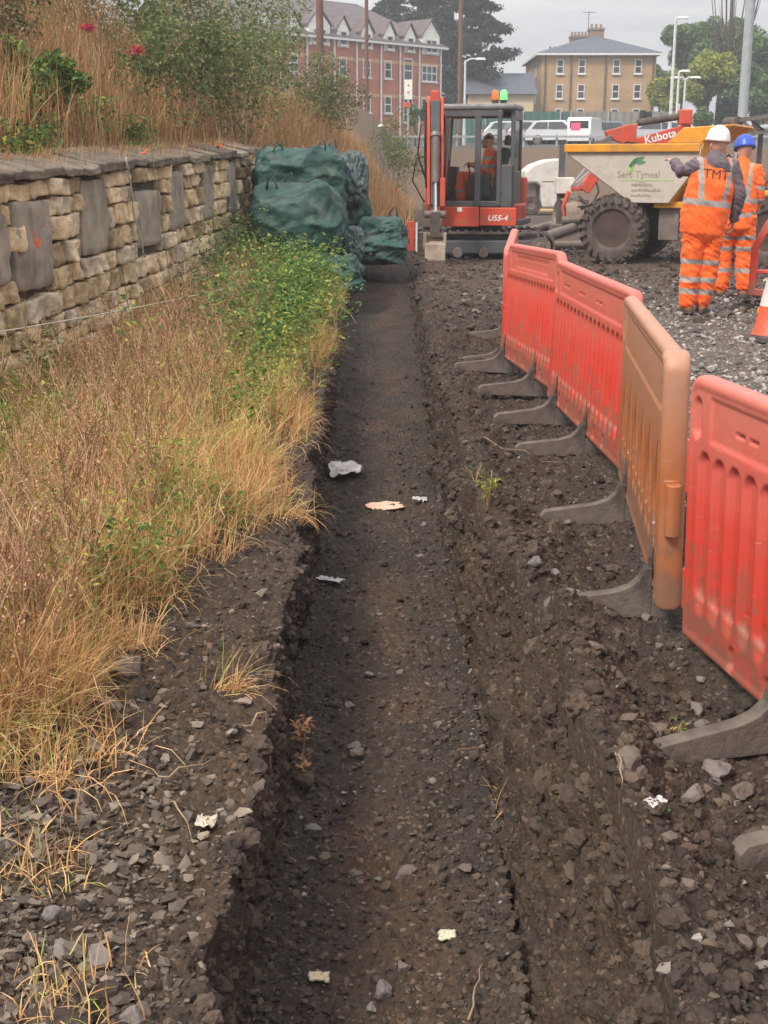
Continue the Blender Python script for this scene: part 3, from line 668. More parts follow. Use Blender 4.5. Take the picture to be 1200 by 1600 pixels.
def foot_mb(L1=.42, L2=.42):
    mb = MB()
    def prof(s, L): return [(s * L, .0), (s * L, .035), (s * (L - .02), .055), (s * .17, .115), (s * .11, .16), (s * .062, .235)]
    left = prof(-1, L1); right = prof(1, L2)
    poly = left + [(-.034, .27), (-.034, .16), (.034, .16), (.034, .27)] + right[::-1]
    # two side pieces joined under the panel (concave outline kept simple by splitting)
    mb.prism([(-L1, 0), (-L1, .04), (-L1 + .02, .062), (-.17, .095), (-.115, .115), (-.08, .145), (-.06, .19), (-.034, .19), (-.034, 0)], -.028, .028, 'X')
    mb.prism([(L2, 0), (.034, 0), (.034, .19), (.06, .19), (.08, .145), (.115, .115), (.17, .095), (L2 - .02, .062), (L2, .04)], -.028, .028, 'X')
    mb.bb((-.05, -.0338, 0), (.05, .0338, .108))
    mb.prism([(-.30, .0), (-.10, .0), (-.10, .075)], -.052, -.0285, 'X'); mb.prism([(.10, .0), (.30, 0), (.10, .075)], .0285, .052, 'X')
    for s in (-1, 1):   # tapered tongue that grips the panel
        mb.add([(-.026, s * .034, .10), (.026, s * .034, .10), (.026, s * .055, .10), (-.026, s * .055, .10), (-.004, s * .034, .31), (.004, s * .034, .31), (.004, s * .039, .31), (-.004, s * .039, .31)],
               [(3, 2, 1, 0), (4, 5, 6, 7), (0, 1, 5, 4), (1, 2, 6, 5), (2, 3, 7, 6), (3, 0, 4, 7)])
    return mb
_pan = {}
def barrier(a, b, style, m, label, lean=0, zoff=0, fx=(.42, 1.5), fz=0):
    """a, b: ground points of the two ends; a is the end nearest the machines"""
    a = Vector((a[0], a[1], 0)); b = Vector((b[0], b[1], 0)); d = b - a; rz = math.atan2(d.y, d.x)
    za, zb = gz(a.x, a.y), gz(b.x, b.y)
    t = thing('plastic_barrier', label, 'barrier', (a.x, a.y, (za + zb) / 2 + zoff), rz, 'plastic barriers along the trench')
    t.rotation_euler = (lean, -math.atan2(zb - za, d.length), rz)
    if style not in _pan: _pan[style] = panel_mesh(style)
    pv, pf = _pan[style]; key = (style, m.name)
    if key in _pan:
        o = bpy.data.objects.new('panel', _pan[key]); col.objects.link(o); o.parent = t
    else:
        o = np_mesh('panel', pv, pf, m, t, smooth=True); _pan[key] = o.data
    for x in fx:
        f = foot_mb().build('foot', m_foot, t, bevel=.009); f.location = (x, 0, fz); f.rotation_euler = (0, 0, rr.uniform(-.1, .1))
    for x, s in ((-.012, 1), (BL + .012, -1)):   # interlocking lugs
        mb = MB()
        for z0, z1 in (((.60, .78), (.2, .34)) if s > 0 else ((.38, .56),)):
            mb = MB(); mb.tube([(x, 0, z0), (x, 0, z1)], .026, 10); mb.build('link_lug', m, t, smooth=40, bevel=.004)
    return t
J = [(.99, 10.25), (1.10, 8.30), (1.15, 6.22), (1.03, 4.36), (2.24, 2.78)]
barrier((1.22, 12.2), (.985, 10.33), 'dash', m_redpl2, 'farthest red plastic barrier of the line, seen nearly end on in front of the excavator', fx=(.3, 1.6))
barrier((.955, 10.25), (1.10, 8.36), 'plate', m_redpl2, 'red plastic barrier with an embossed name plate along its top, second from the excavator', lean=R(-3), fx=(.2, 1.45))
barrier((1.09, 8.26), (1.20, 6.30), 'dash', m_redpl2, 'red plastic barrier with a dashed slot line, just behind the faded orange one', lean=R(-2), fx=(.3, 1.2))
barrier((1.19, 6.14), (.965, 4.02), 'arch', m_orpl, 'faded orange barrier with pointed arch recesses', lean=R(1), zoff=.0, fx=(.45, 1.72))
barrier((1.03, 4.05), (1.36, 2.15), 'std', m_redpl, 'nearest red plastic barrier at the right edge, with tall rounded flutes', lean=R(1.6), zoff=-.055, fx=(.72, 1.28), fz=.04)
# ================================================================ PLANTS
def grass(name, pts, h, w, m, label, lean=.5, segs=4, curl=1.8, dirx=0, diry=0, kind='stuff', parent=None, wigk=.02):
    n = len(pts)
    h = rng.uniform(h[0], h[1], n) if isinstance(h, tuple) else h
    if segs >= 4: h = h * (1 - .5 * ((pts[:, 0] < -1.75) & (pts[:, 0] > wallx(pts[:, 1])) & (pts[:, 1] > 5.5) & (pts[:, 1] < 12)))
    w = rng.uniform(w[0], w[1], n) if isinstance(w, tuple) else w
    th = rng.uniform(0, 2 * np.pi, n); le = np.abs(rng.normal(0, lean, n)).clip(0, 2.5)
    dx, dy = np.cos(th) + dirx, np.sin(th) + diry; q = np.hypot(dx, dy) + 1e-6; dx /= q; dy /= q
    t = np.linspace(0, 1, segs + 1)[None]
    ang = le[:, None] * t ** (curl - 1)                     # bend grows along the blade
    st = (h / segs)[:, None]
    cx = np.concatenate([np.zeros((n, 1)), np.cumsum(np.sin(ang[:, 1:]) * st, 1)], 1); cz = np.concatenate([np.zeros((n, 1)), np.cumsum(np.cos(ang[:, 1:]) * st, 1)], 1)
    X = pts[:, 0:1] + dx[:, None] * cx; Y_ = pts[:, 1:2] + dy[:, None] * cx; Z_ = pts[:, 2:3] + cz - .01
    wig = np.cumsum(rng.normal(0, wigk, (n, segs + 1)), 1) * h[:, None]; wig -= wig[:, :1]; X = X + wig; Y_ = Y_ + np.cumsum(rng.normal(0, wigk, (n, segs + 1)), 1) * h[:, None] * t 
    ph = th + rng.uniform(-1, 1, n) + np.pi / 2; wx, wy_ = np.cos(ph), np.sin(ph)
    ww = (w[:, None] * (1 - t) ** .6 * .5 + w[:, None] * .06)
    A = np.stack([X - wx[:, None] * ww, Y_ - wy_[:, None] * ww, Z_], -1); B_ = np.stack([X + wx[:, None] * ww, Y_ + wy_[:, None] * ww, Z_], -1)
    Vv = np.stack([A, B_], 2).reshape(n, -1, 3); k = (segs + 1) * 2
    f = np.array([[2 * i, 2 * i + 1, 2 * i + 3, 2 * i + 2] for i in range(segs)]); F_ = (f[None] + (np.arange(n) * k)[:, None, None]).reshape(-1, 4)
    o = np_mesh(name, Vv.reshape(-1, 3), F_, m, parent)
    if label: tag(o, label, kind=kind)
    return o
def leaf_arrays(c, size, up=.5, asp=.45, fold=.25):
    """folded pointed leaves at centres c"""
    n = len(c); size = size if np.ndim(size) else np.full(n, size)
    nr = rng.normal(size=(n, 3)); nr[:, 2] = np.abs(nr[:, 2]) + up * 2; nr /= np.linalg.norm(nr, axis=1)[:, None]
    a = np.cross(nr, rng.normal(size=(n, 3))); a /= np.linalg.norm(a, axis=1)[:, None] + 1e-9; b = np.cross(nr, a)
    s = size[:, None]
    p0 = c - a * s * .5; p2 = c + a * s * .5 - nr * s * .1; p1 = c + b * s * asp * .5 + nr * s * fold * .3 - a * s * .08; p3 = c - b * s * asp * .5 + nr * s * fold * .3 - a * s * .08
    Vv = np.stack([p0, p1, p2, p3], 1); f = np.array([[0, 1, 2], [0, 2, 3]]); F_ = (f[None] + (np.arange(n) * 4)[:, None, None]).reshape(-1, 3)
    return Vv.reshape(-1, 3), F_
def leaves(name, c, size, m, label=None, kind='stuff', parent=None, **k):
    v, f = leaf_arrays(c, size, **k); o = np_mesh(name, v, f, m, parent)
    if label: tag(o, label, kind=kind)
    return o
def herb(base, H, nb=10, blen=.12, spread=.6, rs=None, thick=.0035, lean=.15):
    """one branching dry stem: returns list of (pts, radius) and tip points"""
    rs = rs or random; out = []; tips = []
    a = rs.uniform(0, 6.28); lx, ly = math.cos(a) * lean * rs.random(), math.sin(a) * lean * rs.random()
    main = [Vector((base[0] + lx * H * t ** 1.5 + rs.uniform(-.006, .006), base[1] + ly * H * t ** 1.5, base[2] + H * t)) for t in (0, .25, .5, .75, 1)]
    out.append((main, [thick, thick * .85, thick * .7, thick * .5, thick * .3]))
    for i in range(nb):
        t = rs.uniform(.3, 1); k = min(3, int(t * 4)); p = main[k].lerp(main[k + 1], t * 4 - k if t < 1 else 1)
        a = rs.uniform(0, 6.28); L_ = blen * rs.uniform(.5, 1.3) * (1.3 - .6 * t)
        q = p + Vector((math.cos(a) * spread * L_, math.sin(a) * spread * L_, L_ * .9)); q2 = q + Vector((math.cos(a) * L_ * .25, math.sin(a) * L_ * .25, L_ * .2))
        out.append(([p, q, q2], [thick * .5, thick * .35, thick * .2])); tips += [q, q2, p.lerp(q, .6)]
    tips.append(main[-1]); return out, tips
straw = [(0, (.28, .13, .055)), (.2, (.58, .31, .13)), (.5, (.80, .48, .22)), (.78, (.86, .60, .32)), (.88, (.44, .44, .13)), (1, (.28, .38, .08))]
m_straw = island('dry_straw', straw, trans=.25, rough=.8)
m_straw_bank = island('dry_bank_straw', [(0, (.24, .115, .055)), (.3, (.44, .21, .095)), (.6, (.56, .32, .15)), (.8, (.62, .43, .22)), (1, (.34, .34, .12))], trans=.25, rough=.85)
m_green = island('green_blade', [(0, (.09, .12, .03)), (.4, (.17, .21, .06)), (.75, (.29, .30, .10)), (1, (.50, .43, .18))], trans=.35, rough=.6)
m_leafg = island('green_leaf', [(0, (.045, .10, .022)), (.45, (.095, .19, .04)), (.8, (.19, .29, .06)), (.95, (.42, .44, .09)), (1, (.50, .36, .10))], trans=.35, rough=.5)
m_leafy = island('yellow_green_leaf', [(0, (.12, .18, .03)), (.5, (.28, .34, .06)), (1, (.50, .46, .09))], trans=.35, rough=.5)
m_seed = island('brown_seed', [(0, (.20, .10, .055)), (.5, (.44, .25, .13)), (1, (.64, .42, .24))], trans=.2, rough=.9)
m_stem = island('dry_stem', [(0, (.17, .085, .05)), (.5, (.36, .20, .115)), (1, (.55, .37, .21))], rough=.8)
ye = np.array([1.5, 2.3, 2.9, 3.4, 4.0, 4.4, 4.8, 5.9, 7.3, 9.2, 11, 15, 19]); xe = np.array([-2.5, -1.6, -1.22, -1.0, -1.05, -.92, -.78, -.62, -.64, -.62, -.54, -.52, -.62])
XE = np.interp(GY, ye, xe) + .15 * pn(GX * 2.2, GY * 2.2, 2) + .05 * pn(GX * 7, GY * 7, 2)
wx_ = wallx(GY)
verge = ((zid == 0) & (GX < XE) & (GX > wx_ + .05) & (GY < 19.5)).astype(float)
leftvis = (GX > -.36 * GY - .35)
verge = verge * leftvis
ncl = .5 + .5 * fbm(GX * 2.6, GY * 2.6, 4.4, 3)
gpat = np.exp(-(((GX + 1.0) / .42) ** 2 + ((GY - 13.0) / 2.8) ** 2)) * (.35 + 1.3 * np.clip(.5 + fbm(GX * 3, GY * 2, 9, 2), 0, 1)) * (1 - .85 * sstep(14.6, 15.6, GY))        # where the green patch grows
gmix = np.clip(.25 + .9 * (.5 + .5 * fbm(GX * 1.7 + 8, GY * 1.4, 1.2, 3)) - .55, 0, 1)
p, _ = sample(verge, 34000, w=(.25 + ncl ** 2) * (1 - .8 * gpat) / GY ** 1.15)
grass('dry_grass', p, rng.uniform(.08, .36, len(p)), (.0025, .0048), m_straw, 'dry straw coloured grass over the verge between trench and wall', lean=1.0)
p, _ = sample(verge, 16000, w=(.1 + ncl ** 3) * (1 - .9 * gpat) / GY ** 1.1)
grass('matted_straw', p + np.array([0, 0, .05]), rng.uniform(.12, .38, len(p)), (.003, .005), m_straw, 'matted fallen straw lying over the verge', lean=1.7, dirx=.5, diry=-.2, segs=6, wigk=.09)
p, _ = sample(verge * (GX < -1.05), 6000, w=(.1 + ncl ** 2) * (1 - .8 * gpat) / GY ** .9)
grass('tall_dry_grass', p, rng.uniform(.2, .5, len(p)) * (1 - .35 * (p[:, 1] > 7.5)), (.003, .006), m_straw, 'tall dry grass stems standing below the wall', lean=.45)
p, _ = sample(verge, 13000, w=(gmix * 1.3 + .05 + 1.2 * gpat) / GY ** 1.1)
grass('green_grass', p, rng.uniform(.08, .3, len(p)), (.003, .006), m_green, 'green grass growing through the dry straw of the verge', lean=.8)
# straggly edge tufts spilling over the dark earth
p, _ = sample(((zid == 0) & (np.abs(GX - XE) < .12) & leftvis & (GY > 2.8) & (GY < 12)).astype(float), 5000, w=ncl ** 5 / GY)
grass('edge_straw', p, rng.uniform(.08, .28, len(p)), (.0025, .0045), m_straw, 'straw spilling from the verge onto bare earth', lean=1.5, dirx=1.2, diry=-.4)
# branching dry weeds (one mass nobody could count)
def weeds(name, pts, Hr, m, mtip, label, nb=11, blen=.14, tipn=2, tips=.012, thick=.0035, spread=.55):
    mb_v = []; mb_f = []; nv = 0; T = []
    rs = random.Random(len(pts)); V3 = []; F3 = []
    for b_ in pts:
        segs, tp = herb(b_, rs.uniform(*Hr), nb, blen, spread, rs, thick, lean=.35); T += tp
        for path, rad in segs:
            for k, (q, r) in enumerate(zip(path, rad)):
                for s in range(3):
                    a = 2.094 * s; V3.append((q.x + math.cos(a) * r, q.y + math.sin(a) * r, q.z))
            n0 = len(V3) - 3 * len(path)
            for k in range(len(path) - 1):
                for s in range(3): s2 = (s + 1) % 3; F3.append((n0 + 3 * k + s, n0 + 3 * k + s2, n0 + 3 * k + 3 + s2, n0 + 3 * k + 3 + s))
    o = np_mesh(name, np.array(V3), np.array(F3), m); tag(o, label, kind='stuff')
    T = np.array([tuple(t) for t in T]); c = np.repeat(T, tipn, 0) + rng.normal(0, .012, (len(T) * tipn, 3))
    leaves(name + '_heads', c, rng.uniform(.5, 1.5, len(c)) * tips, mtip, label + ', its seed heads', up=.1)
p, _ = sample(verge * (GX < -.95) * (1 - (GX < -1.75) * (GY > 6)), 420, w=(.1 + ncl ** 2) / GY ** 1.3)
weeds('dry_weeds', p, (.3, .6), m_stem, m_seed, 'thin brown branching weed stalks in front of the wall')
p, _ = sample(verge * (GX < -1.2) * (GY > 6) * (GY < 16) * (GX > wx_ + .5), 90)
weeds('tall_weeds', p, (.35, .7), m_stem, m_seed, 'taller brown weed stalks hiding the foot of the wall', blen=.2)
# leafy greenery on the verge
def leafy(pts, n, hr, spread, size, m, name, label, parent=None, kind='stuff'):
    k = rng.integers(0, len(pts), n); h = rng.uniform(0, 1, n) ** .7; H_ = rng.uniform(hr[0], hr[1], len(pts))[k]
    c = pts[k] + np.stack([rng.normal(0, spread, n), rng.normal(0, spread, n), h * H_], 1)
    return leaves(name, c, rng.uniform(size[0], size[1], n), m, label, kind, parent)
p, _ = sample(verge, 420, w=gpat); leafy(p, 14000, (.2, .8), .13, (.03, .075), m_leafg, 'green_weeds', 'dense fresh green weeds beside the trench below the end of the wall')
p, _ = sample(verge, 160, w=gpat * (GX > -1.1)); leafy(p, 5000, (.1, .5), .13, (.025, .06), m_leafy, 'yellow_green_weeds', 'yellow green leaves among the green weeds')
p, _ = sample(verge * (GY < 9.5), 170, w=(gmix + .03) / GY); leafy(p, 15000, (.12, .45), .06, (.016, .042), m_leafy, 'verge_leaves', 'small yellow green leaves scattered in the straw')
p, _ = sample(verge * (GY < 9.5), 120, w=(gmix + .03) / GY); leafy(p, 14000, (.08, .4), .07, (.016, .045), m_leafg, 'verge_green_leaves', 'small green leaves low in the straw')
p, _ = sample(verge * (GX < wx_ + .8) * (GY > 14), 160); leafy(p, 6500, (.3, 1.0), .16, (.03, .06), m_leafg, 'wall_foot_weeds', 'green weeds climbing against the far end of the wall')

# ---- the bank above and beyond the wall
dT = toex(GY) - GX
bankm = ((dT > .15) & (GY > 6) & (GY < 60) & (GX > -.36 * GY - 1)).astype(float)
nb2 = .5 + .5 * fbm(GX * .5, GY * .4, 6, 3)
p, _ = sample(bankm * (GY < 36), 75000, w=(.2 + nb2) / GY ** .8 * (dT > .35))
grass('bank_grass', p, rng.uniform(.3, .85, len(p)) * (.6 + .55 * (.5 + .5 * fbm(p[:, 0] * 1.1, p[:, 1] * .8, 5, 2))), (.006, .013), m_straw_bank, 'tall dry russet grass covering the bank above the wall', lean=.55)
p, _ = sample(bankm * (GY > 18) * (GY < 45), 26000, w=(.2 + nb2))
grass('far_bank_grass', p, rng.uniform(.25, .6, len(p)), (.012, .022), m_straw_bank, 'dry grass on the slope beyond the wall', lean=.5)
p, _ = sample(((GX < wx_ + .02) & (GX > wx_ - .9) & (GY > 7) & (GY < 19)).astype(float), 7000)
p[:, 2] = np.maximum(p[:, 2], walltop(p[:, 1]) - .02)
grass('wall_top_grass', p, rng.uniform(.05, .26, len(p)), (.004, .009), m_straw_bank, 'short dry grass along the back of the coping', lean=1.1, dirx=.8)
m_bushg = island('grey_green_leaf', [(0, (.10, .14, .05)), (.5, (.18, .22, .085)), (.85, (.28, .29, .12)), (1, (.40, .33, .15))], trans=.3, rough=.7)
p, _ = sample(bankm * (dT > .5) * (GY < 26), 200, w=np.clip(fbm(GX * .6 + 3, GY * .5, 2, 2) + .1, 0, 1)); leafy(p, 26000, (.4, 1.0), .26, (.03, .07), m_bushg, 'bank_scrub', 'grey green scrub growing through the bank grass')
p, _ = sample(bankm * (dT > .2) * (dT < .9) * (GY < 15), 26); leafy(p, 4200, (.1, .4), .12, (.04, .09), m_leafg, 'bank_low_weeds', 'low green weeds just behind the coping')
p, _ = sample(bankm * (dT > .8) * (GY < 24), 300, w=1 / GY)
weeds('bank_weeds', p, (.7, 1.5), m_stem, m_seed, 'tall brown weed stalks on the bank', nb=12, blen=.28, tips=.03, thick=.006)

def bush(name, label, cat, c, r, n, leaf, m, stemm, group=None, nst=9, parts=('foliage', 'stems')):
    """crown of many leaves in uneven lobes on real stems"""
    t = thing(name, label, cat, c, 0, group); rs = np.random.default_rng(int(abs(c[0] * 100 + c[1] * 7)) + n)
    lob = []; mb = MB()
    for i in range(nst):
        a = rs.uniform(0, 6.28); q = np.array([math.cos(a) * r[0] * rs.uniform(.1, .8), math.sin(a) * r[1] * rs.uniform(.1, .8), r[2] * rs.uniform(.45, 1.7)])
        lob.append((q, rs.uniform(.28, .5))); mb.tube([(0, 0, -.1), tuple(q * .5 + rs.normal(0, .04, 3)), tuple(q)], [.009 * r[2], .006 * r[2], .002 * r[2]], 5)
    k = rs.integers(0, nst, n); d = rs.normal(size=(n, 3)); d /= np.linalg.norm(d, axis=1)[:, None]; rad = rs.uniform(.35, 1.05, n) ** .6
    Q = np.array([l[0] for l in lob])[k]; S = np.array([l[1] for l in lob])[k]
    cc_ = Q + d * (rad * S)[:, None] * np.array(r)[None]
    leaves(parts[0], cc_, rs.uniform(leaf[0], leaf[1], n), m, None, parent=t, up=.15)
    mb.build(parts[1], stemm, t); return t
# red valerian flowers on the bank
m_flow = island('crimson_petal', [(0, (.42, .03, .07)), (1, (.62, .08, .12))], trans=.2)
for px, py, Y, s, lab in [(215, 78, 12.5, .045, 'crimson valerian flower head high on the bank, the right hand one'), (137, 43, 12.0, .04, 'smaller crimson valerian flower head at the top left of the bank')]:
    q = P(px, py, Y); t = thing('valerian', lab, 'flower', q, 0, 'crimson flowers on the bank')
    c = rng.normal(0, s * .75, (260, 3)) * np.array([1, 1, .6]); leaves('flower_head', c, .024, m_flow, None, parent=t)
    g0 = gzf(q.x, q.y); mb = MB(); mb.tube([(.25, 0, g0 - q.z - .05), (.12, 0, (g0 - q.z) / 2), (0, 0, 0)], .004, 5); mb.build('stem', m_bushg, t)

# ---- loose vegetation by the trench
def small_plant(name, label, cat, x, y, H, n, spread, leaf, m, stems=6, z=None, lean=.3):
    z = gz(x, y) if z is None else z; t = thing(name, label, cat, (x, y, z), 0)
    mb = MB(); C_ = []; rs = random.Random(int(x * 1000 + y * 10))
    for i in range(stems):
        a = rs.uniform(0, 6.28); L_ = H * rs.uniform(.6, 1); e = Vector((math.cos(a) * spread * rs.uniform(.3, 1), math.sin(a) * spread * rs.uniform(.3, 1), L_)); mid = e * .5 + Vector((0, 0, L_ * .12))
        mb.tube([(0, 0, -.01), mid, e], [.003, .0025, .0012], 4)
        for k in range(n // stems):
            u = rs.uniform(.25, 1.0); q = (Vector((0, 0, 0)).lerp(mid, u * 2) if u < .5 else mid.lerp(e, u * 2 - 1)); C_.append((q.x + rs.gauss(0, .018), q.y + rs.gauss(0, .018), q.z + rs.gauss(0, .012)))
    leaves('foliage', np.array(C_), np.array([rs.uniform(*leaf) for _ in C_]), m, None, parent=t); mb.build('stems', m_stem, t); return t
g = G(762, 838, .0); small_plant('green_weed', 'bright green weed growing on the right lip of the trench below the second barrier foot', 'weed', g.x, g.y, .16, 90, .09, (.015, .035), m_leafy)
g = G(742, 790, .0); small_plant('green_sprig', 'thin trailing green sprig lying on the right lip of the trench', 'weed', g.x, g.y, .12, 40, .10, (.012, .024), m_leafg, stems=3)
g = G(1058, 1128, .05); small_plant('green_tuft', 'small green tuft beside the big stone near the nearest barrier foot', 'weed', g.x, g.y, .06, 30, .04, (.01, .02), m_leafy, stems=5)
def tuft(name, label, x, y, n, h, w, m, lean, spread, z=None, dirx=0, diry=0):
    z0 = gz(x, y) if z is None else z; q = np.stack([rng.normal(x, spread, n), rng.normal(y, spread, n), np.full(n, z0)], 1)
    t = thing(name, label, 'dead grass', (0, 0, 0)); t.location = (x, y, z0); q -= np.array([x, y, z0])
    o = grass('straw_blades', q, rng.uniform(h[0], h[1], n), w, m, None, lean=lean, parent=t, dirx=dirx, diry=diry); 
    mb = MB(); mb.sphere((0, 0, -.01), (spread * 1.1, spread * 1.1, .025), 10, 6); mb.build('root_clump', m_brownst, t, smooth=True); return t
for px, py, n, h, sp, le, dx_, lab in [(880, 985, 240, (.1, .34), .07, 1.9, .5, 'yellow straw tuft on the right lip beside the orange barrier foot'), (862, 1035, 200, (.06, .2), .07, 2.0, -.5, 'brown rooty tuft on the broken right lip of the trench'),
                           (350, 1050, 110, (.08, .26), .03, 2.4, 1.8, 'russet fern like frond lying on bare earth left of the trench'), (445, 795, 130, (.08, .24), .05, 2.4, 1.8, 'straw spray reaching over the left trench edge beside the plastic bag'),
                           (70, 1560, 190, (.04, .14), .09, 2.0, 0, 'pale green grass tuft on the slate chippings at the bottom left'), (30, 1325, 240, (.05, .16), .08, 1.9, .3, 'dry orange grass tuft above the slate chippings at the left edge'), (90, 1185, 300, (.08, .24), .10, 1.9, .6, 'green and straw coloured grass clump drooping over the chippings'), (190, 1010, 260, (.1, .22), .06, 1.6, .6, 'rounded mound of dead straw at the verge edge')]:
    g = G(px, py, .04); tuft('grass_tuft', lab, g.x, g.y, n, h, (.0025, .005), m_straw, le, sp, dirx=dx_, diry=-.2)
# uprooted dead plant standing in the trench
g = G(475, 1235, -.47); t = thing('uprooted_plant', 'uprooted dead plant with orange leaves and a dark root ball on the trench floor', 'dead plant', (g.x, g.y, gz(g.x, g.y)), 0)
vs, f = stone_variants(2, 3, seed=5); np_mesh('root_ball', vs[0] * np.array([.05, .05, .05]) + np.array([0, 0, .03]), f, m_brownst, t)
mb = MB(); mb.tube([(0, 0, .03), (-.005, .02, .10), (.005, .03, .2), (0, .04, .26)], [.004, .003, .002, .001], 5); mb.build('stems', m_stem, t)
m_dleaf = island('dead_orange_leaf', [(0, (.42, .20, .10)), (1, (.72, .45, .25))], trans=.3)
c = np.concatenate([rng.normal(0, .022, (46, 3)) + np.array([.0, .035, .22]), rng.normal(0, .013, (22, 3)) + np.array([.0, .02, .10])]); leaves('dead_leaves', c, rng.uniform(.02, .04, len(c)), m_dleaf, None, parent=t)
# twigs and rootlets
m_twig = pm('dry_twig', (.30, .21, .13), .9, var=.3, scale=20)
tw = [((640, 1215), (715, 1108), 0), ((370, 1358), (440, 1340), 0), ((378, 1120), (455, 1098), 0), ((262, 1250), (300, 1310), 0), ((700, 815), (735, 840), 0), ((700, 690), (880, 730), 0), ((795, 1085), (870, 1130), 0), ((390, 1510), (440, 1560), 0), ((250, 1215), (330, 1190), 0), ((985, 1185), (1040, 1140), 0), ((960, 1230), (970, 1290), 0), ((470, 1180), (500, 1105), 0), ((740, 1310), (760, 1240), 0)]
for i, (a, b, z_) in enumerate([(u, v_, z_) for (u, v_, z_) in tw if not (500 < u[0] < 690 or 470 <= u[0] < 500)]):
    A_, B_ = G(*a, .02), G(*b, .02); pts = []
    for k in range(7):
        u = k / 6; x, y = A_.x + (B_.x - A_.x) * u, A_.y + (B_.y - A_.y) * u
        pts.append((x + rr.uniform(-.006, .006), y + rr.uniform(-.006, .006), gz(x, y) + .014 + .02 * math.sin(math.pi * u)))
    mb = MB(); mb.tube(pts, [.0035, .003, .003, .0025, .002, .0015, .001], 5)
    o = mb.build('twig', m_twig, smooth=True); tag(o, 'thin dry twig or rootlet lying on the dug earth beside the trench', 'twig', 'dry twigs on the dug earth')
# ================================================================ BULK BAGS
m_bag = pm('green_woven_bag', (.013, .052, .045), .55, var=.3, scale=3, bump=.5, bscale=28, dirt=.3, dirtc=(.16, .19, .15), dscale=4, c2=(.022, .085, .07))
BGv, BGf = cube_grid(40)
def bag(label, c, size, rz=0, seed=0, spikes=3, slump=.15, fold=.05, tilt=(0, 0)):
    t = thing('bulk_bag', label, 'bulk bag', c, rz, 'green bulk bags heaped at the end of the wall'); t.rotation_euler = (tilt[0], tilt[1], rz)
    v = BGv.copy(); p_ = 5.0; r = (np.abs(v) ** p_).sum(1) ** (1 / p_); v = v / r[:, None]
    z01 = (v[:, 2] + 1) / 2
    bul = 1 + slump * np.sin(np.pi * np.clip(z01 * 1.05, 0, 1)) - .10 * z01
    v[:, 0] *= bul; v[:, 1] *= bul
    s = seed * 5.1
    def ridge(x, y, z): return 1 - np.abs(fbm(x, y, z, 3, .6)) * 2.4
    fl = 1 - np.abs(fbm(v[:, 0] * .8 + s, v[:, 1] * .8, v[:, 2] * 1.1 + v[:, 0] * .5, 2)) ** .8 * 2.2; fl2 = ridge(v[:, 0] * 2.2 + s + 9, v[:, 1] * 2.2, v[:, 2] * 2.6 - v[:, 0])
    nrm = v / (np.linalg.norm(v, axis=1)[:, None]); k = fold * (fl * 1.9 + fl2 * .62 + .9 * pn(v[:, 0] * 1.2 + s, v[:, 1] * 1.2, v[:, 2]))
    v = v + nrm * k[:, None] * np.array([1, 1, .8]) * 1.4
    # rumpled top skirt
    top = np.clip((z01 - .72) / .28, 0, 1); ang = np.arctan2(v[:, 1], v[:, 0]); edge = np.clip(np.hypot(v[:, 0], v[:, 1]) - .55, 0, 1)
    v[:, 2] += top * edge * (.30 * np.sin(ang * 3 + s) + .18 * np.sin(ang * 7 + s * 2)) - top * (1 - edge) * .10
    v = v * np.array(size) / 2; v[:, 2] += size[2] / 2
    np_mesh('sack', v, BGf, m_bag, t, smooth=True)
    r_ = random.Random(seed)
    for i in range(spikes):   # lifting loops standing up stiffly at the corners
        a = math.pi / 4 + i * math.pi / 2 + r_.uniform(-.3, .3); x, y = math.cos(a) * size[0] * .42, math.sin(a) * size[1] * .42; z = size[2] * .93
        hx, hz = r_.uniform(-.06, .10), r_.uniform(.09, .2); mb = MB(); w = .045
        pts = [(x - .07, y, z - .08), (x - .03 + hx * .5, y, z + hz * .7), (x + hx, y, z + hz), (x + .05 + hx * .6, y + .02, z + hz * .55), (x + .09, y + .02, z - .08)]
        mb.tube(pts, [.045, .03, .022, .03, .045], 6, sy=.35); mb.build('lifting_loop', m_bag, t, smooth=True)
    return t
bag('dark green bulk bag at the top of the stack against the wall end', (-1.15, 18.0, .98), (1.20, 1.0, .86), R(6), 1, 4, .02, .04)
bag('big bulging green bulk bag in the middle of the stack beside the wall', (-1.10, 16.75, .50), (1.02, .92, .90), R(-8), 2, 3, .16, .035)
bag('collapsed green bulk bag at the bottom of the stack over the weeds', (-.80, 16.3, .02), (.86, .75, .52), R(14), 3, 2, .12, .06, (R(4), R(5)))
bag('torn green bulk bag with a pale crumpled liner behind the tall stack', (-.62, 18.6, .55), (.62, .7, .95), R(25), 4, 2, .05, .11)
bag('low green bulk bag on the right of the heap, nearest the excavator', (-.16, 18.3, .28), (.86, .85, .62), R(-5), 5, 3, .04, .07)
m_liner = pm('grey_liner', (.09, .12, .12), .6, var=.5, bump=.4, bscale=20)
v = BGv.copy(); v = v / ((np.abs(v) ** 3).sum(1) ** (1 / 3))[:, None]; v = v * (1 + .28 * (1 - np.abs(fbm(v[:, 0] * 2.2, v[:, 1] * 2.2, v[:, 2] * 2.2, 3)) * 2))[:, None] * np.array([.17, .15, .30])
o = np_mesh('crumpled_sheet', v + np.array([-.42, 18.15, 1.42]), BGf, m_liner, smooth=True); tag(o, 'grey crumpled plastic sheet hanging off the right side of the top green bag', 'plastic sheet')
v2 = v * np.array([.7, .8, .6]); o = np_mesh('crumpled_sheet', v2 + np.array([-.40, 16.9, .62]), BGf, m_liner, smooth=True); tag(o, 'small dirty crumpled sheet wedged under the bulging green bag', 'plastic sheet')

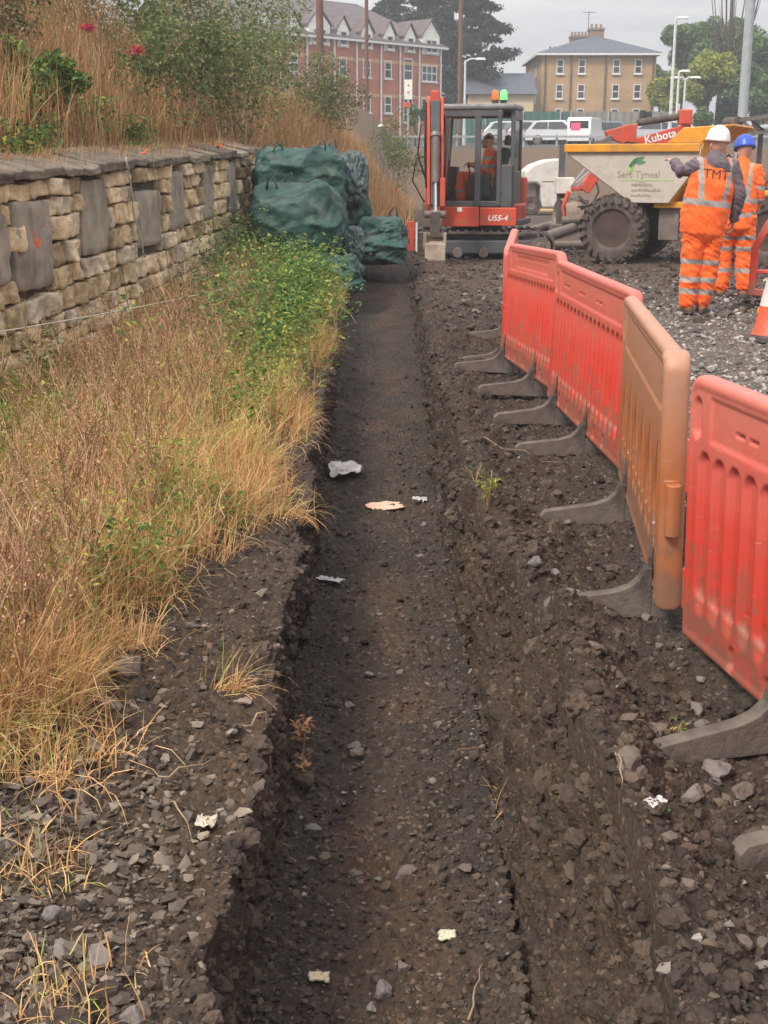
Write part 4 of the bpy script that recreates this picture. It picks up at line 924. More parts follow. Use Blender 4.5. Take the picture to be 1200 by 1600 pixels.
# ================================================================ EXCAVATOR
m_ored = pm('machine_red_orange', (.62, .075, .035), .4, var=.12, scale=3, dirt=.35, dirtc=(.22, .12, .08), dscale=5)
m_cab = pm('cab_grey', (.085, .088, .095), .45, var=.15, dirt=.25, dirtc=(.16, .14, .12))
m_roof = pm('cab_roof_grey', (.22, .22, .22), .6, var=.15, dirt=.3)
m_blk = pm('black_rubber_track', (.055, .05, .048), .8, var=.25, bump=.3, bscale=40, dirt=.6, dirtc=(.16, .115, .09), dscale=5)
m_steel = pm('worn_steel', (.20, .17, .15), .5, .3, var=.25, bump=.2, dirt=.5, dirtc=(.16, .10, .07))
m_beige = pm('muddy_bucket', (.34, .27, .2), .75, var=.25, bump=.4, bscale=30, dirt=.5, dirtc=(.16, .1, .07))
m_chrome = pm('bright_rod', (.75, .75, .75), .2, .8, var=.05)
m_hose = pm('black_hose', (.02, .02, .02), .5)
m_seat = pm('black_seat', (.04, .038, .04), .7, var=.2)
m_white = pm('white_letter', (.8, .8, .78), .6)
def glass(name, c=(.7, .85, .8), mixf=.78):
    if name in MATS: return MATS[name]
    m, nt, b = newmat(name); L = nt.links.new
    tr = N(nt, 'ShaderNodeBsdfTransparent'); tr.inputs[0].default_value = (*c, 1); gl = N(nt, 'ShaderNodeBsdfGlossy'); gl.inputs['Roughness'].default_value = .06; gl.inputs[0].default_value = (.9, .95, .95, 1)
    fr = N(nt, 'ShaderNodeFresnel'); fr.inputs[0].default_value = 1.5; ad = N(nt, 'ShaderNodeMath', operation='ADD'); ad.inputs[1].default_value = .0; L(fr.outputs[0], ad.inputs[0])
    ms = N(nt, 'ShaderNodeMixShader'); L(ad.outputs[0], ms.inputs[0]); L(tr.outputs[0], ms.inputs[1]); L(gl.outputs[0], ms.inputs[2]); L(ms.outputs[0], nt.nodes['Material Output'].inputs[0]); MATS[name] = m; return m
m_glass = glass('cab_glass', (.97, 1, .99))
def text_obj(name, body, size, m, parent, M, ext=.004, shear=0, bold=0, project=None, align='CENTER'):
    cu = bpy.data.curves.new(name, 'FONT'); cu.body = body; cu.size = size; cu.extrude = ext; cu.align_x = align; cu.shear = shear; cu.offset = bold; cu.resolution_u = 3
    tmp = bpy.data.objects.new('tmp', cu); col.objects.link(tmp); dg = bpy.context.evaluated_depsgraph_get(); me = bpy.data.meshes.new_from_object(tmp.evaluated_get(dg)); bpy.data.objects.remove(tmp)
    me.materials.clear(); me.materials.append(m); me.name = name
    for v in me.vertices: v.co = M @ v.co
    o = bpy.data.objects.new(name, me); col.objects.link(o); o.parent = parent; return o
def basis(x, y, o):
    """matrix that lays text with its baseline along x and up along y at o"""
    x = Vector(x).normalized(); y = Vector(y); y = (y - x * y.dot(x)).normalized(); z = x.cross(y); M = Matrix((x, y, z)).transposed().to_4x4(); M.translation = o; return M
def track(parent, y, x0=-1.12, x1=1.12, h=.44, w=.38):
    """rubber track loop with lugs"""
    r = h / 2; mb = MB(); pts = []
    for k in range(13): a = math.pi / 2 + math.pi * k / 12; pts.append((x0 + r + r * math.cos(a), r + r * math.sin(a)))
    for k in range(13): a = -math.pi / 2 + math.pi * k / 12; pts.append((x1 - r + r * math.cos(a), r + r * math.sin(a)))
    inner = [((x - (x0 + x1) / 2) * .97 + (x0 + x1) / 2, r + (z - r) * .86) for x, z in pts]; n = len(pts)
    vs = [(x, y - w / 2, z) for x, z in pts] + [(x, y + w / 2, z) for x, z in pts] + [(x, y - w / 2, z) for x, z in inner] + [(x, y + w / 2, z) for x, z in inner]; fs = []
    for i in range(n): j = (i + 1) % n; fs += [(i, j, n + j, n + i), (2 * n + i, 3 * n + i, 3 * n + j, 2 * n + j), (i, 2 * n + i, 2 * n + j, j), (n + i, n + j, 3 * n + j, 3 * n + i)]
    mb.add(vs, fs)
    L_ = 2 * (x1 - x0 - h) + math.pi * h; ns = 40
    for k in range(ns):
        s = k / ns * L_; st = x1 - x0 - h
        if s < st: p, d = (x0 + r + s, h), (1, 0)
        elif s < st + math.pi * r: a = math.pi / 2 - (s - st) / r; p, d = (x1 - r + r * math.cos(a), r + r * math.sin(a)), (math.sin(a), -math.cos(a))
        elif s < 2 * st + math.pi * r: p, d = (x1 - r - (s - st - math.pi * r), 0), (-1, 0)
        else: a = -math.pi / 2 - (s - 2 * st - math.pi * r) / r; p, d = (x0 + r + r * math.cos(a), r + r * math.sin(a)), (math.sin(a), -math.cos(a))
        mb.beam((p[0] - d[0] * .02, y, p[1] - d[1] * .02), (p[0] + d[0] * .02, y, p[1] + d[1] * .02), w * .96, .05, (-d[1], 0, d[0]))
    t = mb.build('track', m_blk, parent, bevel=.006)
    fr = MB(); fr.bb((x0 + r, y - w * .42, r * .55), (x1 - r, y + w * .35, r * 1.45)); fr.build('track_frame', m_cab, parent, bevel=.02)
    for x in np.linspace(x0 + r + .1, x1 - r - .1, 5): q = MB(); q.lathe([(.0, -.03), (.075, -.03), (.09, 0), (.075, .03), (0, .03)], (x, y - w * .44, r * .62), 'Y', 14); q.build('roller', m_steel, parent)
    for x in (x0 + r, x1 - r): q = MB(); q.lathe([(0, -.05), (.06, -.05), (.08, -.03), (.16, -.03), (.165, .02), (0, .02)], (x, y - w * .42, r), 'Y', 20); q.build('sprocket', m_steel, parent)
ex, ey = 1.60, 22.35
EX = thing('excavator', 'red and grey tracked excavator parked side on at the far end of the trench', 'excavator', (ex, ey, gz(ex, ey) + .0), 0)
track(EX, -.72, -1.15, 1.22, .48); track(EX, .72, -1.15, 1.22, .48)
q = MB(); q.bb((-.55, -.6, .2), (.55, .6, .48)); q.lathe([(.0, .48), (.42, .48), (.42, .60), (0, .60)]); q.build('undercarriage', m_cab, EX, bevel=.015)
q = MB(); q.bb((-1.62, -.95, .06), (-1.55, .95, .44)); q.bb((-1.60, -.94, .0), (-1.56, .94, .06)); q.build('dozer_blade', m_cab, EX, bevel=.01)
for y in (-.32, .32): q = MB(); q.beam((-1.56, y, .25), (-.45, y, .34), .1, .12); q.build('blade_arm', m_cab, EX, bevel=.01)
q = MB(); q.bb((-1.22, -1.02, .12), (-1.10, -.93, .66)); q.build('red_guard', m_ored, EX, bevel=.01)
q = MB(); q.bb((-1.085, -1.01, .14), (-1.055, -.94, .64)); q.build('white_edge', m_white, EX)
a = R(-14); ca, sa = math.cos(a), math.sin(a)
HM = Matrix.Rotation(a, 4, 'Z')
def hb(name, m, fn, bevel=.02, smooth=False):
    q = MB(); fn(q); q.v = [tuple(HM @ Vector(v)) for v in q.v]; return q.build(name, m, EX, bevel=bevel, smooth=smooth)
# slewing house (x from front -.62 to rear .86, y -.72..+.72)
hb('deck', m_cab, lambda q: q.prism([(-.66, -.70), (.62, -.70), (.84, -.45), (.84, .45), (.62, .72), (-.66, .72)], .58, .68, 'Z'))
hb('side_panel', m_ored, lambda q: (q.bb((-.54, -.725, .56), (.14, -.69, .88)), q.bb((.155, -.725, .58), (.76, -.69, .87))), bevel=.012)
hb('counterweight', m_ored, lambda q: q.prism([(.50, -.68), (.66, -.64), (.76, -.40), (.80, 0), (.76, .40), (.70, .70), (.50, .72)], .58, .92, 'Z'), bevel=.03)
hb('engine_hood', m_ored, lambda q: q.bb((.05, .30, .68), (.74, .70, 1.35)), bevel=.04)
hb('tool_box', m_ored, lambda q: q.bb((-.62, .32, .68), (.05, .70, 1.12)), bevel=.04)
CZ0, CZ1 = .90, 2.40
def pillar(q, x, y, w=.06, d=.06, x2=None): q.beam((x, y, CZ0), (x if x2 is None else x2, y, CZ1), w, d, (0, 1, 0))
hb('cab_frame', m_cab, lambda q: (pillar(q, -.60, -.66, .045, .05, -.50), pillar(q, -.60, .22, .045, .05, -.50), pillar(q, .10, -.68, .10, .05), pillar(q, .45, -.68, .07, .06), pillar(q, .66, -.60, .07, .07), pillar(q, .66, .22, .06, .06),
    q.bb((-.62, -.69, .88), (.48, -.64, .97)), q.bb((-.56, -.70, 2.30), (.5, -.62, 2.42)), q.bb((-.62, .2, .88), (.66, .25, 1.25)), q.bb((-.52, .19, 2.3), (.66, .25, 2.42)), q.bb((.44, -.685, .88), (.67, -.60, 1.55)), q.bb((.63, -.58, .88), (.69, .2, 1.45)), q.bb((.63, -.58, 2.25), (.69, .2, 2.40)), q.bb((-.62, -.64, .88), (-.57, .2, 1.05)), q.bb((-.53, -.64, 2.30), (-.48, .2, 2.42))), bevel=.012)
hb('cab_roof', m_roof, lambda q: q.bb((-.60, -.73, 2.41), (.70, .28, 2.50)), bevel=.035)
hb('cab_floor', m_cab, lambda q: q.bb((-.56, -.63, .80), (.62, .2, .885)), bevel=0)
hb('door_window', m_glass, lambda q: q.add([(-.575, -.665, .97), (.035, -.665, .97), (.035, -.665, 2.3), (-.50, -.665, 2.3), (-.575, -.659, .97), (.035, -.659, .97), (.035, -.659, 2.3), (-.50, -.659, 2.3)], [(0, 1, 2, 3), (7, 6, 5, 4), (0, 4, 5, 1), (1, 5, 6, 2), (2, 6, 7, 3), (3, 7, 4, 0)]), 0)
hb('side_window', m_glass, lambda q: q.bb((.165, -.668, .97), (.42, -.662, 2.3)), 0)
hb('rear_window', m_glass, lambda q: q.bb((.657, -.56, 1.45), (.663, .19, 2.25)), 0)
hb('rear_quarter_window', m_glass, lambda q: q.bb((.49, -.655, 1.56), (.62, -.649, 2.3)), 0)
hb('windscreen', m_glass, lambda q: q.add([(-.6, -.63, 1.05), (-.6, .19, 1.05), (-.51, .19, 2.3), (-.51, -.63, 2.3), (-.594, -.63, 1.05), (-.594, .19, 1.05), (-.504, .19, 2.3), (-.504, -.63, 2.3)], [(0, 1, 2, 3), (7, 6, 5, 4), (0, 4, 5, 1), (1, 5, 6, 2), (2, 6, 7, 3), (3, 7, 4, 0)]), 0)
hb('seat', m_seat, lambda q: (q.bb((.0, -.46, .93), (.46, -.0, 1.18)), q.beam((.36, -.23, 1.15), (.50, -.23, 1.82), .46, .12, (1, 0, 0)), q.beam((.50, -.23, 1.86), (.53, -.23, 2.02), .24, .08, (1, 0, 0))), .035)
hb('control_console', m_seat, lambda q: (q.bb((-.08, -.62, 1.05), (.3, -.50, 1.40)), q.bb((-.08, .04, 1.05), (.3, .16, 1.40))), .02)
for y in (-.56, .10): hb('joystick', m_seat, lambda q: (q.tube([(-.04, y, 1.38), (-.07, y, 1.50)], .012, 8), q.tube([(-.07, y, 1.50), (-.075, y, 1.59)], .024, 8)), 0, True)
hb('travel_lever', m_seat, lambda q: (q.tube([(-.42, -.28, .9), (-.36, -.28, 1.42)], .013, 6), q.tube([(-.42, -.14, .9), (-.36, -.14, 1.42)], .013, 6)), 0)
hb('dashboard', m_seat, lambda q: q.bb((-.52, -.1, 1.05), (-.36, .16, 1.52)), .02)
hb('grab_rail', m_cab, lambda q: q.tube([(-.36, -.70, 1.6), (-.36, -.72, 1.62), (-.36, -.72, 2.24), (-.36, -.70, 2.26)], .013, 6), 0)
hb('mirror', m_cab, lambda q: (q.tube([(-.55, -.68, 2.1), (-.66, -.84, 2.15), (-.66, -.86, 2.05)], .01, 6), q.box((-.66, -.87, 1.95), (.03, .14, .2))), .008)
m_beaO = pm('amber_beacon', (.9, .14, .03), .3, emit=.25); m_beaG = pm('green_beacon', (.10, .75, .12), .3, emit=1.6)
for (x, m, nm) in ((.30, m_beaO, 'amber_beacon'), (.44, m_beaG, 'green_beacon')):
    hb(nm, m, lambda q: q.lathe([(.0, .16), (.035, .155), (.055, .12), (.06, .02), (.06, 0), (0, 0)], (x, -.3, 2.57), 'Z', 14), 0, True)
    hb('beacon_base', m_blk, lambda q: (q.lathe([(0, 0), (.045, 0), (.065, .07), (0, .07)], (x, -.3, 2.50), 'Z', 14)), 0)
wd = HM @ Vector((.45, -.728, .66)); text_obj('model_lettering', 'U55-4', .13, m_white, EX, basis(HM @ Vector((1, 0, 0)), (0, 0, 1), wd), shear=.25, bold=.002)
hb('grab_handle', m_white, lambda q: q.bb((-.22, -.731, .80), (-.14, -.724, .87)), 0)
# boom (swung towards the camera), dipper and bucket
bx = -.80
def bp(name, m, fn, bevel=.012, smooth=False): q = MB(); fn(q); return q.build(name, m, EX, bevel=bevel, smooth=smooth)
bp('swing_bracket', m_steel, lambda q: (q.bb((bx - .16, -.85, .55), (bx + .16, -.45, .95)), q.lathe([(0, .5), (.14, .5), (.14, 1.0), (0, 1.0)], (bx, -.62, 0), 'Z', 16)), .02)
bp('boom', m_ored, lambda q: (q.beam((bx - .09, -.75, .85), (bx - .09, -.95, 1.85), .06, .26, (0, -1, 0)), q.beam((bx + .09, -.75, .85), (bx + .09, -.95, 1.85), .06, .26, (0, -1, 0)), q.beam((bx, -.93, 1.7), (bx, -1.38, 2.50), .24, .24, (0, -1, .5))), .015)
bp('boom_core', m_cab, lambda q: q.beam((bx, -.72, .85), (bx, -.93, 1.85), .13, .2, (0, -1, 0)), .01)
bp('boom_head', m_ored, lambda q: (q.bb((bx - .07, -1.50, 2.44), (bx + .07, -1.30, 2.66))), .02)
for s in (-1, 1):
    bp('dipper_plate', m_ored, lambda q: q.prism([(-1.36, 2.58), (-1.50, 2.55), (-1.62, 2.1), (-1.80, .95), (-1.72, .80), (-1.62, .9), (-1.42, 2.0)], bx + s * .105 - .022, bx + s * .105 + .022, 'X'), .008)
    bp('hose', m_hose, lambda q: q.tube(curve_pts((bx + s * .13, -1.0, 1.5), (bx + s * .15, -1.45, 2.3), .0, 8) + [Vector((bx + s * .17, -1.6, 1.9)), Vector((bx + s * .14, -1.7, 1.2))], .014, 6), 0, True)
bp('dipper', m_cab, lambda q: q.beam((bx, -1.46, 2.5), (bx, -1.70, .92), .15, .16, (0, -1, 0)), .015)
bp('bucket_cylinder', m_steel, lambda q: (q.tube([(bx, -1.66, 2.0), (bx, -1.80, 1.28)], .062, 14), q.tube([(bx, -1.64, 2.02), (bx, -1.67, 1.96)], .08, 14)), 0, 40)
bp('cylinder_rod', m_chrome, lambda q: q.tube([(bx, -1.80, 1.28), (bx, -1.88, .80)], .03, 12), 0, 40)
bp('red_cover', m_ored, lambda q: q.bb((bx + .07, -1.87, .92), (bx + .15, -1.80, 1.35)), .01)
bp('linkage', m_steel, lambda q: (q.beam((bx, -1.88, .86), (bx, -1.78, .46), .15, .12, (0, -1, 0)), q.tube([(bx - .17, -1.86, .80), (bx + .17, -1.86, .80)], .055, 12), q.tube([(bx - .15, -1.78, .48), (bx + .15, -1.78, .48)], .05, 12)), .01)
bp('bucket_bracket', m_beige, lambda q: (q.bb((bx - .18, -1.88, .28), (bx - .13, -1.70, .52)), q.bb((bx + .13, -1.88, .28), (bx + .18, -1.70, .52))), .01)
bp('bucket', m_beige, lambda q: (q.prism([(-1.60, .40), (-1.72, .42), (-1.92, .34), (-1.95, .10), (-1.88, -.05), (-1.84, -.05), (-1.86, .12), (-1.80, .26), (-1.62, .30)], bx - .16, bx + .16, 'X')), .008)
for x in (-.13, 0, .13): bp('tooth', m_steel, lambda q: q.prism([(-1.90, -.04), (-1.86, -.13), (-1.84, -.04)], bx + x - .022, bx + x + .022, 'X'), 0)
for s, z0, z1, yy in ((-.22, 1.2, 2.2, -1.2), (-.28, .9, 1.7, -.9)):
    bp('hose', m_hose, lambda q: q.tube([(bx + .0, yy, z1), (bx + s, yy - .05, z1 - .05), (bx + s * 1.2, yy, (z0 + z1) / 2), (bx + s * .4, yy + .1, z0)], .013, 6), 0, True)
# ================================================================ DUMPER
m_yel = pm('dumper_yellow', (.72, .30, .02), .45, var=.15, scale=2, dirt=.4, dirtc=(.30, .17, .08), dscale=3)
m_skipw = pm('dusty_white_skip', (.52, .46, .40), .65, var=.12, scale=3, dirt=.4, dirtc=(.30, .22, .16), dscale=3)
m_tyre = pm('muddy_tyre', (.075, .06, .052), .9, var=.3, scale=7, bump=.5, bscale=30, dirt=.6, dirtc=(.15, .115, .09), dscale=5)
m_darkred = pm('dark_chassis', (.06, .035, .03), .7, var=.2, dirt=.4)
def big_wheel(parent, c, r=.55, w=.42, flip=1):
    e = bpy.data.objects.new('wheel', None); 
    t = MB(); prof = [(r * .52, -w * .38), (r * .60, -w * .48), (r * .82, -w * .5), (r * .93, -w * .42), (r * .95, 0), (r * .93, w * .42), (r * .82, w * .5), (r * .60, w * .48), (r * .52, w * .38)]
    t.lathe(prof, (0, 0, 0), 'Y', 48, close=True)
    n = 22
    for k in range(n):
        for s in (-1, 1):
            a0 = 2 * math.pi * (k + (.5 if s > 0 else 0)) / n; a1 = a0 + .24
            p = Vector((r * .93 * math.cos(a0), s * .02, r * .93 * math.sin(a0))); q = Vector((r * .90 * math.cos(a1), s * w * .50, r * .90 * math.sin(a1))); q2 = Vector((r * .76 * math.cos(a1 + .05), s * w * .53, r * .76 * math.sin(a1 + .05)))
            t.beam(p, q, .065, .10, p); t.beam(q, q2, .065, .06, (0, s, 0))
    o = t.build('wheel', m_tyre, parent, smooth=35); o.location = c
    rm = MB(); rm.lathe([(r * .53, -w * .38), (r * .50, -w * .36), (r * .46, -w * .1), (r * .30, -w * .02), (r * .28, .0), (r * .12, 0), (r * .12, -w * .14), (0, -w * .14)] , (0, 0, 0), 'Y', 28)
    rm.lathe([(r * .53, w * .38), (r * .50, w * .36), (r * .46, w * .02), (r * .28, .03), (r * .12, .03), (r * .12, w * .2), (0, w * .2)], (0, 0, 0), 'Y', 28)
    rm.build('rim', m_darkred, o, smooth=35)
    for k in range(8):
        a_ = 2 * math.pi * k / 8; b_ = MB(); s = 1; b_.lathe([(0, .03), (.018, .03), (.018, .055), (0, .055)], (r * .2 * math.cos(a_), 0, r * .2 * math.sin(a_)), 'Y', 6); b_.build('wheel_nut', m_steel, o)
    return o
DX, DY = 4.10, 22.0
DU = thing('dumper', 'yellow articulated site dumper with a dusty white sided skip behind the workers', 'dumper', (DX, DY, gz(DX, DY) - .02), R(155))
for x in (0, -2.45):
    for y in (.86, -.86): big_wheel(DU, (x, y, .56))
prof = [(.80, 1.87), (.80, 1.73), (-.28, .98), (-.88, .98), (-1.32, 1.58), (-1.32, 1.87)]
hw = .98
for s in (1, -1):
    q = MB(); q.prism(prof, s * hw - .02, s * hw + .02, 'Y'); q.build('skip_side', m_skipw, DU, bevel=.01)
def plate(q, a, b, hw, th=.02):   # plate spanning the width between two profile points
    a = Vector((a[0], 0, a[1])); b = Vector((b[0], 0, b[1])); q.beam(a, b, 2 * hw - .04, th, Vector((0, 1, 0)).cross(b - a))
q = MB(); plate(q, (.79, 1.72), (-.27, .985), hw); plate(q, (-.27, .99), (-.88, .99), hw); q.build('skip_floor', m_skipw, DU)
q = MB(); plate(q, (-.89, .99), (-1.33, 1.59), hw, .03); plate(q, (-1.33, 1.6), (-1.36, 1.9), hw, .03); plate(q, (-1.36, 1.9), (-1.78, 2.16), hw, .03); q.build('skip_back_plate', m_yel, DU)
q = MB()
for s in (1, -1): q.bb((-1.33, s * (hw + .022), 1.76), (.82, s * (hw + .075), 1.885)); q.prism([(-1.32, 1.89), (-.80, 1.89), (-1.05, 2.12), (-1.76, 2.16)], s * hw - .012, s * hw + .012, 'Y')
q.bb((.80, -hw, 1.76), (.86, hw, 1.885)); q.build('skip_rim', m_yel, DU, bevel=.012)
q = MB(); q.bb((-1.2, -.34, .50), (.35, .34, .92)); q.bb((-.12, -.80, .46), (.12, .80, .66)); q.tube([(-.5, 0, .9), (-.5, 0, .98)], .2, 16); q.build('front_chassis', m_darkred, DU, bevel=.02)
q = MB(); q.bb((-1.1, .52, .90), (-.62, .90, 1.0)); q.build('yellow_bracket', m_yel, DU, bevel=.015)
q = MB(); q.bb((-1.02, .72, .40), (-.70, .82, .90)); q.build('step_plate', m_steel, DU, bevel=.01)
q = MB(); q.tube([(-.95, .3, .75), (-1.25, .3, 1.25)], .05, 12); q.tube([(-.95, -.3, .75), (-1.25, -.3, 1.25)], .05, 12); q.build('tipping_ram', m_steel, DU, smooth=40)
q = MB(); q.bb((-3.45, -.42, .5), (-1.2, .42, .85)); q.bb((-2.57, -.80, .46), (-2.33, .80, .66)); q.build('rear_chassis', m_darkred, DU, bevel=.02)
q = MB(); q.prism([(-2.35, .86), (-2.35, 1.45), (-2.55, 1.80), (-3.45, 1.70), (-3.55, 1.3), (-3.55, .86)], -.80, .80, 'Y'); q.build('engine_cover', m_yel, DU, bevel=.04)
for s in (1, -1): q = MB(); q.prism([(-1.75, 1.10), (-1.82, 1.16), (-3.1, 1.22), (-3.25, .95), (-3.15, .95), (-3.0, 1.14), (-1.95, 1.08)], s * .56, s * 1.02, 'Y'); q.build('mudguard', m_yel, DU, bevel=.015)
q = MB(); q.bb((-2.35, -.25, 1.05), (-1.95, .25, 1.22)); q.beam((-2.33, 0, 1.2), (-2.45, 0, 1.75), .45, .1, (1, 0, 0)); q.build('seat', m_seat, DU, bevel=.03)
q = MB(); q.bb((-1.65, -.3, .85), (-1.45, .3, 1.45)); q.build('steering_console', m_seat, DU, bevel=.03)
q = MB(); q.lathe([(.17, -.012), (.185, 0), (.17, .012), (.155, 0)], (0, 0, 0), 'Z', 24, close=True); q.tube([(0, -.16, 0), (0, .16, 0)], .01, 6); q.tube([(0, 0, 0), (.05, 0, -.3)], .02, 8); o = q.build('steering_wheel', m_seat, DU, smooth=True); o.location = (-1.62, 0, 1.58); o.rotation_euler = (0, R(-20), 0)
m_rops = pm('brown_roll_bar', (.22, .13, .09), .6, var=.2, dirt=.4)
q = MB()
for s in (1, -1): q.beam((-2.05, s * .52, .9), (-2.86, s * .48, 2.55), .09, .09, (1, 0, .5))
q.beam((-2.86, -.5, 2.55), (-2.86, .5, 2.55), .09, .09); q.build('roll_bar', m_rops, DU, bevel=.015)
q = MB(); q.tube([(-1.9, .5, 1.15), (-1.85, .62, 1.5), (-1.7, .62, 1.72), (-1.5, .55, 1.5)], .018, 8); q.build('grab_rail', m_seat, DU, smooth=True)
# lettering and leaf emblem on the near skip side (+Y side; text reads from left to right there)
def sk(x, z, off=.0225): return Vector((x, hw + off, z))
Bx = basis((-1, 0, 0), (0, 0, 1), sk(-.38, 1.37)); m_let = pm('worn_grey_letter', (.30, .25, .19), .8, var=.3, scale=30)
m_lg = pm('worn_light_green', (.36, .50, .13), .8, var=.25); m_dg = pm('worn_dark_green', (.10, .24, .14), .8, var=.25)
text_obj('skip_lettering', 'Sert Tyneal', .15, m_let, DU, Bx, ext=.002)
def leafpoly(cx, cz, L_, w, ang):
    pts = []
    for k in range(12): t = k / 12 * 2 * math.pi; u, v_ = L_ / 2 * math.cos(t), w / 2 * math.sin(t) * (1 - .35 * math.cos(t)); pts.append((cx + u * math.cos(ang) - v_ * math.sin(ang), cz + u * math.sin(ang) + v_ * math.cos(ang)))
    return pts
for (cx, cz, L_, w, an, m) in [(-.27, 1.55, .24, .09, 1.9, m_lg), (-.30, 1.60, .2, .07, 2.3, m_dg), (-.37, 1.64, .22, .08, 2.7, m_dg), (-.42, 1.60, .14, .06, 3.0, m_dg)]:
    q = MB(); q.prism(leafpoly(cx, cz, L_, w, an), hw + .0215, hw + .0245, 'Y'); q.build('leaf_emblem', m, DU)
rs = random.Random(5)
for zz, x0, x1 in ((1.24, -.28, -.60), (1.16, -.28, -.72), (1.08, -.28, -.58)):
    q = MB(); x = x0
    while x > x1: w = rs.uniform(.012, .03); h = rs.uniform(.02, .04); q.bb((x, hw + .0215, zz), (x - w, hw + .024, zz + h)); x -= w + .009
    q.build('small_lettering', m_let, DU)
q = MB(); q.bb((-.10, hw + .0215, 1.32), (-.95, hw + .0235, 1.335)); q.build('green_stripe', m_lg, DU)
# ================================================================ SECOND EXCAVATOR beyond the dumper
KX, KY = 6.9, 27.6; kz = gzf(KX, KY)
KE = thing('excavator', 'red excavator behind the dumper with its lettered boom laid forward to the left', 'excavator', (KX, KY, kz), 0)
def kp(name, m, fn, bevel=.012, smooth=False): q = MB(); fn(q); return q.build(name, m, KE, bevel=bevel, smooth=smooth)
track(KE, -.7, -1.0, 1.2); track(KE, .7, -1.0, 1.2)
kp('house', m_ored, lambda q: q.prism([(-.5, -.75), (.9, -.75), (1.2, -.3), (1.2, .3), (.9, .75), (-.5, .75)], .55, 1.35, 'Z'), .05)
0 and kp('canopy_frame', m_cab, lambda q: ([q.beam((x, y, 1.3), (x, y, 2.5), .06, .06, (0, 1, 0)) for x in (-.3, .8) for y in (-.6, .3)], q.bb((-.33, -.63, 1.30), (.83, .33, 1.36))))
0 and kp('canopy', m_cab, lambda q: q.bb((-.45, -.7, 2.5), (.9, .4, 2.58)), .03)
kp('seat', m_seat, lambda q: (q.bb((.1, -.4, 1.35), (.5, .1, 1.5)), q.bb((.45, -.4, 1.5), (.55, .1, 2.0))), .03)
P1 = P(1068, 205, KY - .6) - Vector((KX, KY, kz)); P2 = P(985, 226, KY - .6) - Vector((KX, KY, kz)); P3 = P(952, 215, KY - .6) - Vector((KX, KY, kz))
kp('boom', m_ored, lambda q: q.prism([(-.4, 1.0), (-.2, 1.35), (P1.x + .1, P1.z + .15), (P1.x, P1.z + .12), (P2.x, P2.z + .10), (P2.x, P2.z - .08), (P1.x - .2, P1.z - .24), (P1.x + .2, P1.z - .3)], P1.y - .09, P1.y + .09, 'Y'), .015)
kp('boom_head', m_ored, lambda q: (q.bb((P1.x - .12, P1.y - .13, P1.z + .12), (P1.x + .14, P1.y + .13, P1.z + .42))), .03)
kp('boom_cylinder', m_blk, lambda q: q.tube([(P1.x, P1.y, P1.z + .3), (P1.x - .95, P1.y, P1.z + .16)], .07, 12), 0, 40)
kp('cylinder_rod', m_chrome, lambda q: q.tube([(P1.x - .95, P1.y, P1.z + .16), (P2.x + .12, P2.y, P2.z + .30)], .035, 10), 0, 40)
kp('dipper', m_ored, lambda q: q.prism([(P2.x + .10, P2.z + .40), (P2.x + .10, P2.z - .02), (P2.x - .18, P2.z + .02), (P3.x - .05, P3.z - .0), (P3.x - .1, P3.z + .12), (P2.x - .1, P2.z + .38)], P2.y - .1, P2.y + .1, 'Y'), .015)
kp('bucket', m_steel, lambda q: q.prism([(P3.x + .02, P3.z + .05), (P3.x - .22, P3.z - .05), (P3.x - .24, P3.z - .32), (P3.x - .02, P3.z - .5), (P3.x + .25, P3.z - .45), (P3.x + .0, P3.z - .35)], P3.y - .25, P3.y + .25, 'Y'), .01)
kp('hose', m_hose, lambda q: q.tube([(P2.x + .25, P2.y - .12, P2.z), (P2.x - .1, P2.y - .14, P2.z + .05), (P2.x - .35, P2.y - .12, P2.z - .06), (P2.x - .38, P2.y - .12, P2.z - .3)], .02, 6), 0, True)
dv = Vector((P1.x - P2.x, 0, P1.z - P2.z)); text_obj('boom_lettering', 'Kubota', .22, m_white, KE, basis(dv, (0, 0, 1), Vector((P2.x, P2.y - .093, P2.z - .06)) + dv * .56), bold=.004)

# ================================================================ CONE, SIDE BARRIER
m_coner = pm('cone_red', (.72, .10, .04), .5, var=.12, dirt=.3, dirtc=(.3, .15, .1)); m_conew = pm('cone_white', (.62, .60, .57), .5, var=.1, dirt=.2)
g = G(1208, 538, .12); zc_ = gz(g.x, g.y)
CN = thing('traffic_cone', 'red traffic cone with a white band and black base at the right edge', 'traffic cone', (g.x + .05, g.y + .2, zc_ + .01), R(12))
q = MB(); q.box((0, 0, .025), (.42, .42, .05), taper=.93); q.build('base', m_blk, CN, bevel=.012)
q = MB(); q.lathe([(.185, .052), (.165, .07), (.125, .30)], (0, 0, 0), 'Z', 28); q.build('lower_cone', m_coner, CN, smooth=40)
q = MB(); q.lathe([(.127, .295), (.085, .52), (.0, .52)], (0, 0, 0), 'Z', 28); q.build('white_band', m_conew, CN, smooth=40)
q = MB(); q.lathe([(.084, .518), (.035, .745), (.028, .75), (.02, .7)], (0, 0, 0), 'Z', 28); q.build('upper_cone', m_coner, CN, smooth=40)
g = G(1168, 478, .24); zb_ = gz(g.x, g.y)
RB = thing('plastic_barrier', 'open slotted red plastic barrier standing by the cone at the right edge', 'barrier', (g.x, g.y, zb_), R(-33), 'plastic barriers at the roadside')
q = MB()
q.prism([(0, .14), (0, .62), (.20, 1.0), (1.9, 1.0), (1.9, .93), (.24, .93), (.07, .60), (.07, .21), (1.9, .21), (1.9, .14)], -.028, .028, 'Y'); q.bb((.14, -.024, .74), (1.9, .024, .80))
for i in range(11): q.bb((.22 + i * .16, -.0245, .205), (.26 + i * .16, .0245, .745))
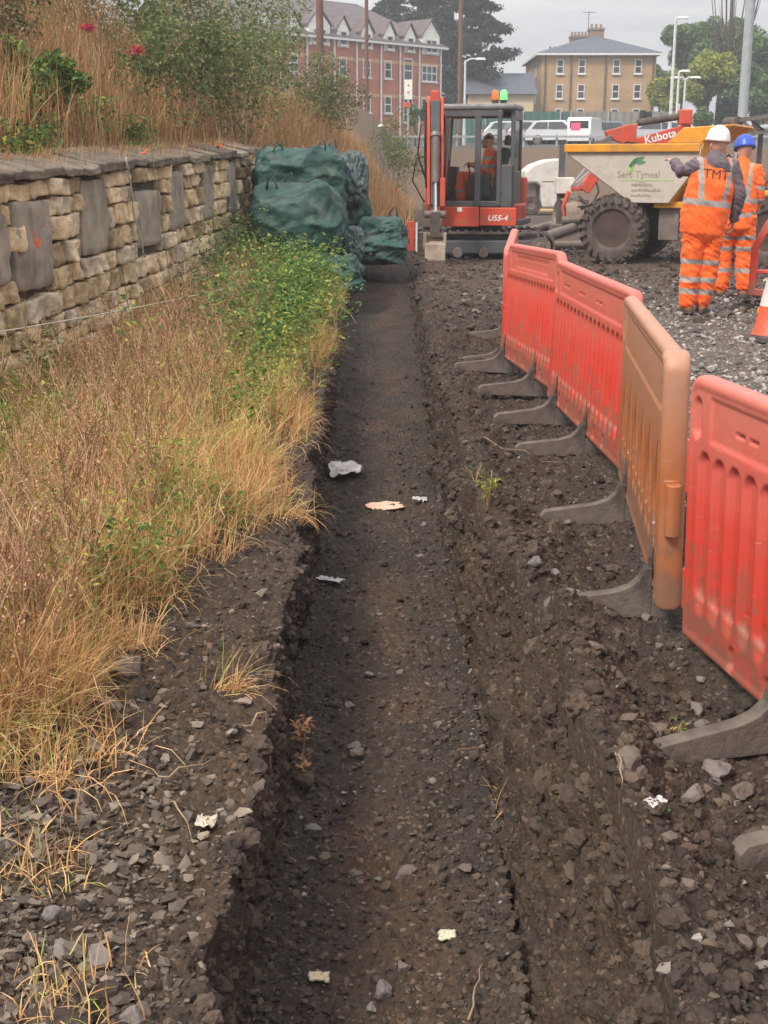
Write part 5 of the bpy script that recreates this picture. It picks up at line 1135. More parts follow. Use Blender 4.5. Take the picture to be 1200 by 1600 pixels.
q.bb((.06, -.0235, .36), (1.9, .0235, .40)); q.build('panel', m_redpl, RB, bevel=.01)
for x in (.24, 1.4):
    q = MB(); q.prism([(-.38, -.02), (-.36, .03), (-.06, .12), (-.04, .30), (.04, .30), (.06, .12), (.30, .03), (.32, -.02)], -.03, .03, 'X'); o = q.build('foot', pm('yellow_foot', (.62, .36, .03), .6, var=.2, dirt=.4), RB, bevel=.01); o.location = (x, 0, .03)

# ================================================================ SITE CLUTTER between the machines
m_pipe = pm('muddy_pipe', (.16, .125, .10), .7, var=.25, dirt=.5, dirtc=(.2, .14, .1))
for i, (a_, b_, r, lab) in enumerate([((905, 352), (790, 388), .10, 'long muddy pipe lying on the ground behind the dumper wheel, nearest of three'), ((900, 340), (800, 366), .085, 'muddy pipe lying beyond the nearest one behind the dumper wheel'), ((930, 378), (845, 380), .08, 'short muddy pipe lying flat just left of the dumper wheel')]):
    A_, B_ = G(*a_, .2), G(*b_, .2); A_ = Vector((A_.x, A_.y, gzf(A_.x, A_.y) + r)); B_ = Vector((B_.x, B_.y, gzf(B_.x, B_.y) + r))
    q = MB(); d = (B_ - A_).normalized(); q.tube([A_, A_ + d * .02, B_ - d * .02, B_], [r, r, r, r], 16, caps=False); q.tube([B_, A_], [r * .82, r * .82], 16, caps=False)
    tag(q.build('pipe', m_pipe, smooth=40), lab, 'pipe', 'pipes lying behind the dumper')
g = G(905, 350, .3); q = MB(); q.lathe([(.34, -.25), (.38, -.24), (.38, .24), (.34, .25), (.30, .2), (.30, -.2)], (0, 0, 0), 'X', 24, close=True); t = q.build('cable_drum', m_beige, smooth=40); t.location = (g.x - .1, g.y + 1.0, gzf(g.x, g.y) + .38); t.rotation_euler = (0, 0, R(20)); tag(t, 'pale muddy steel ring lying beside the dumper front wheel', 'steel ring')
q = MB()
for k in range(3): q.box((0, k * .3, .03 + .001 * k), (2.6, .26, .06), (0, 0, R(2 * k - 2)))
t = q.build('timber_planks', pm('yellow_timber', (.42, .30, .14), .8, var=.2), bevel=.006); g = G(845, 333, .1); t.location = (g.x, g.y, gzf(g.x, g.y)); tag(t, 'yellowish timber boards lying flat on the far site ground beside the excavator', 'boards')
# white moulded machine canopy with a forked carriage
wx0, wy0 = P(842, 320, 40).x, 40.0
WT = thing('white_trailer', 'small white moulded site trailer with a sloping front, standing beyond the excavator', 'trailer', (wx0, wy0, gzf(wx0, wy0)), R(4))
m_wht = pm('grubby_white', (.66, .62, .56), .5, var=.08, dirt=.25, dirtc=(.4, .33, .26))
q = MB(); q.prism([(-.52, .95), (-.52, 1.30), (-.30, 1.48), (.1, 1.62), (.52, 1.66), (.52, .22), (.0, .22), (-.06, .85), (-.16, .95)], -.5, .5, 'Y'); q.build('shell', m_wht, WT, bevel=.06)
q = MB(); q.bb((-.02, -.507, .98), (.48, -.502, 1.0)); q.build('shell_seam', m_blk, WT)
for x in (-.33,): 
    q = MB(); q.lathe([(.13, -.1), (.27, -.1), (.30, -.05), (.30, .05), (.27, .1), (.13, .1)], (x, -.42, .30), 'Y', 24, close=True); q.build('wheel', m_blk, WT, smooth=40)
    q = MB(); q.lathe([(0, -.06), (.1, -.08), (.135, -.09), (.135, .05), (0, .05)], (x, -.42, .30), 'Y', 18); q.build('rim', m_steel, WT, smooth=40)
q = MB(); q.bb((-.48, -.35, .5), (-.18, .35, .92)); q.build('forked_carriage', m_steel, WT, bevel=.02)
# breaker rig on a stand: white box, grey mast, red head, silver handle
rx0, ry0 = P(895, 320, 31).x, 31.0
RG = thing('drilling_rig', 'small drilling rig with grey mast, white box and red head, between excavator and dumper', 'drilling rig', (rx0, ry0, gzf(rx0, ry0)), 0)
q = MB(); q.bb((-.42, -.25, .85), (-.02, .25, 1.22)); q.build('white_box', m_wht, RG, bevel=.02)
q = MB(); q.bb((-.36, -.05, 1.22), (-.22, .05, 1.95)); q.bb((-.38, -.07, .0), (-.20, .07, .85)); q.build('mast', m_cab, RG, bevel=.01)
q = MB(); q.beam((-.10, -.3, 1.02), (.30, -.3, 1.52), .05, .07, (0, 1, 0)); q.build('silver_rail', m_chrome, RG, bevel=.006)
q = MB(); q.beam((-.1, -.2, .92), (.42, -.2, 1.40), .09, .12, (0, 1, 0)); q.build('pale_rail', m_wht, RG, bevel=.006)
q = MB(); q.beam((.20, -.25, .92), (.46, -.25, 1.30), .26, .2, (0, 1, 0)); q.bb((-.1, -.3, .92), (.22, -.1, 1.0)); q.build('red_head', m_ored, RG, bevel=.02)
q = MB(); q.tube([(-.15, -.3, .9), (-.28, -.35, .55), (-.2, -.3, .25)], .05, 8); q.build('red_hose_arm', m_ored, RG, smooth=40)
q = MB(); q.tube([(.44, -.3, 1.28), (.55, -.3, .9), (.4, -.3, .6), (.05, -.3, .55)], .022, 8); q.tube([(.1, -.25, .8), (.3, -.25, .6), (.15, -.3, .5)], .03, 8); q.build('hose', m_hose, RG, smooth=True)
q = MB(); q.bb((-.5, -.35, .0), (.5, .3, .16)); q.bb((-.1, -.2, .16), (.35, .2, .72)); q.tube([(-.3, -.4, .25), (.55, -.4, .32)], .09, 12); q.build('engine_block', m_pipe, RG, bevel=.015)
# folded conveyor arm at the right edge behind the dumper
cx0 = P(1185, 205, 30).x
CV = thing('conveyor', 'grey latticed conveyor frame rising behind the dumper at the right edge', 'conveyor', (cx0, 30, gzf(cx0, 30)), R(6))
q = MB()
for y in (-.35, .35):
    q.beam((-.6, y, 2.45), (3.4, y, 2.95), .07, .07); q.beam((-.6, y, 2.15), (3.4, y, 2.55), .07, .07)
    for k in range(9): x = -.55 + k * .45; z = 2.45 + (x + .6) * .125; q.beam((x, y, z), (x + .4, y, z - .27), .04, .04)
q.build('lattice_frame', m_steel, CV, bevel=0)
q = MB(); q.beam((-.6, 0, 2.48), (3.4, 0, 2.99), .6, .04); q.tube([(-.62, -.35, 2.42), (-.62, .35, 2.42)], .12, 12); q.build('belt', m_blk, CV, smooth=40)
for x in (.2, 2.6):
    for y in (-.35, .35): q = MB(); q.beam((x, y, 0), (x, y, 2.3), .09, .09, (0, 1, 0)); q.build('leg', m_steel, CV)
# ================================================================ PEOPLE
def loft(mb, pts, rad, side=(1, 0, 0), n=16, cap=True):
    """closed tube; rad = (across, deep) per ring; 'across' follows side; ends rounded"""
    pts = [Vector(p) for p in pts]; rad = [r if isinstance(r, (tuple, list)) else (r, r) for r in rad]
    if cap:
        d0 = (pts[0] - pts[1]).normalized(); d1 = (pts[-1] - pts[-2]).normalized()
        pts = [pts[0] + d0 * min(rad[0]) * .55] + pts + [pts[-1] + d1 * min(rad[-1]) * .55]
        rad = [(rad[0][0] * .55, rad[0][1] * .55)] + rad + [(rad[-1][0] * .55, rad[-1][1] * .55)]
    vs = []; fs = []; S = Vector(side)
    for i, p in enumerate(pts):
        d = (pts[min(i + 1, len(pts) - 1)] - pts[max(i - 1, 0)]).normalized(); a = (S - d * S.dot(d))
        if a.length < .05: a = Vector((0, 1, 0)) - d * d.y
        a.normalize(); b = d.cross(a)
        for k in range(n): t = 2 * math.pi * k / n; vs.append(p + a * (rad[i][0] * math.cos(t)) + b * (rad[i][1] * math.sin(t)))
        if i:
            for k in range(n): k2 = (k + 1) % n; fs.append(((i - 1) * n + k, (i - 1) * n + k2, i * n + k2, i * n + k))
    fs.append(tuple(range(n))[::-1]); fs.append(tuple(range((len(pts) - 1) * n, len(pts) * n)))
    mb.add(vs, fs)
def organic(name, mb, m, parent, voxel=.012, sm=6, folds=0, fscale=(14, 14, 26), seed=0, M=None, label=None, fz=None):
    """union of lofts as one continuous skin, with cloth folds"""
    me = bpy.data.meshes.new(name); me.from_pydata([tuple(M @ Vector(v)) if M else v for v in mb.v], [], mb.f)
    bm = bmesh.new(); bm.from_mesh(me); bmesh.ops.recalc_face_normals(bm, faces=bm.faces); bm.to_mesh(me); bm.free()
    tmp = bpy.data.objects.new('tmp', me); col.objects.link(tmp)
    r = tmp.modifiers.new('r', 'REMESH'); r.mode = 'VOXEL'; r.voxel_size = voxel
    s = tmp.modifiers.new('s', 'SMOOTH'); s.factor = .5; s.iterations = sm
    dg = bpy.context.evaluated_depsgraph_get(); me2 = bpy.data.meshes.new_from_object(tmp.evaluated_get(dg)); bpy.data.objects.remove(tmp); bpy.data.meshes.remove(me)
    n = len(me2.vertices); c = np.empty(n * 3, np.float32); me2.vertices.foreach_get('co', c); c = c.reshape(-1, 3)
    if folds:
        nr = np.empty(n * 3, np.float32); me2.vertex_normals.foreach_get('vector', nr); nr = nr.reshape(-1, 3)
        f = (1 - 2.2 * np.abs(fbm(c[:, 0] * fscale[0] + seed, c[:, 1] * fscale[1], c[:, 2] * fscale[2] + c[:, 0] * 12, 2))) * folds
        f2 = fbm(c[:, 0] * 5 + seed, c[:, 1] * 5, c[:, 2] * 7, 2) * folds * 1.2
        c = c + nr * (f + f2)[:, None]; me2.vertices.foreach_set('co', c.ravel())
    me2.polygons.foreach_set('use_smooth', [True] * len(me2.polygons)); me2.materials.clear(); me2.materials.append(m); me2.name = name; me2.update()
    o = bpy.data.objects.new(name, me2); col.objects.link(o); o.parent = parent
    if label: o['label'] = label
    return o
def hand(mb, w, d, up, side, curl=.5, k=1.0):
    """palm, five unequal bent fingers; w wrist, d pointing direction, up = back of the hand, side = thumb side"""
    w = Vector(w); d = Vector(d).normalized(); up = Vector(up); up = (up - d * up.dot(d)).normalized(); sd = d.cross(up); 
    if sd.dot(Vector(side)) < 0: sd = -sd
    loft(mb, [w - d * .02, w + d * .03, w + d * .085 * k], [(.026, .019), (.038, .016), (.040, .013)], sd, 12)
    for i, (off, L_) in enumerate([(.030, .072), (.010, .080), (-.011, .074), (-.031, .058)]):
        p = w + d * .085 * k + sd * off; pts = [p]; dd = d.copy()
        for j, f in enumerate((.45, .32, .23)):
            q = curl * (.6 + .25 * j) * (1 + .12 * i); dd = (dd * math.cos(q) - up * math.sin(q)).normalized() if j or curl > .2 else dd
            up2 = up; pts.append(pts[-1] + dd * L_ * f)
        loft(mb, pts, [.0098, .0095, .009, .0082], sd, 8)
    p = w + d * .02 + sd * .028; td = (sd * .8 + d * .7 - up * .3).normalized(); p1 = p + td * .035; td2 = (d * .9 + sd * .25 - up * .5).normalized()
    loft(mb, [p, p1, p1 + td2 * .03, p1 + td2 * .052], [.014, .012, .0105, .009], up, 8)
def head(mb, c, face, up=(0, 0, 1), s=1.0):
    c = Vector(c); f = Vector(face).normalized(); u = Vector(up).normalized(); sd = f.cross(u)
    def q(a, b, z): return c + sd * a * s + f * b * s + u * z * s
    loft(mb, [q(0, .015, -.105), q(0, .015, -.07), q(0, .005, -.02), q(0, -.01, .04), q(0, -.012, .085), q(0, -.01, .108)], [(.040 * s, .05 * s), (.058 * s, .075 * s), (.070 * s, .09 * s), (.075 * s, .097 * s), (.062 * s, .082 * s), (.035 * s, .05 * s)], sd, 18)
    loft(mb, [q(0, .092, .012), q(0, .108, -.018), q(0, .100, -.032)], [(.009 * s, .010 * s), (.014 * s, .014 * s), (.012 * s, .008 * s)], sd, 8)     # nose
    loft(mb, [q(-.022, .088, -.058), q(.022, .088, -.058)], [.009 * s, .009 * s], u, 8)                    # mouth
    loft(mb, [q(-.04, .084, .028), q(.04, .084, .028)], [.009 * s, .009 * s], u, 8)                          # brow
    loft(mb, [q(0, .078, -.098), q(0, .075, -.085)], [.018 * s, .022 * s], sd, 8)                         # chin
    for a in (-1, 1): loft(mb, [q(a * .074, -.008, .022), q(a * .080, -.012, -.008), q(a * .074, -.004, -.03)], [(.008 * s, .017 * s), (.008 * s, .016 * s), (.006 * s, .009 * s)], sd, 8)
m_skin = pm('skin', (.50, .27, .19), .55, var=.12, scale=12, sss=.1)
HV = (.95, .135, .012)
def bands(nt, L, zsock, zr):
    out = None
    for lo, hi in zr:
        a = N(nt, 'ShaderNodeMath', operation='GREATER_THAN'); a.inputs[1].default_value = lo; L(zsock, a.inputs[0])
        b = N(nt, 'ShaderNodeMath', operation='LESS_THAN'); b.inputs[1].default_value = hi; L(zsock, b.inputs[0])
        c = N(nt, 'ShaderNodeMath', operation='MULTIPLY'); L(a.outputs[0], c.inputs[0]); L(b.outputs[0], c.inputs[1])
        if out is None: out = c.outputs[0]
        else: d = N(nt, 'ShaderNodeMath', operation='MAXIMUM'); L(out, d.inputs[0]); L(c.outputs[0], d.inputs[1]); out = d.outputs[0]
    return out
def hivis(name, zb, braces=None, tilt=(0, 0), bright=1.0):
    """orange cloth with grey reflective bands at heights zb; braces = (x centre, half distance, half width, from z)"""
    m, nt, b = newmat(name); L = nt.links.new
    tcn = N(nt, 'ShaderNodeTexCoord'); sx = N(nt, 'ShaderNodeSeparateXYZ'); L(tcn.outputs['Object'], sx.inputs[0])
    n1 = N(nt, 'ShaderNodeTexNoise'); n1.inputs['Scale'].default_value = 9; n1.inputs['Detail'].default_value = 6; L(tcn.outputs['Object'], n1.inputs['Vector'])
    r = ramp(nt, [(.25, mul(HV, .72 * bright)), (.55, mul(HV, bright)), (.8, (1.0, .19 * bright, .03))]); L(n1.outputs[0], r.inputs[0])
    zz = N(nt, 'ShaderNodeMath', operation='MULTIPLY_ADD'); zz.inputs[1].default_value = tilt[0]; L(sx.outputs[0], zz.inputs[0]); L(sx.outputs[2], zz.inputs[2])
    msk = bands(nt, L, zz.outputs[0], zb)
    if braces:
        for s in (-1, 1):
            xx = N(nt, 'ShaderNodeMath', operation='MULTIPLY_ADD'); xx.inputs[1].default_value = -s * .12 + braces[4]; xx.inputs[2].default_value = 0; L(sx.outputs[2], xx.inputs[0])
            x2 = N(nt, 'ShaderNodeMath', operation='ADD'); L(sx.outputs[0], x2.inputs[0]); L(xx.outputs[0], x2.inputs[1])
            x0 = braces[0] + s * braces[1] + (-s * .12 + braces[4]) * 1.3
            w = bands(nt, L, x2.outputs[0], [(x0 - braces[2], x0 + braces[2])]); zt = N(nt, 'ShaderNodeMath', operation='GREATER_THAN'); zt.inputs[1].default_value = braces[3]; L(sx.outputs[2], zt.inputs[0])
            c = N(nt, 'ShaderNodeMath', operation='MULTIPLY'); L(w, c.inputs[0]); L(zt.outputs[0], c.inputs[1]); d = N(nt, 'ShaderNodeMath', operation='MAXIMUM'); L(msk, d.inputs[0]); L(c.outputs[0], d.inputs[1]); msk = d.outputs[0]
    mx = N(nt, 'ShaderNodeMix', data_type='RGBA'); L(msk, mx.inputs[0]); L(r.outputs[0], mx.inputs[6]); mx.inputs[7].default_value = (.33, .29, .27, 1); L(mx.outputs[2], b.inputs['Base Color'])
    b.inputs['Roughness'].default_value = .75; b.inputs['Sheen Weight'].default_value = .15; return m
m_hood = pm('purple_grey_cotton', (.135, .105, .12), .9, var=.2, scale=14, bump=.3, bscale=80)
m_boot = pm('dusty_tan_boot', (.30, .15, .08), .8, var=.25, dirt=.5)
m_helw = pm('white_helmet', (.74, .70, .68), .4, var=.06, dirt=.15, dirtc=(.5, .45, .4)); m_helb = pm('blue_helmet', (.035, .085, .48), .35, var=.1)
m_blackt = pm('black_print', (.06, .03, .02), .8)
def helmet(parent, c, face, m, tilt=(0, 0, 0), s=1.0):
    q = MB(); q.lathe([(.112, .0), (.122, .002), (.125, .012), (.118, .03), (.112, .07), (.096, .11), (.066, .138), (.03, .150), (0, .152)], (0, 0, 0), 'Z', 32)
    for a in (-.028, 0, .028): q.tube([(a, -.105, .06), (a, -.075, .122), (a, 0, .155), (a, .075, .122), (a, .105, .06)], .008, 6)
    v = []
    for (x, y, z) in q.v:
        y *= 1.18
        if z < .03 and y > .02: y += (y - .02) * .38 * (1 - z / .03); z -= .012 * (y / .15)
        v.append((x * s, y * s, z * s))
    q.v = v; o = q.build('helmet', m, parent, smooth=50); f = Vector(face); o.location = c; o.rotation_euler = (tilt[0], tilt[1], math.atan2(-f.x, f.y)); 
    return o
def boot(mb, a, d):
    a = Vector(a); d = Vector(d).normalized()
    loft(mb, [a + Vector((0, 0, .10)), a + Vector((0, 0, .03)), a + Vector((0, 0, -.02))], [.052, .052, .050], (1, 0, 0), 12)
    loft(mb, [a - d * .05 + Vector((0, 0, -.035)), a + d * .06 + Vector((0, 0, -.03)), a + d * .16 + Vector((0, 0, -.045))], [(.045, .04), (.05, .038), (.046, .028)], (-d.y, d.x, 0), 12)
def sole(mb, a, d):
    a = Vector(a); d = Vector(d).normalized(); s = Vector((-d.y, d.x, 0)); pts = []
    for k in range(14): t = 2 * math.pi * k / 14; pts.append(a + d * (.055 + .145 * math.cos(t)) + s * .05 * math.sin(t))
    n = 14; mb.add([(p.x, p.y, a.z - .08) for p in pts] + [(p.x, p.y, a.z - .052) for p in pts], [tuple(range(n))[::-1], tuple(range(n, 2 * n))] + [(i, (i + 1) % n, n + (i + 1) % n, n + i) for i in range(n)])
def worker(label, loc, rz, J, vest, helm, text=None, vestlong=False, seed=0, M=None, sleeve_hv=False, tb=((.50, .56), (.30, .36), (.17, .23)), tt=0, torso=None, facedir=(0, 1, 0), htilt=(0, 0, 0), boots=True, hoodtop=True):
    t = thing('person', label, 'person', loc, rz)
    b = MB(); g = lambda k: Vector(J[k])
    loft(b, [g('pelvis'), g('chest'), g('neck') - Vector((0, 0, .08))], [(.15, .10), (.16, .11), (.10, .07)], J['side'])
    loft(b, [g('neck') - Vector((0, 0, .08)), g('neck'), g('head') - Vector((0, 0, .05))], [.06, .056, .054])
    head(b, g('head'), facedir)
    for s in ('L', 'R'):
        loft(b, [g('neck') - Vector((0, 0, .07)), g('sh' + s)], [.06, .055]); loft(b, [g('sh' + s), g('el' + s)], [.052, .04]); loft(b, [g('el' + s), g('wr' + s)], [.04, .027])
        hand(b, g('wr' + s), J['hd' + s], J['hu' + s], J['hs' + s], J.get('curl' + s, .5))
        loft(b, [g('hip' + s), g('kn' + s)], [.085, .055]); loft(b, [g('kn' + s), g('an' + s)], [.055, .036]); loft(b, [g('an' + s), g('an' + s) + Vector(J['ft' + s]).normalized() * .14 - Vector((0, 0, .05))], [.035, .03])
    organic('body', b, m_skin, t, .0068, 3, M=M)
    tr = MB()
    w = J.get('tw', 1.0)
    loft(tr, [g('pelvis') + Vector((0, 0, .10)), g('pelvis'), (g('hipL') + g('hipR')) / 2 - Vector((0, 0, .06))], [(.19 * w, .14), (.20 * w, .145), (.17 * w, .13)], J['side'])
    for s in ('L', 'R'):
        k = g('kn' + s); a = g('an' + s)
        loft(tr, [g('hip' + s), (g('hip' + s) + k) / 2, k, (k + a) / 2, a + (k - a) * .12, a + (k - a) * .02], [(.118, .12), (.112, .112), (.100, .10), (.094, .094), (.086, .088), (.078, .082)], J['side'])
    organic('trousers', tr, hivis('hivis_trousers_%d' % seed, tb, tilt=(tt, 0)), t, .011, 3, .012, (9, 9, 17), seed * 3.1, M=M)
    sh = MB()
    for s in ('L', 'R'): loft(sh, [g('neck') - Vector((0, 0, .09)), g('sh' + s), (g('sh' + s) + g('el' + s)) / 2, g('el' + s), (g('el' + s) + g('wr' + s)) / 2, g('wr' + s)], [.08, .083, .070, .064, .056, .046], (0, 1, 0))
    loft(sh, [g('chest') - Vector((0, 0, .25)), g('chest'), g('neck') - Vector((0, 0, .12))], [(.19, .13), (.20, .13), (.13, .10)], J['side'])
    if hoodtop: loft(sh, [g('neck') - Vector((0, .02, .13)), g('neck') - Vector((0, .03, .06)), g('neck') + Vector((0, -.02, .01))], [(.17, .12), (.135, .115), (.085, .085)], J['side'])
    sm = hivis('hivis_sleeves_%d' % seed, J['sleeveb']) if sleeve_hv else m_hood
    organic('jacket' if sleeve_hv else 'hooded_top', sh, sm, t, .010, 3, .009, (10, 10, 18), seed + 8.1, M=M)
    v = MB(); T = torso
    loft(v, [p for p, r in T], [r for p, r in T], J['side'], 24)
    for s in ('L', 'R'): loft(v, [g('neck') - Vector((0, 0, .10)), g('sh' + s) - (g('sh' + s) - g('neck')) * .12 - Vector((0, 0, .01))], [(.095, .105), (.090, .085)], (0, 1, 0))
    vo = organic('vest', v, vest, t, .011, 4, .008, (8, 8, 12), seed + 2.2, M=M)
    if helm: 
        hc = g('head') + Vector((0, 0, .045)); hf = Vector(facedir)
        if M: hc = M @ hc; hf = M.to_3x3() @ hf
        helmet(t, hc, hf, helm, htilt, .94)
    if boots:
        bo = MB()
        for s in ('L', 'R'): 
            bb_ = MB(); boot(bb_, g('an' + s), J['ft' + s]); organic('boot', bb_, m_boot, t, .009, 3, M=M)
            so_ = MB(); sole(so_, g('an' + s), J['ft' + s])
            if M: so_.v = [tuple(M @ Vector(q)) for q in so_.v]
            so_.build('boot_sole', m_blk, t)
    return t, vo
def tor(pts): return [(Vector(p), r) for p, r in pts]
# worker with the white helmet, seen from behind, left arm pointing away
wy_ = 12.55; wxp = (1077 - 600) / 2000 * 12.66
J1 = dict(side=(1, 0, 0), pelvis=(.035, 0, .93), chest=(.09, .01, 1.28), neck=(.125, .02, 1.545), head=(.145, .05, 1.655), shL=(-.075, 0, 1.46), shR=(.30, .0, 1.44), elL=(-.17, .20, 1.40), wrL=(-.20, .41, 1.50),
          elR=(.375, -.03, 1.17), wrR=(.36, .06, .93), hdL=(-.25, .9, .25), huL=(0, 0, 1), hsL=(1, 0, 0), curlL=.25, hdR=(-.05, .25, -1), huR=(1, 0, 0), hsR=(0, 1, 0), curlR=.5,
          hipL=(-.055, 0, .90), hipR=(.135, 0, .90), knL=(-.05, .02, .49), knR=(.13, .03, .49), anL=(-.07, 0, .085), anR=(.085, .05, .085), ftL=(-.25, 1, 0), ftR=(.35, 1, 0), tw=1.18)
T1 = tor([((.03, 0, .80), (.225, .16)), ((.045, 0, .95), (.235, .165)), ((.07, 0, 1.12), (.24, .165)), ((.095, 0, 1.28), (.235, .16)), ((.115, .01, 1.40), (.215, .14)), ((.125, .01, 1.47), (.15, .12))])
v1 = hivis('hivis_vest_1', [(1.075, 1.135)], braces=(.10, .135, .026, 1.10, -.10), tilt=(.12, 0))
W1, vo1 = worker('worker in orange with white helmet and lettered vest, seen from behind with left arm raised', (wxp, wy_, gz(wxp, wy_) + .005), 0, J1, v1, m_helw, torso=T1, seed=1, tt=.06, facedir=(-.25, 1, -.05), htilt=(R(4), R(4), 0), tb=((.495, .545), (.315, .37), (.195, .25)))
W1.scale = (.95, .95, .95)
dg = bpy.context.evaluated_depsgraph_get(); bvh = BVHTree.FromObject(vo1, dg)
def project(txt, bvh, M, size, m, parent, name, off=.004, bold=.003, shear=0):
    o = text_obj(name, txt, size, m, parent, Matrix.Identity(4), ext=0, bold=bold, shear=shear); me = o.data
    bm = bmesh.new(); bm.from_mesh(me); bmesh.ops.triangulate(bm, faces=bm.faces); bmesh.ops.subdivide_edges(bm, edges=bm.edges, cuts=1); bmesh.ops.triangulate(bm, faces=bm.faces); bm.to_mesh(me); bm.free()
    for v in me.vertices:
        p = M @ v.co; hit = bvh.ray_cast(p, Vector((0, 1, 0)), 2.0); v.co = (hit[0] - Vector((0, off, 0))) if hit[0] else p
    so_ = o.modifiers.new('thick', 'SOLIDIFY'); so_.thickness = .002; return o
project('TMT', bvh, Matrix.Translation((.10, -1, 1.335)) @ Euler((0, R(6), 0)).to_matrix().to_4x4() @ Matrix(((1, 0, 0, 0), (0, 0, -1, 0), (0, 1, 0, 0), (0, 0, 0, 1))), .13, m_blackt, W1, 'vest_lettering', bold=0)
# worker with the blue helmet, beyond and to the right, bending slightly
w2y = 14.2; w2x = (1133 - 600) / 2000 * 14.3
J2 = dict(side=(.9, .3, 0), pelvis=(.0, 0, .90), chest=(.02, .08, 1.20), neck=(.03, .15, 1.42), head=(.05, .20, 1.535), shL=(-.19, .12, 1.35), shR=(.18, .09, 1.34), elL=(-.24, .22, 1.10), wrL=(-.16, .42, 1.02),
          elR=(.22, .10, 1.06), wrR=(.17, .28, .88), hdL=(.2, 1, -.1), huL=(0, 0, 1), hsL=(1, 0, 0), curlL=.6, hdR=(-.1, .8, -.5), huR=(1, 0, .3), hsR=(0, 0, 1), curlR=.7,
          hipL=(-.09, 0, .86), hipR=(.09, .0, .86), knL=(-.11, .07, .47), knR=(.12, .03, .47), anL=(-.12, .0, .085), anR=(.14, -.02, .085), ftL=(-.2, 1, 0), ftR=(.4, 1, 0), tw=1.0, sleeveb=[(1.0, 1.05), (1.14, 1.19)])
T2 = tor([((.0, 0, .74), (.21, .16)), ((.0, .01, .92), (.21, .16)), ((.01, .05, 1.10), (.21, .16)), ((.01, .09, 1.26), (.205, .15)), ((.0, .12, 1.36), (.13, .12))])
v2m = hivis('hivis_vest_2', [(1.0, 1.055), (.86, .91)], braces=(.0, .12, .025, 1.02, 0))
worker('worker in orange with a blue helmet, half hidden behind the worker in the white helmet', (w2x, w2y, gz(w2x, w2y)), R(-12), J2, v2m, m_helb, torso=T2, seed=2, sleeve_hv=True, facedir=(-.2, 1, -.35), htilt=(R(-12), 0, 0), tb=((.62, .67), (.50, .55), (.27, .32)))
# operator seated in the excavator
Ex = Vector(EX.location)
J3 = dict(side=(0, 1, 0), pelvis=(.20, -.23, 1.27), chest=(.25, -.23, 1.58), neck=(.23, -.23, 1.80), head=(.19, -.23, 1.925), shL=(.24, -.43, 1.73), shR=(.24, -.03, 1.73), elL=(.17, -.52, 1.46), wrL=(-.02, -.56, 1.56),
          elR=(.17, .06, 1.46), wrR=(-.02, .10, 1.56), hdL=(-1, 0, .1), huL=(.0, 0, 1), hsL=(0, 1, 0), curlL=.9, hdR=(-1, 0, .1), huR=(0, 0, 1), hsR=(0, -1, 0), curlR=.9,
          hipL=(.18, -.33, 1.27), hipR=(.18, -.13, 1.27), knL=(-.24, -.37, 1.36), knR=(-.24, -.09, 1.36), anL=(-.22, -.37, .975), anR=(-.26, -.1, .975), ftL=(-1, 0, 0), ftR=(-1, 0, 0), tw=.95, sleeveb=[(1.5, 1.55), (1.63, 1.68)])
T3 = tor([((.20, -.23, 1.20), (.19, .15)), ((.23, -.23, 1.40), (.185, .15)), ((.25, -.23, 1.60), (.19, .145)), ((.24, -.23, 1.74), (.14, .11))])
worker('operator in orange seated inside the cab of the excavator, hands on the levers', Ex, 0, J3, hivis('hivis_vest_3', [(1.42, 1.47)]), None, torso=T3, seed=3, M=HM, sleeve_hv=True, facedir=(-1, 0, -.1), tb=((1.10, 1.15),), hoodtop=False)
q = MB(); q.sphere((0, 0, 0), (.088, .082, .085), 18, 12, -.15); o = q.build('hair', pm('dark_hair', (.04, .025, .018), .8, var=.3), bpy.data.objects['person.002'], smooth=True); o.location = HM @ Vector((.205, -.23, 1.955))
# ================================================================ BACKGROUND BUILDINGS
def bricks(name, c1, c2, mortar, scale=1.0):
    if name in MATS: return MATS[name]
    m, nt, b = newmat(name); L = nt.links.new; tcn = N(nt, 'ShaderNodeTexCoord')
    mp = N(nt, 'ShaderNodeMapping'); mp.inputs['Rotation'].default_value = (R(90), 0, 0); L(tcn.outputs['Object'], mp.inputs[0])
    br = N(nt, 'ShaderNodeTexBrick'); br.inputs['Scale'].default_value = 1; br.inputs['Brick Width'].default_value = .225 * scale; br.inputs['Row Height'].default_value = .075 * scale; br.inputs['Mortar Size'].default_value = .008
    br.inputs['Color1'].default_value = (*c1, 1); br.inputs['Color2'].default_value = (*c2, 1); br.inputs['Mortar'].default_value = (*mortar, 1); L(mp.outputs[0], br.inputs[0])
    n = N(nt, 'ShaderNodeTexNoise'); n.inputs['Scale'].default_value = .6; n.inputs['Detail'].default_value = 6; L(tcn.outputs['Object'], n.inputs['Vector'])
    r = ramp(nt, [(.3, (.78, .78, .78)), (.7, (1.15, 1.12, 1.1))]); L(n.outputs[0], r.inputs[0]); mx = N(nt, 'ShaderNodeMix', data_type='RGBA', blend_type='MULTIPLY'); mx.inputs[0].default_value = 1
    L(br.outputs[0], mx.inputs[6]); L(r.outputs[0], mx.inputs[7]); L(mx.outputs[2], b.inputs['Base Color']); b.inputs['Roughness'].default_value = .9; MATS[name] = m; return m
m_brick = bricks('red_brick', (.46, .12, .06), (.54, .165, .09), (.34, .24, .19)); m_buff = bricks('buff_brick', (.42, .26, .12), (.50, .32, .16), (.42, .34, .24))
m_roofs = pm('slate_roof', (.085, .095, .12), .7, var=.2, scale=2); m_wfr = pm('white_frame', (.72, .71, .68), .6); m_pane = pm('window_glass', (.035, .045, .055), .08, var=.4, scale=.8, spec=.8)
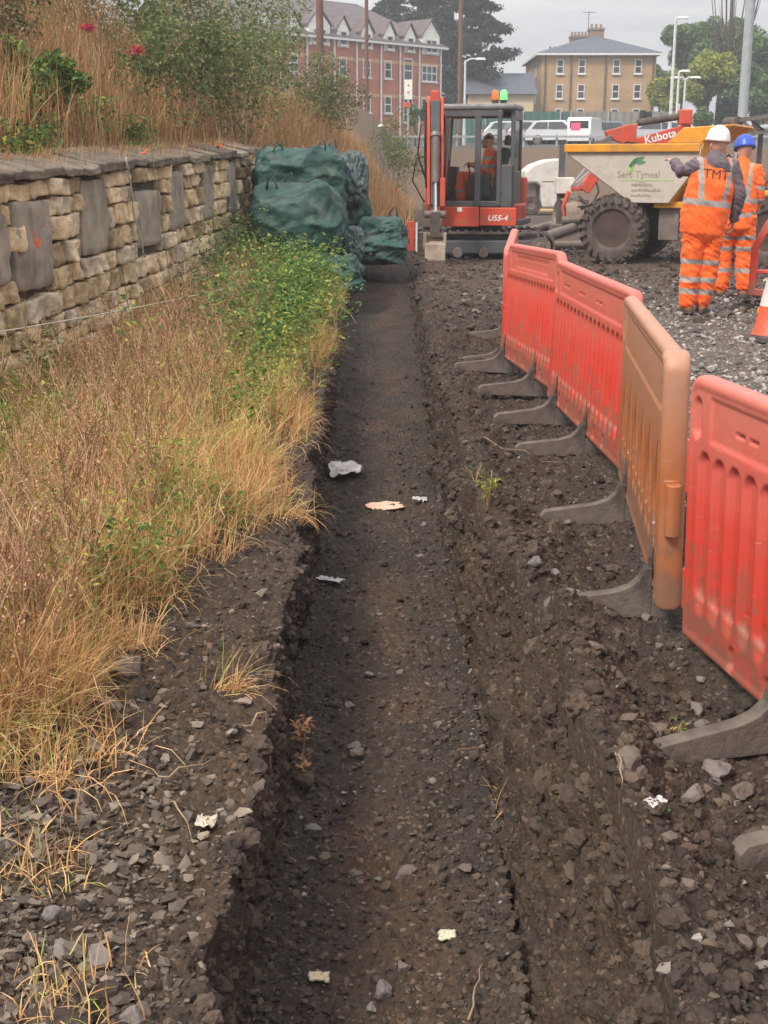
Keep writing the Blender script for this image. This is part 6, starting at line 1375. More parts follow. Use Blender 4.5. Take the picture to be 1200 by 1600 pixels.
m_band = pm('buff_band', (.55, .33, .15), .9, var=.1); m_gable = pm('white_gable', (.80, .78, .70), .8); m_chim = bricks('chimney_brick', (.22, .15, .11), (.28, .19, .14), (.25, .2, .17))
def window(parent, x, y, z, w, h, cols=1, rows=2):
    """x,z centre in the wall plane y (outside is +y)"""
    q = MB(); f = .07; y0, y1 = y - .05, y + .06
    q.bb((x - w / 2, y0, z - h / 2), (x - w / 2 + f, y1, z + h / 2)); q.bb((x + w / 2 - f, y0, z - h / 2), (x + w / 2, y1, z + h / 2)); q.bb((x - w / 2 + f, y0, z + h / 2 - f), (x + w / 2 - f, y1, z + h / 2)); q.bb((x - w / 2 + f, y0, z - h / 2), (x + w / 2 - f, y1, z - h / 2 + f))
    for i in range(1, cols): xx = x - w / 2 + w * i / cols; q.bb((xx - .04, y0 + .01, z - h / 2 + f), (xx + .04, y1 - .01, z + h / 2 - f))
    for i in range(1, rows): zz = z - h / 2 + h * i / rows; q.bb((x - w / 2 + f, y0 + .02, zz - .04), (x + w / 2 - f, y1 - .02, zz + .04))
    q.bb((x - w / 2 - .08, y1 - .05, z - h / 2 - .10), (x + w / 2 + .08, y1 + .08, z - h / 2 - .002))
    o = q.build('window', m_wfr, parent); p_ = MB(); p_.bb((x - w / 2 + f, y - .03, z - h / 2 + f), (x + w / 2 - f, y + .01, z + h / 2 - f)); p_.build('pane', m_pane, o); return o
A = P(690, 77, 104)
RBLD = thing('brick_building', 'three storey red brick block with white gabled dormers and downpipes, behind the bank', 'building', (A.x, A.y, 4.2), R(225.4))
L_ = 24; D_ = 10; EV = A.z - 4.2
q = MB(); q.bb((0, -D_, -1), (L_, 0, EV)); q.build('wall', m_brick, RBLD)
q = MB(); ov = .35; z0 = EV; rz_ = EV + 3.3
q.add([(-ov, ov, z0), (L_ + ov, ov, z0), (L_ + ov, -D_ - ov, z0), (-ov, -D_ - ov, z0), (4.2, -D_ / 2, rz_), (L_ - 4.2, -D_ / 2, rz_), (-ov, ov, z0 + .18), (L_ + ov, ov, z0 + .18), (L_ + ov, -D_ - ov, z0 + .18), (-ov, -D_ - ov, z0 + .18)],
      [(0, 1, 2, 3), (0, 6, 7, 1), (1, 7, 8, 2), (2, 8, 9, 3), (3, 9, 6, 0), (6, 4, 5, 7), (7, 5, 8), (8, 5, 4, 9), (9, 4, 6)]); q.build('roof', pm('brown_grey_tile', (.125, .10, .10), .8, var=.2, scale=2), RBLD)
q = MB(); q.bb((-.3, .36, z0 - .05), (L_ + .3, .48, z0 + .10)); q.build('gutter', m_wfr, RBLD)
for zz in (6.55 - 4.2, 8.95 - 4.2): q = MB(); q.bb((-.02, -.02, zz - .12), (L_, .04, zz + .12)); q.build('band_course', m_band, RBLD)
for u in (.2, 2.6, 4.7, 6.7, 9.2, 11.4, 14, 16.5, 19): q = MB(); q.tube([(u, .12, -.5), (u, .12, z0)], .075, 8); q.build('downpipe', m_wfr, RBLD)
for u in (5.9, 8.1, 10.5, 12.8, 15.2, 17.8):
    window(RBLD, u, .0, 8.40 - 4.2, .75, 1.25); window(RBLD, u, .0, 5.95 - 4.2, .75, 1.25)
window(RBLD, 1.4, 0, 8.35 - 4.2, 1.7, 1.2, 3, 2); window(RBLD, 1.4, 0, 5.95 - 4.2, 1.7, 1.2, 3, 2); window(RBLD, 3.75, 0, 8.0 - 4.2, .95, 2.6, 1, 3); window(RBLD, 3.75, 0, 5.6 - 4.2, 1.0, 1.8, 1, 3)
for u, w, hh in [(1.3, 1.9, 1.9), (3.6, 1.1, 1.5), (5.8, 1.1, 1.5), (8.1, 1.1, 1.5), (10.5, 1.1, 1.5), (12.8, 2.0, 1.9), (15.2, 1.1, 1.5), (17.8, 1.1, 1.5)]:
    q = MB(); q.prism([(u - w / 2, z0 - .5), (u - w / 2, z0 + hh * .45), (u, z0 + hh), (u + w / 2, z0 + hh * .45), (u + w / 2, z0 - .5)], -1.2, .42 if False else .10, 'Y'); d = q.build('dormer', m_gable, RBLD)
    q = MB()
    for s in (-1, 1): q.add([(u, .22, z0 + hh + .10), (u + s * (w / 2 + .18), .22, z0 + hh * .45 - .06), (u + s * (w / 2 + .18), -2.6, z0 + hh * .45 - .06), (u, -3.2, z0 + hh + .10), (u, .22, z0 + hh + .20), (u + s * (w / 2 + .18), .22, z0 + hh * .45 + .04), (u + s * (w / 2 + .18), -2.6, z0 + hh * .45 + .04), (u, -3.2, z0 + hh + .20)], [(0, 1, 2, 3), (4, 5, 6, 7), (0, 1, 5, 4), (1, 2, 6, 5), (2, 3, 7, 6)])
    q.build('dormer_roof', pm('brown_grey_tile', (.125, .10, .10)), d)
    window(d, u, .12, z0 + .12, w * .62, .95, 2 if w > 1.5 else 1)
# buff block
BX0, BX1, BY0, BY1 = 13.75, 23.75, 118, 131; bz = 4.0; EVb = P(850, 86, 118).z - bz
BB = thing('brick_building', 'square buff brick block with a hipped slate roof and chimneys, in the centre distance', 'building', (BX0, BY0, bz), R(180)); BB.rotation_euler = (0, 0, R(180)); BB.location = (BX1, BY0, bz)
W_ = BX1 - BX0; Dp = BY1 - BY0
q = MB(); q.bb((0, -Dp, -1), (W_, 0, EVb)); q.build('wall', m_buff, BB)
z0 = EVb; q = MB(); ov = .4; rh = P(925, 60, 125).z - bz
q.add([(-ov, ov, z0), (W_ + ov, ov, z0), (W_ + ov, -Dp - ov, z0), (-ov, -Dp - ov, z0), (W_ / 2 - .6, -5, rh), (W_ / 2 + .6, -Dp + 5, rh), (-ov, ov, z0 + .2), (W_ + ov, ov, z0 + .2), (W_ + ov, -Dp - ov, z0 + .2), (-ov, -Dp - ov, z0 + .2)],
      [(0, 1, 2, 3), (0, 6, 7, 1), (1, 7, 8, 2), (2, 8, 9, 3), (3, 9, 6, 0), (6, 4, 7), (7, 4, 5, 8), (8, 5, 9), (9, 5, 4, 6)]); q.build('roof', m_roofs, BB)
q = MB(); q.bb((-.42, ov, z0 - .04), (W_ + .42, ov + .12, z0 + .14)); q.bb((W_ + ov, -Dp, z0 - .04), (W_ + ov + .12, ov, z0 + .14)); q.build('gutter', m_wfr, BB)
for px in (875, 909, 963, 997):
    u = (BX1 - (px - 600) / 2000 * 111.8)
    for v_, h in ((104, 1.2), (143, 1.2), (181, 1.2)): window(BB, u, 0, P(px, v_, 118).z - bz, .62, h)
for px, v_ in ((836, 107), (836, 145), (836, 182)):   # side face windows
    pass
for yy in (-4, -9):
    for zz in (EVb - .95, EVb - 3.2, EVb - 5.5):
        e = window(BB, 0, 0, 0, .7, 1.2); e.location = (W_, yy, zz); e.rotation_euler = (0, 0, R(-90))
for px in (852, 892, 946, 1020): u = (BX1 - (px - 600) / 2000 * 111.8); q = MB(); q.tube([(u, .1, -.5), (u, .1, z0)], .07, 8); q.build('downpipe', pm('brown_pipe', (.16, .10, .07), .7), BB)
def chimney(px, w, y, top, pots, dd=1.0):
    u = BX1 - (px - 600) / 2000 * (BY0 + y) * .947; zt = P(px, top, BY0 + y).z - bz; q = MB(); q.bb((u - w / 2, -y - dd / 2, z0 + .3), (u + w / 2, -y + dd / 2, zt - .35)); q.bb((u - w / 2 - .08, -y - dd / 2 - .08, zt - .5), (u + w / 2 + .08, -y + dd / 2 + .08, zt - .3)); c = q.build('chimney', m_chim, BB)
    for k in range(pots): xx = u - w / 2 + w * (k + .5) / pots; q = MB(); q.lathe([(.13, zt - .3), (.10, zt), (.12, zt + .06), (.07, zt + .06), (.06, zt - .1), (0, zt - .1)], (xx, -y, 0), 'Z', 10); q.build('chimney_pot', m_chim, c)
chimney(929, 1.25, 6, 39, 3, 1.4); chimney(905, 1.9, 9, 51, 6); chimney(862, .8, 11, 74, 2)
q = MB(); u = BX1 - (917 - 600) / 2000 * 118; q.tube([(u, -6.6, rh - .5), (u, -6.6, rh + 2.3)], .035, 6)
for k in range(5): q.tube([(u - .45 + .05 * k, -6.6 , rh + 2.25 - .0 * k), (u - .45 + .05 * k, -6.6, rh + 2.26)], .02, 4)
q.tube([(u - .6, -6.6, rh + 2.2), (u + .6, -6.6, rh + 2.2)], .025, 5); q.build('aerial', m_cab, BB)
# low cream house between the trees
HC = P(790, 170, 112)
HS = thing('cottage', 'low cream rendered house with slate roof between dark conifers and the buff block', 'house', (HC.x - .9, 112, HC.z - 1.9), R(180))
m_cream = pm('cream_render', (.62, .50, .33), .85, var=.1, scale=1)
q = MB(); q.bb((-3.2, -7, -.5), (2.2, 0, 3.1)); q.build('wall', m_cream, HS)
q = MB(); q.prism([(.4, 3.05), (-3.5, 4.95), (-7.4, 3.05)], -3.5, 2.5, 'X'); q.build('roof', m_roofs, HS)
for x in (-1.6, .8): window(HS, x, 0, 1.7, .9, 1.0)
H2 = P(752, 160, 116); HS2 = thing('cottage', 'pale house gable showing through the conifers left of the cream house', 'house', (H2.x, 116, H2.z - 2.2), R(180))
q = MB(); q.prism([(-2.2, -.5), (2.2, -.5), (2.2, 2.9), (0, 4.4), (-2.2, 2.9)], -6, 0, 'Y'); q.build('wall', m_cream, HS2)
q = MB(); q.prism([(-2.5, 2.75), (0, 4.45), (2.5, 2.75), (2.5, 2.95), (0, 4.65), (-2.5, 2.95)], -6.3, .3, 'Y'); q.build('roof', m_roofs, HS2); window(HS2, 0, 0, 1.8, .9, 1.0)
# ================================================================ FENCES
m_gfence = pm('green_mesh', (.05, .13, .11), .8, var=.15); m_hoard = pm('grey_hoarding', (.24, .22, .19), .85, var=.2, scale=1); m_post = pm('galvanised_post', (.34, .36, .37), .6, var=.1)
def fence(name, label, cat, pa, pb, Y, zt, m, step, postm, h=2.2):
    xa, xb = P(pa, 180, Y).x, P(pb, 180, Y).x; z0 = gzf((xa + xb) / 2, Y); t = thing(name, label, cat, (xa, Y, z0 - .05), 0); L_ = xb - xa
    q = MB(); n = int(L_ / .25)
    vs = []; fs = []
    for i in range(n + 1):   # corrugated sheet
        x = L_ * i / n; y = .03 * (1 if i % 2 else -1); vs += [(x, y, .05), (x, y, h)]
        if i: fs.append((2 * i - 2, 2 * i, 2 * i + 1, 2 * i - 1))
    k = len(vs); vs2 = [(a, b + .02, c) for a, b, c in vs]; q.add(vs, fs); q.add(vs2, [f[::-1] for f in fs]); q.build('fence_sheet', m, t)
    for i in range(int(L_ / step) + 1): p_ = MB(); x = min(i * step, L_); p_.bb((x - .05, -.16, 0), (x + .05, -.05, h + .06)); p_.build('post', postm, t)
    return t
fence('screen_fence', 'dark green screen fence behind the parked cars', 'fence', 700, 889, 93, 0, m_gfence, 2.6, m_post, h=P(800, 173, 93).z - gzf(12, 93))
fence('hoarding', 'weathered grey brown hoarding to the right of the green screen fence', 'fence', 892, 1064, 94, 0, m_hoard, 2.6, m_post, h=P(800, 173, 94).z - gzf(18, 94))
q = MB(); xa = P(560, 200, 70).x; xb = P(1200, 200, 70).x; zc0 = gzf(5, 70)
t = thing('kerb_rail', 'low grey rail along the edge of the car park bank', 'rail', (xa, 66, gzf(5, 66)), 0); q.bb((0, -.04, .45), (xb - xa, .04, .55)); q.build('rail', m_post, t)
for i in range(14): p_ = MB(); x = (xb - xa) * i / 13; p_.bb((x - .05, .045, -.1), (x + .05, .12, .62)); p_.build('post', m_post, t)
# ================================================================ CARS
m_tyr = pm('car_tyre', (.02, .02, .02), .8); m_carg = pm('car_glass', (.03, .035, .04), .1, spec=.9)
def carpaint(n, c): return pm(n, c, .3, .3, var=.05)
def car(label, px, Y, m, L_=4.3, Hh=1.48, rz=0, van=False, group=None, cat='car'):
    x = (px - 600) / 2000 * Y; z = gzf(x, Y); t = thing('parked_van' if van else 'parked_car', label, cat, (x, Y, z + .02), rz, group); w = .88 if not van else .98
    q = MB()
    if van: pr = [(-L_ / 2, .35), (-L_ / 2, 2.1), (-L_ / 2 + .1, 2.22), (L_ / 2 - 1.3, 2.22), (L_ / 2 - .75, 1.35), (L_ / 2 - .1, 1.05), (L_ / 2, .8), (L_ / 2, .35)]
    else: pr = [(-L_ / 2, .32), (-L_ / 2, .82), (-L_ / 2 + .12, .98), (-L_ / 2 + .5, Hh - .1), (-L_ / 2 + .9, Hh), (.35, Hh), (1.05, .98), (L_ / 2 - .25, .84), (L_ / 2, .66), (L_ / 2, .32)]
    n = len(pr); vs = []
    for s in (-1, 1):
        for a, b in pr: k = 1 - .13 * max(0, (b - .95)) / .5 if not van else 1 - .04 * max(0, b - 1.2); vs.append((a, s * w * k, b))
    q.add(vs, [tuple(range(n)), tuple(range(n, 2 * n))[::-1]] + [(i, (i + 1) % n, n + (i + 1) % n, n + i) for i in range(n)]); q.build('body', m, t, bevel=.05, smooth=40)
    if not van:
        for s in (-1, 1):
            for (a0, a1, b0, b1) in ((-L_ / 2 + .42, -L_ / 2 + .70, -.62, -.62), (-.55, -.55, .28, .82)):
                q = MB(); y0 = s * (w + .004); y1 = s * (w * (1 - .13 * (Hh - .1 - .95) / .5) + .006); q.add([(a0, y0, 1.0), (b1, y0, 1.0), (b0, y1, Hh - .1), (a1, y1, Hh - .1), (a0, y0 - s * .02, 1.0), (b1, y0 - s * .02, 1.0), (b0, y1 - s * .02, Hh - .1), (a1, y1 - s * .02, Hh - .1)], [(0, 1, 2, 3), (7, 6, 5, 4), (0, 4, 5, 1), (1, 5, 6, 2), (2, 6, 7, 3), (3, 7, 4, 0)]); q.build('side_window', m_carg, t)
        q = MB(); q.add([(-L_ / 2 + .10, -.72, 1.0), (-L_ / 2 + .10, .72, 1.0), (-L_ / 2 + .46, .66, Hh - .12), (-L_ / 2 + .46, -.66, Hh - .12)], [(0, 1, 2, 3)]); q.v = [(a - .012, b, c) for a, b, c in q.v] + [(a + .02, b, c) for a, b, c in q.v]; q.f = [(0, 1, 2, 3), (7, 6, 5, 4), (0, 4, 5, 1), (1, 5, 6, 2), (2, 6, 7, 3), (3, 7, 4, 0)]; q.build('rear_window', m_carg, t)
        q = MB(); q.add([(.40, -.66, Hh - .03), (.40, .66, Hh - .03), (1.06, .74, 1.0), (1.06, -.74, 1.0)], []); q.v = [(a + .012, b, c + .012) for a, b, c in q.v] + [(a - .02, b, c - .02) for a, b, c in q.v]; q.f = [(0, 1, 2, 3), (7, 6, 5, 4), (0, 4, 5, 1), (1, 5, 6, 2), (2, 6, 7, 3), (3, 7, 4, 0)]; q.build('windscreen', m_carg, t)
        for s in (-1, 1): q = MB(); q.box((-L_ / 2 - .01, s * .68, .86), (.06, .18, .16)); q.build('tail_lamp', pm('tail_red', (.45, .02, .02), .3), t); q = MB(); q.box((L_ / 2 - .02, s * .66, .66), (.08, .26, .12)); q.build('headlight', m_wfr, t)
    else:
        q = MB(); q.bb((L_ / 2 - 1.22, -w - .004, 1.35), (L_ / 2 - .85, -w + .01, 1.95)); q.build('side_window', m_carg, t)
        q = MB(); q.bb((-L_ / 2 - .01, -.75, 1.35), (-L_ / 2 + .01, .75, 1.95)); q.build('rear_window', m_carg, t)
    for a in (-L_ / 2 + .8, L_ / 2 - .85):
        for s in (-1, 1):
            q = MB(); q.lathe([(.2, -.1), (.31, -.1), (.33, -.06), (.33, .06), (.31, .1), (.2, .1)], (0, 0, 0), 'Y', 20, close=True); o = q.build('wheel', m_tyr, t, smooth=40); o.location = (a, s * (w - .08), .33)
            q = MB(); q.lathe([(0, -.09), (.19, -.10), (.205, -.02), (.205, .02), (.19, .1), (0, .09)], (0, 0, 0), 'Y', 16); q.build('rim', m_steel, o, smooth=40)
    return t
mS = carpaint('silver_paint', (.50, .51, .52)); mS2 = carpaint('pale_silver_paint', (.62, .63, .64)); mG = carpaint('grey_paint', (.20, .22, .24)); mW = carpaint('white_paint', (.74, .73, .71))
car('silver estate car parked at the far left, next to the excavator cab', 828, 82, mS, rz=R(15), group='cars parked on the far bank')
car('pale silver hatchback parked between the silver estate and the white van', 866, 80, mS2, rz=R(-25), L_=4.0, group='cars parked on the far bank')
car('dark grey car parked to the right of the white van', 940, 84, mG, rz=R(10), group='cars parked on the far bank')
car('pale car parked behind the silver hatchback by the green fence', 795, 87, mS2, rz=R(5), group='cars parked on the far bank')
car('grey car half hidden behind the dumper skip, right of the dark grey car', 1000, 83, mS, rz=R(170), group='cars parked on the far bank')
VN = car('white van with a pink panel on its rear, parked in the row of cars', 903, 79, mW, L_=4.9, rz=R(68), van=True, cat='van')
VN.scale = (.74, .74, .72)
q = MB(); q.bb((-2.465, -.1, 1.2), (-2.46, .65, 1.8)); q.build('pink_panel', pm('pink_panel', (.75, .10, .22), .5), VN)
# ================================================================ POLES AND LAMPS
m_wood = pm('brown_pole_wood', (.16, .085, .06), .9, var=.2, scale=4); m_lpost = pm('pale_lamp_post', (.58, .59, .58), .5); m_lamp = pm('lamp_glass', (.7, .7, .68), .3)
def pole(name, label, cat, px, py, Y, r0, r1, ztop, m, group=None, arms=()):
    x = P(px, py, Y).x; z = gzf(x, Y); t = thing(name, label, cat, (x, Y, z - .3), 0, group); H_ = ztop - z + .3
    q = MB(); q.tube([(0, 0, 0), (0, 0, H_)], [r0, r1], 14); q.build('pole', m, t, smooth=40); return t, H_
t, H_ = pole('telegraph_pole', 'thick brown telegraph pole rising out of the bank grass, leftmost of the wooden poles', 'pole', 501, 150, 46, .135, .11, 12, m_wood, 'telegraph poles')
q = MB(); q.bb((-.6, -.05, H_ - .7), (.6, .05, H_ - .58)); q.build('cross_arm', m_wood, t)
t, H_ = pole('telegraph_pole', 'thin brown telegraph pole in front of the red brick block, between two white downpipes', 'pole', 573, 120, 62, .09, .075, 14, m_wood, 'telegraph poles')
t, H_ = pole('telegraph_pole', 'brown telegraph pole standing against the dark conifers right of the red block', 'pole', 719, 100, 76, .14, .115, 13.5, m_wood, 'telegraph poles')
def lamp(label, px, top, Y, arm, group='street lamps', r=.09, double=False):
    Pt = P(px, top, Y); x = Pt.x; z = gzf(x, Y); t = thing('street_lamp', label, 'street lamp', (x, Y, z - .1), 0, group); H_ = Pt.z - z + .1
    q = MB(); q.tube([(0, 0, 0), (0, 0, 1.2)], r * 1.3, 10); q.tube([(0, 0, 1.2), (0, 0, H_)], [r, r * .7], 10); q.build('post', m_lpost, t, smooth=40)
    for s in ((-1, 1) if double else (1,)):
        q = MB(); q.tube([(0, 0, H_ - .05), (s * arm * .5, 0, H_ + .12), (s * arm, 0, H_ + .12)], .05, 8); q.build('arm', m_lpost, t, smooth=40)
        q = MB(); q.box((s * (arm + .3), 0, H_ + .12), (.7, .28, .14), taper=.7); q.build('lantern', m_lamp, t, bevel=.03)
lamp('pale street lamp with a short arm beside the wooden pole and the conifers', 727, 95, 88, .7)
lamp('tall slim pale street lamp rising above the trees right of the buff block', 1056, 31, 78, .1, r=.11)
lamp('short pale lamp post with no crossbar, second from the tall lamp', 1061, 114, 84, .05)
lamp('short lamp post with double lantern heads in front of the yellow green trees', 1071, 124, 86, .35, double=True)
t, H_ = pole('steel_column', 'large galvanised steel column at the upper right, in front of the trees', 'column', 1160, 185, 40, .155, .13, 11, m_post)
q = MB(); q.bb((-.28, -.28, .3), (.28, .28, .36)); q.build('base_plate', m_post, t)
# sign by the red block, and old gateposts on the slope
S = P(638, 140, 60); z = gzf(S.x, 60)
t = thing('sign', 'white sign board with small red marks on a post in front of the red block', 'sign', (S.x, 60, z), 0)
q = MB(); q.tube([(0, 0, -.2), (0, 0, S.z - z + .3)], .05, 8); q.build('post', m_post, t)
q = MB(); q.bb((-.17, -.06, S.z - z - .42), (.17, -.03, S.z - z + .42)); q.build('board', m_gable, t, bevel=.008)
for dz in (.18, -.12): q = MB(); q.lathe([(0, -.003), (.05, -.003), (.05, .003), (0, .003)], (0, -.064, S.z - z + dz), 'Y', 14); q.build('red_mark', m_coner, t)
q = MB(); q.bb((-.24, -.07, S.z - z - .74), (.10, -.03, S.z - z - .55)); q.build('red_plate', m_coner, t, bevel=.005)
for px, lab in ((595, 'old grey timber gatepost on the slope, the left one of a pair'), (606, 'old grey timber gatepost on the slope, the right one of a pair')):
    S = P(px, 210, 38); z = gzf(S.x, 38); t = thing('gatepost', lab, 'post', (S.x, 38, z - .1), R(5), 'gateposts on the slope'); q = MB(); q.bb((-.085, -.085, 0), (.085, .085, P(px, 192, 38).z - z)); q.build('post', pm('grey_timber', (.16, .13, .125), .9, var=.2), t, bevel=.02)
    q = MB(); q.box((0, 0, P(px, 192, 38).z - z + .03), (.2, .2, .06), taper=.4); q.build('cap', m_gable if px < 600 else m_chim, t)

# ================================================================ TREES AND SHRUBS
m_bark = pm('bark', (.09, .065, .05), .95, var=.3)
m_conif = island('conifer_needles', [(0, (.012, .024, .020)), (.5, (.024, .044, .034)), (1, (.045, .07, .05))], rough=.8, spec=.2)
m_tree1 = island('green_tree_leaf', [(0, (.06, .12, .05)), (.5, (.115, .20, .08)), (1, (.19, .28, .10))], trans=.2, rough=.7)
m_tree2 = island('yellow_tree_leaf', [(0, (.18, .23, .04)), (.5, (.32, .36, .06)), (1, (.48, .45, .10))], trans=.25, rough=.7)
def conifer(label, x, Y, H_, W_, n=9000, seed=0, leaf=.5):
    z = gzf(x, Y); t = thing('conifer', label, 'tree', (x, Y, z - .2), 0, 'dark conifers beside the red block'); rs = np.random.default_rng(seed)
    q = MB(); q.tube([(0, 0, 0), (0, 0, H_ * .95)], [.45, .05], 10)
    nb = 70; Cs = []
    for i in range(nb):
        h = H_ * (.10 + .88 * (i / nb)); a = rs.uniform(0, 6.28); L_ = W_ * (1 - (i / nb) ** 1.6 * .85) * rs.uniform(.65, 1.15); dr = rs.uniform(-.05, .18)
        e = np.array([math.cos(a) * L_, math.sin(a) * L_, h + L_ * dr]); s = np.array([0, 0, h]); q.tube([tuple(s), tuple((s + e) / 2 + [0, 0, .15]), tuple(e)], [.09, .06, .02], 5)
        k = n // nb; u = rs.uniform(.2, 1.04, k)[:, None]; sp = .16 * L_ * (1.15 - u * .6)
        c = s + (e - s) * u + rs.normal(size=(k, 3)) * np.array([.9, .9, .55]) * (sp * .5 + .12) - np.array([0, 0, .25]) * u; Cs.append(c)
    Cs = np.concatenate(Cs); leaves('crown', Cs, rs.uniform(.6, 1.3, len(Cs)) * leaf, m_conif, None, parent=t, up=.05); q.build('trunk', m_bark, t, smooth=True)
for i, (px, Y, top, W_, lab) in enumerate([(604, 128, -60, 4.0, 'dark conifer behind the roof of the red block, leftmost of the group'), (655, 124, -90, 4.6, 'dark conifer behind the right half of the red roof, second of the group'), (708, 118, -110, 4.4, 'tall dark conifer directly right of the red block'), (752, 116, -70, 3.9, 'dark conifer with ragged branches against the sky, rightmost of the group')]):
    Pt = P(px, top, Y); conifer(lab, Pt.x, Y, Pt.z - gzf(Pt.x, Y), W_ , seed=i + 5, n=11000)
def tree(label, px, py, rpx, Y, m, n=9000, leaf=.4, group='trees at the right', lobes=14, name='broadleaf_tree', squash=.9, thin=1.0):
    Pt = P(px, py, Y); x = Pt.x; z = gzf(x, Y) - .2; r = rpx / 2000 * Y; hc = Pt.z - z; t = thing(name, label, 'tree', (x, Y, z), 0, group); rs = np.random.default_rng(px * 7 + int(Y))
    q = MB(); q.tube([(0, 0, 0), (.1, 0, hc * .5), (0, 0, hc)], [r * .09, r * .07, r * .03], 9)
    lb = []
    for i in range(lobes):
        d = rs.normal(size=3); d /= np.linalg.norm(d); p = np.array([0, 0, hc]) + d * np.array([r, r, r * squash]) * rs.uniform(.35, .78); lb.append((p, r * rs.uniform(.22, .42))); q.tube([(0, 0, hc * rs.uniform(.45, .8)), tuple((p + [0, 0, hc]) / 2 - [0, 0, r * .15]), tuple(p)], [r * .035, r * .02, r * .008], 6)
    k = rs.integers(0, lobes, n); d = rs.normal(size=(n, 3)); d /= np.linalg.norm(d, axis=1)[:, None]
    c = np.array([l[0] for l in lb])[k] + d * (rs.uniform(.2, 1.08, n) ** .5 * np.array([l[1] for l in lb])[k])[:, None]
    leaves('crown', c, rs.uniform(.6, 1.3, n) * leaf, m, None, parent=t, up=.2); q.build('trunk', m_bark, t, smooth=True)
    for i in range(0): pass
for a in [('blue green rounded tree behind the yellow ones, left of the steel column', 1070, 75, 46, 112, m_tree1), ('tall blue green tree behind the steel column', 1128, 62, 52, 116, m_tree1), ('yellow green tree directly left of the steel column', 1105, 120, 52, 98, m_tree2), ('yellow green low tree behind the lamp posts', 1050, 142, 34, 102, m_tree2),
          ('green tree at the far right edge behind the steel column', 1190, 80, 60, 108, m_tree1), ('dark green tree at the right edge, below the tall one', 1180, 150, 55, 96, m_tree1), ('small green tree between the buff block and the lamps', 1032, 120, 26, 125, m_tree1)]:
    tree(*a)
# bare twiggy top
Pt = P(1145, 20, 100); z = gzf(Pt.x, 100); t = thing('bare_tree', 'thin leafless tree top rising beside the steel column', 'tree', (Pt.x, 100, z), 0); q = MB(); rs = random.Random(3); q.tube([(0, 0, 0), (0, 0, 5)], [.2, .12], 8); Hb = Pt.z - z + 3
for k in range(34):
    a = rs.uniform(0, 6.28); s = rs.uniform(0, 1.5); q.tube([(0, 0, 5 - rs.random()), (math.cos(a) * s, math.sin(a) * s, 7), (math.cos(a) * s * 1.7, math.sin(a) * s * 1.7, Hb * rs.uniform(.8, 1.02))], [.07, .05, .012], 5)
q.build('trunk', m_bark, t)
# hedge at the foot of the red block and by the hoarding
for px, py, rp, Y, m, lab in [(648, 180, 16, 84, m_tree1, 'small dark bush at the foot of the red block, left of the excavator arm'), (672, 178, 20, 86, m_conif, 'dark bush at the foot of the red block behind the excavator arm'), (1010, 186, 15, 91, m_conif, 'dark clipped bush in front of the hoarding, left one'), (1140, 180, 26, 92, m_conif, 'dark bush between the lamp posts and the steel column'), (1100, 186, 20, 91, m_tree1, 'green bush in front of the yellow trees')]:
    tree(lab, px, py, rp, Y, m, n=3000, leaf=.28, group='bushes along the car park', lobes=9, name='bush')
# shrubs growing on the bank above and beyond the wall
m_sh1 = island('bank_shrub_leaf', [(0, (.085, .125, .045)), (.5, (.15, .195, .07)), (.85, (.23, .26, .10)), (1, (.36, .29, .13))], trans=.3, rough=.7)
m_sh2 = island('olive_shrub_leaf', [(0, (.10, .10, .045)), (.5, (.17, .15, .07)), (1, (.27, .21, .11))], trans=.3, rough=.8)
sl_ = [(30, 20, 14, 1.0, 1.0, m_sh2, 'olive shrub at the upper left corner above the wall'), (150, 10, 19, .9, .9, m_sh2, 'thin olive shrub between the two crimson flowers'), (235, 40, 18, .9, .9, m_sh1, 'green shrub on the bank just right of the crimson flowers'), (300, 25, 21, .9, .9, m_sh2, 'olive shrub on the skyline in the middle of the bank'),
       (345, 60, 20, 1.2, 1.5, m_sh1, 'tall green shrub on the bank above the middle of the wall'), (395, 50, 24, 1.3, 1.6, m_sh1, 'tall grey green shrub left of the thick telegraph pole'), (430, 85, 26, 1.2, 1.3, m_sh1, 'grey green shrub on the bank in front of the brick roof'), (470, 120, 28, 1.1, 1.1, m_sh1, 'green shrub at the foot of the thick telegraph pole'), (520, 150, 30, .8, .8, m_sh2, 'olive shrub right of the thick telegraph pole'), (370, 130, 19, .8, .8, m_sh1, 'low bright shrub on the bank above the far end of the wall'), (280, 120, 16, .7, .7, m_sh1, 'low green shrub in the russet grass above the wall'), (60, 130, 13, .5, .5, m_leafg, 'low fresh green weed clump behind the coping at the left'),(620, 232, 34, .9, .55, m_sh1, 'low green shrub on the slope left of the excavator')]
for px, py, Y, rx, rz_, m, lab in sl_:
    Pt = P(px, py, Y); g0 = gzf(Pt.x, Y); H_ = max(Pt.z - g0, .3)
    bush('shrub', lab, 'shrub', (Pt.x, Y, g0 + H_ * .15), (rx, rx * .8, max(H_ * .75, rz_ * .7)), 2600, (.045, .095), m, m_stem, 'shrubs on the bank')
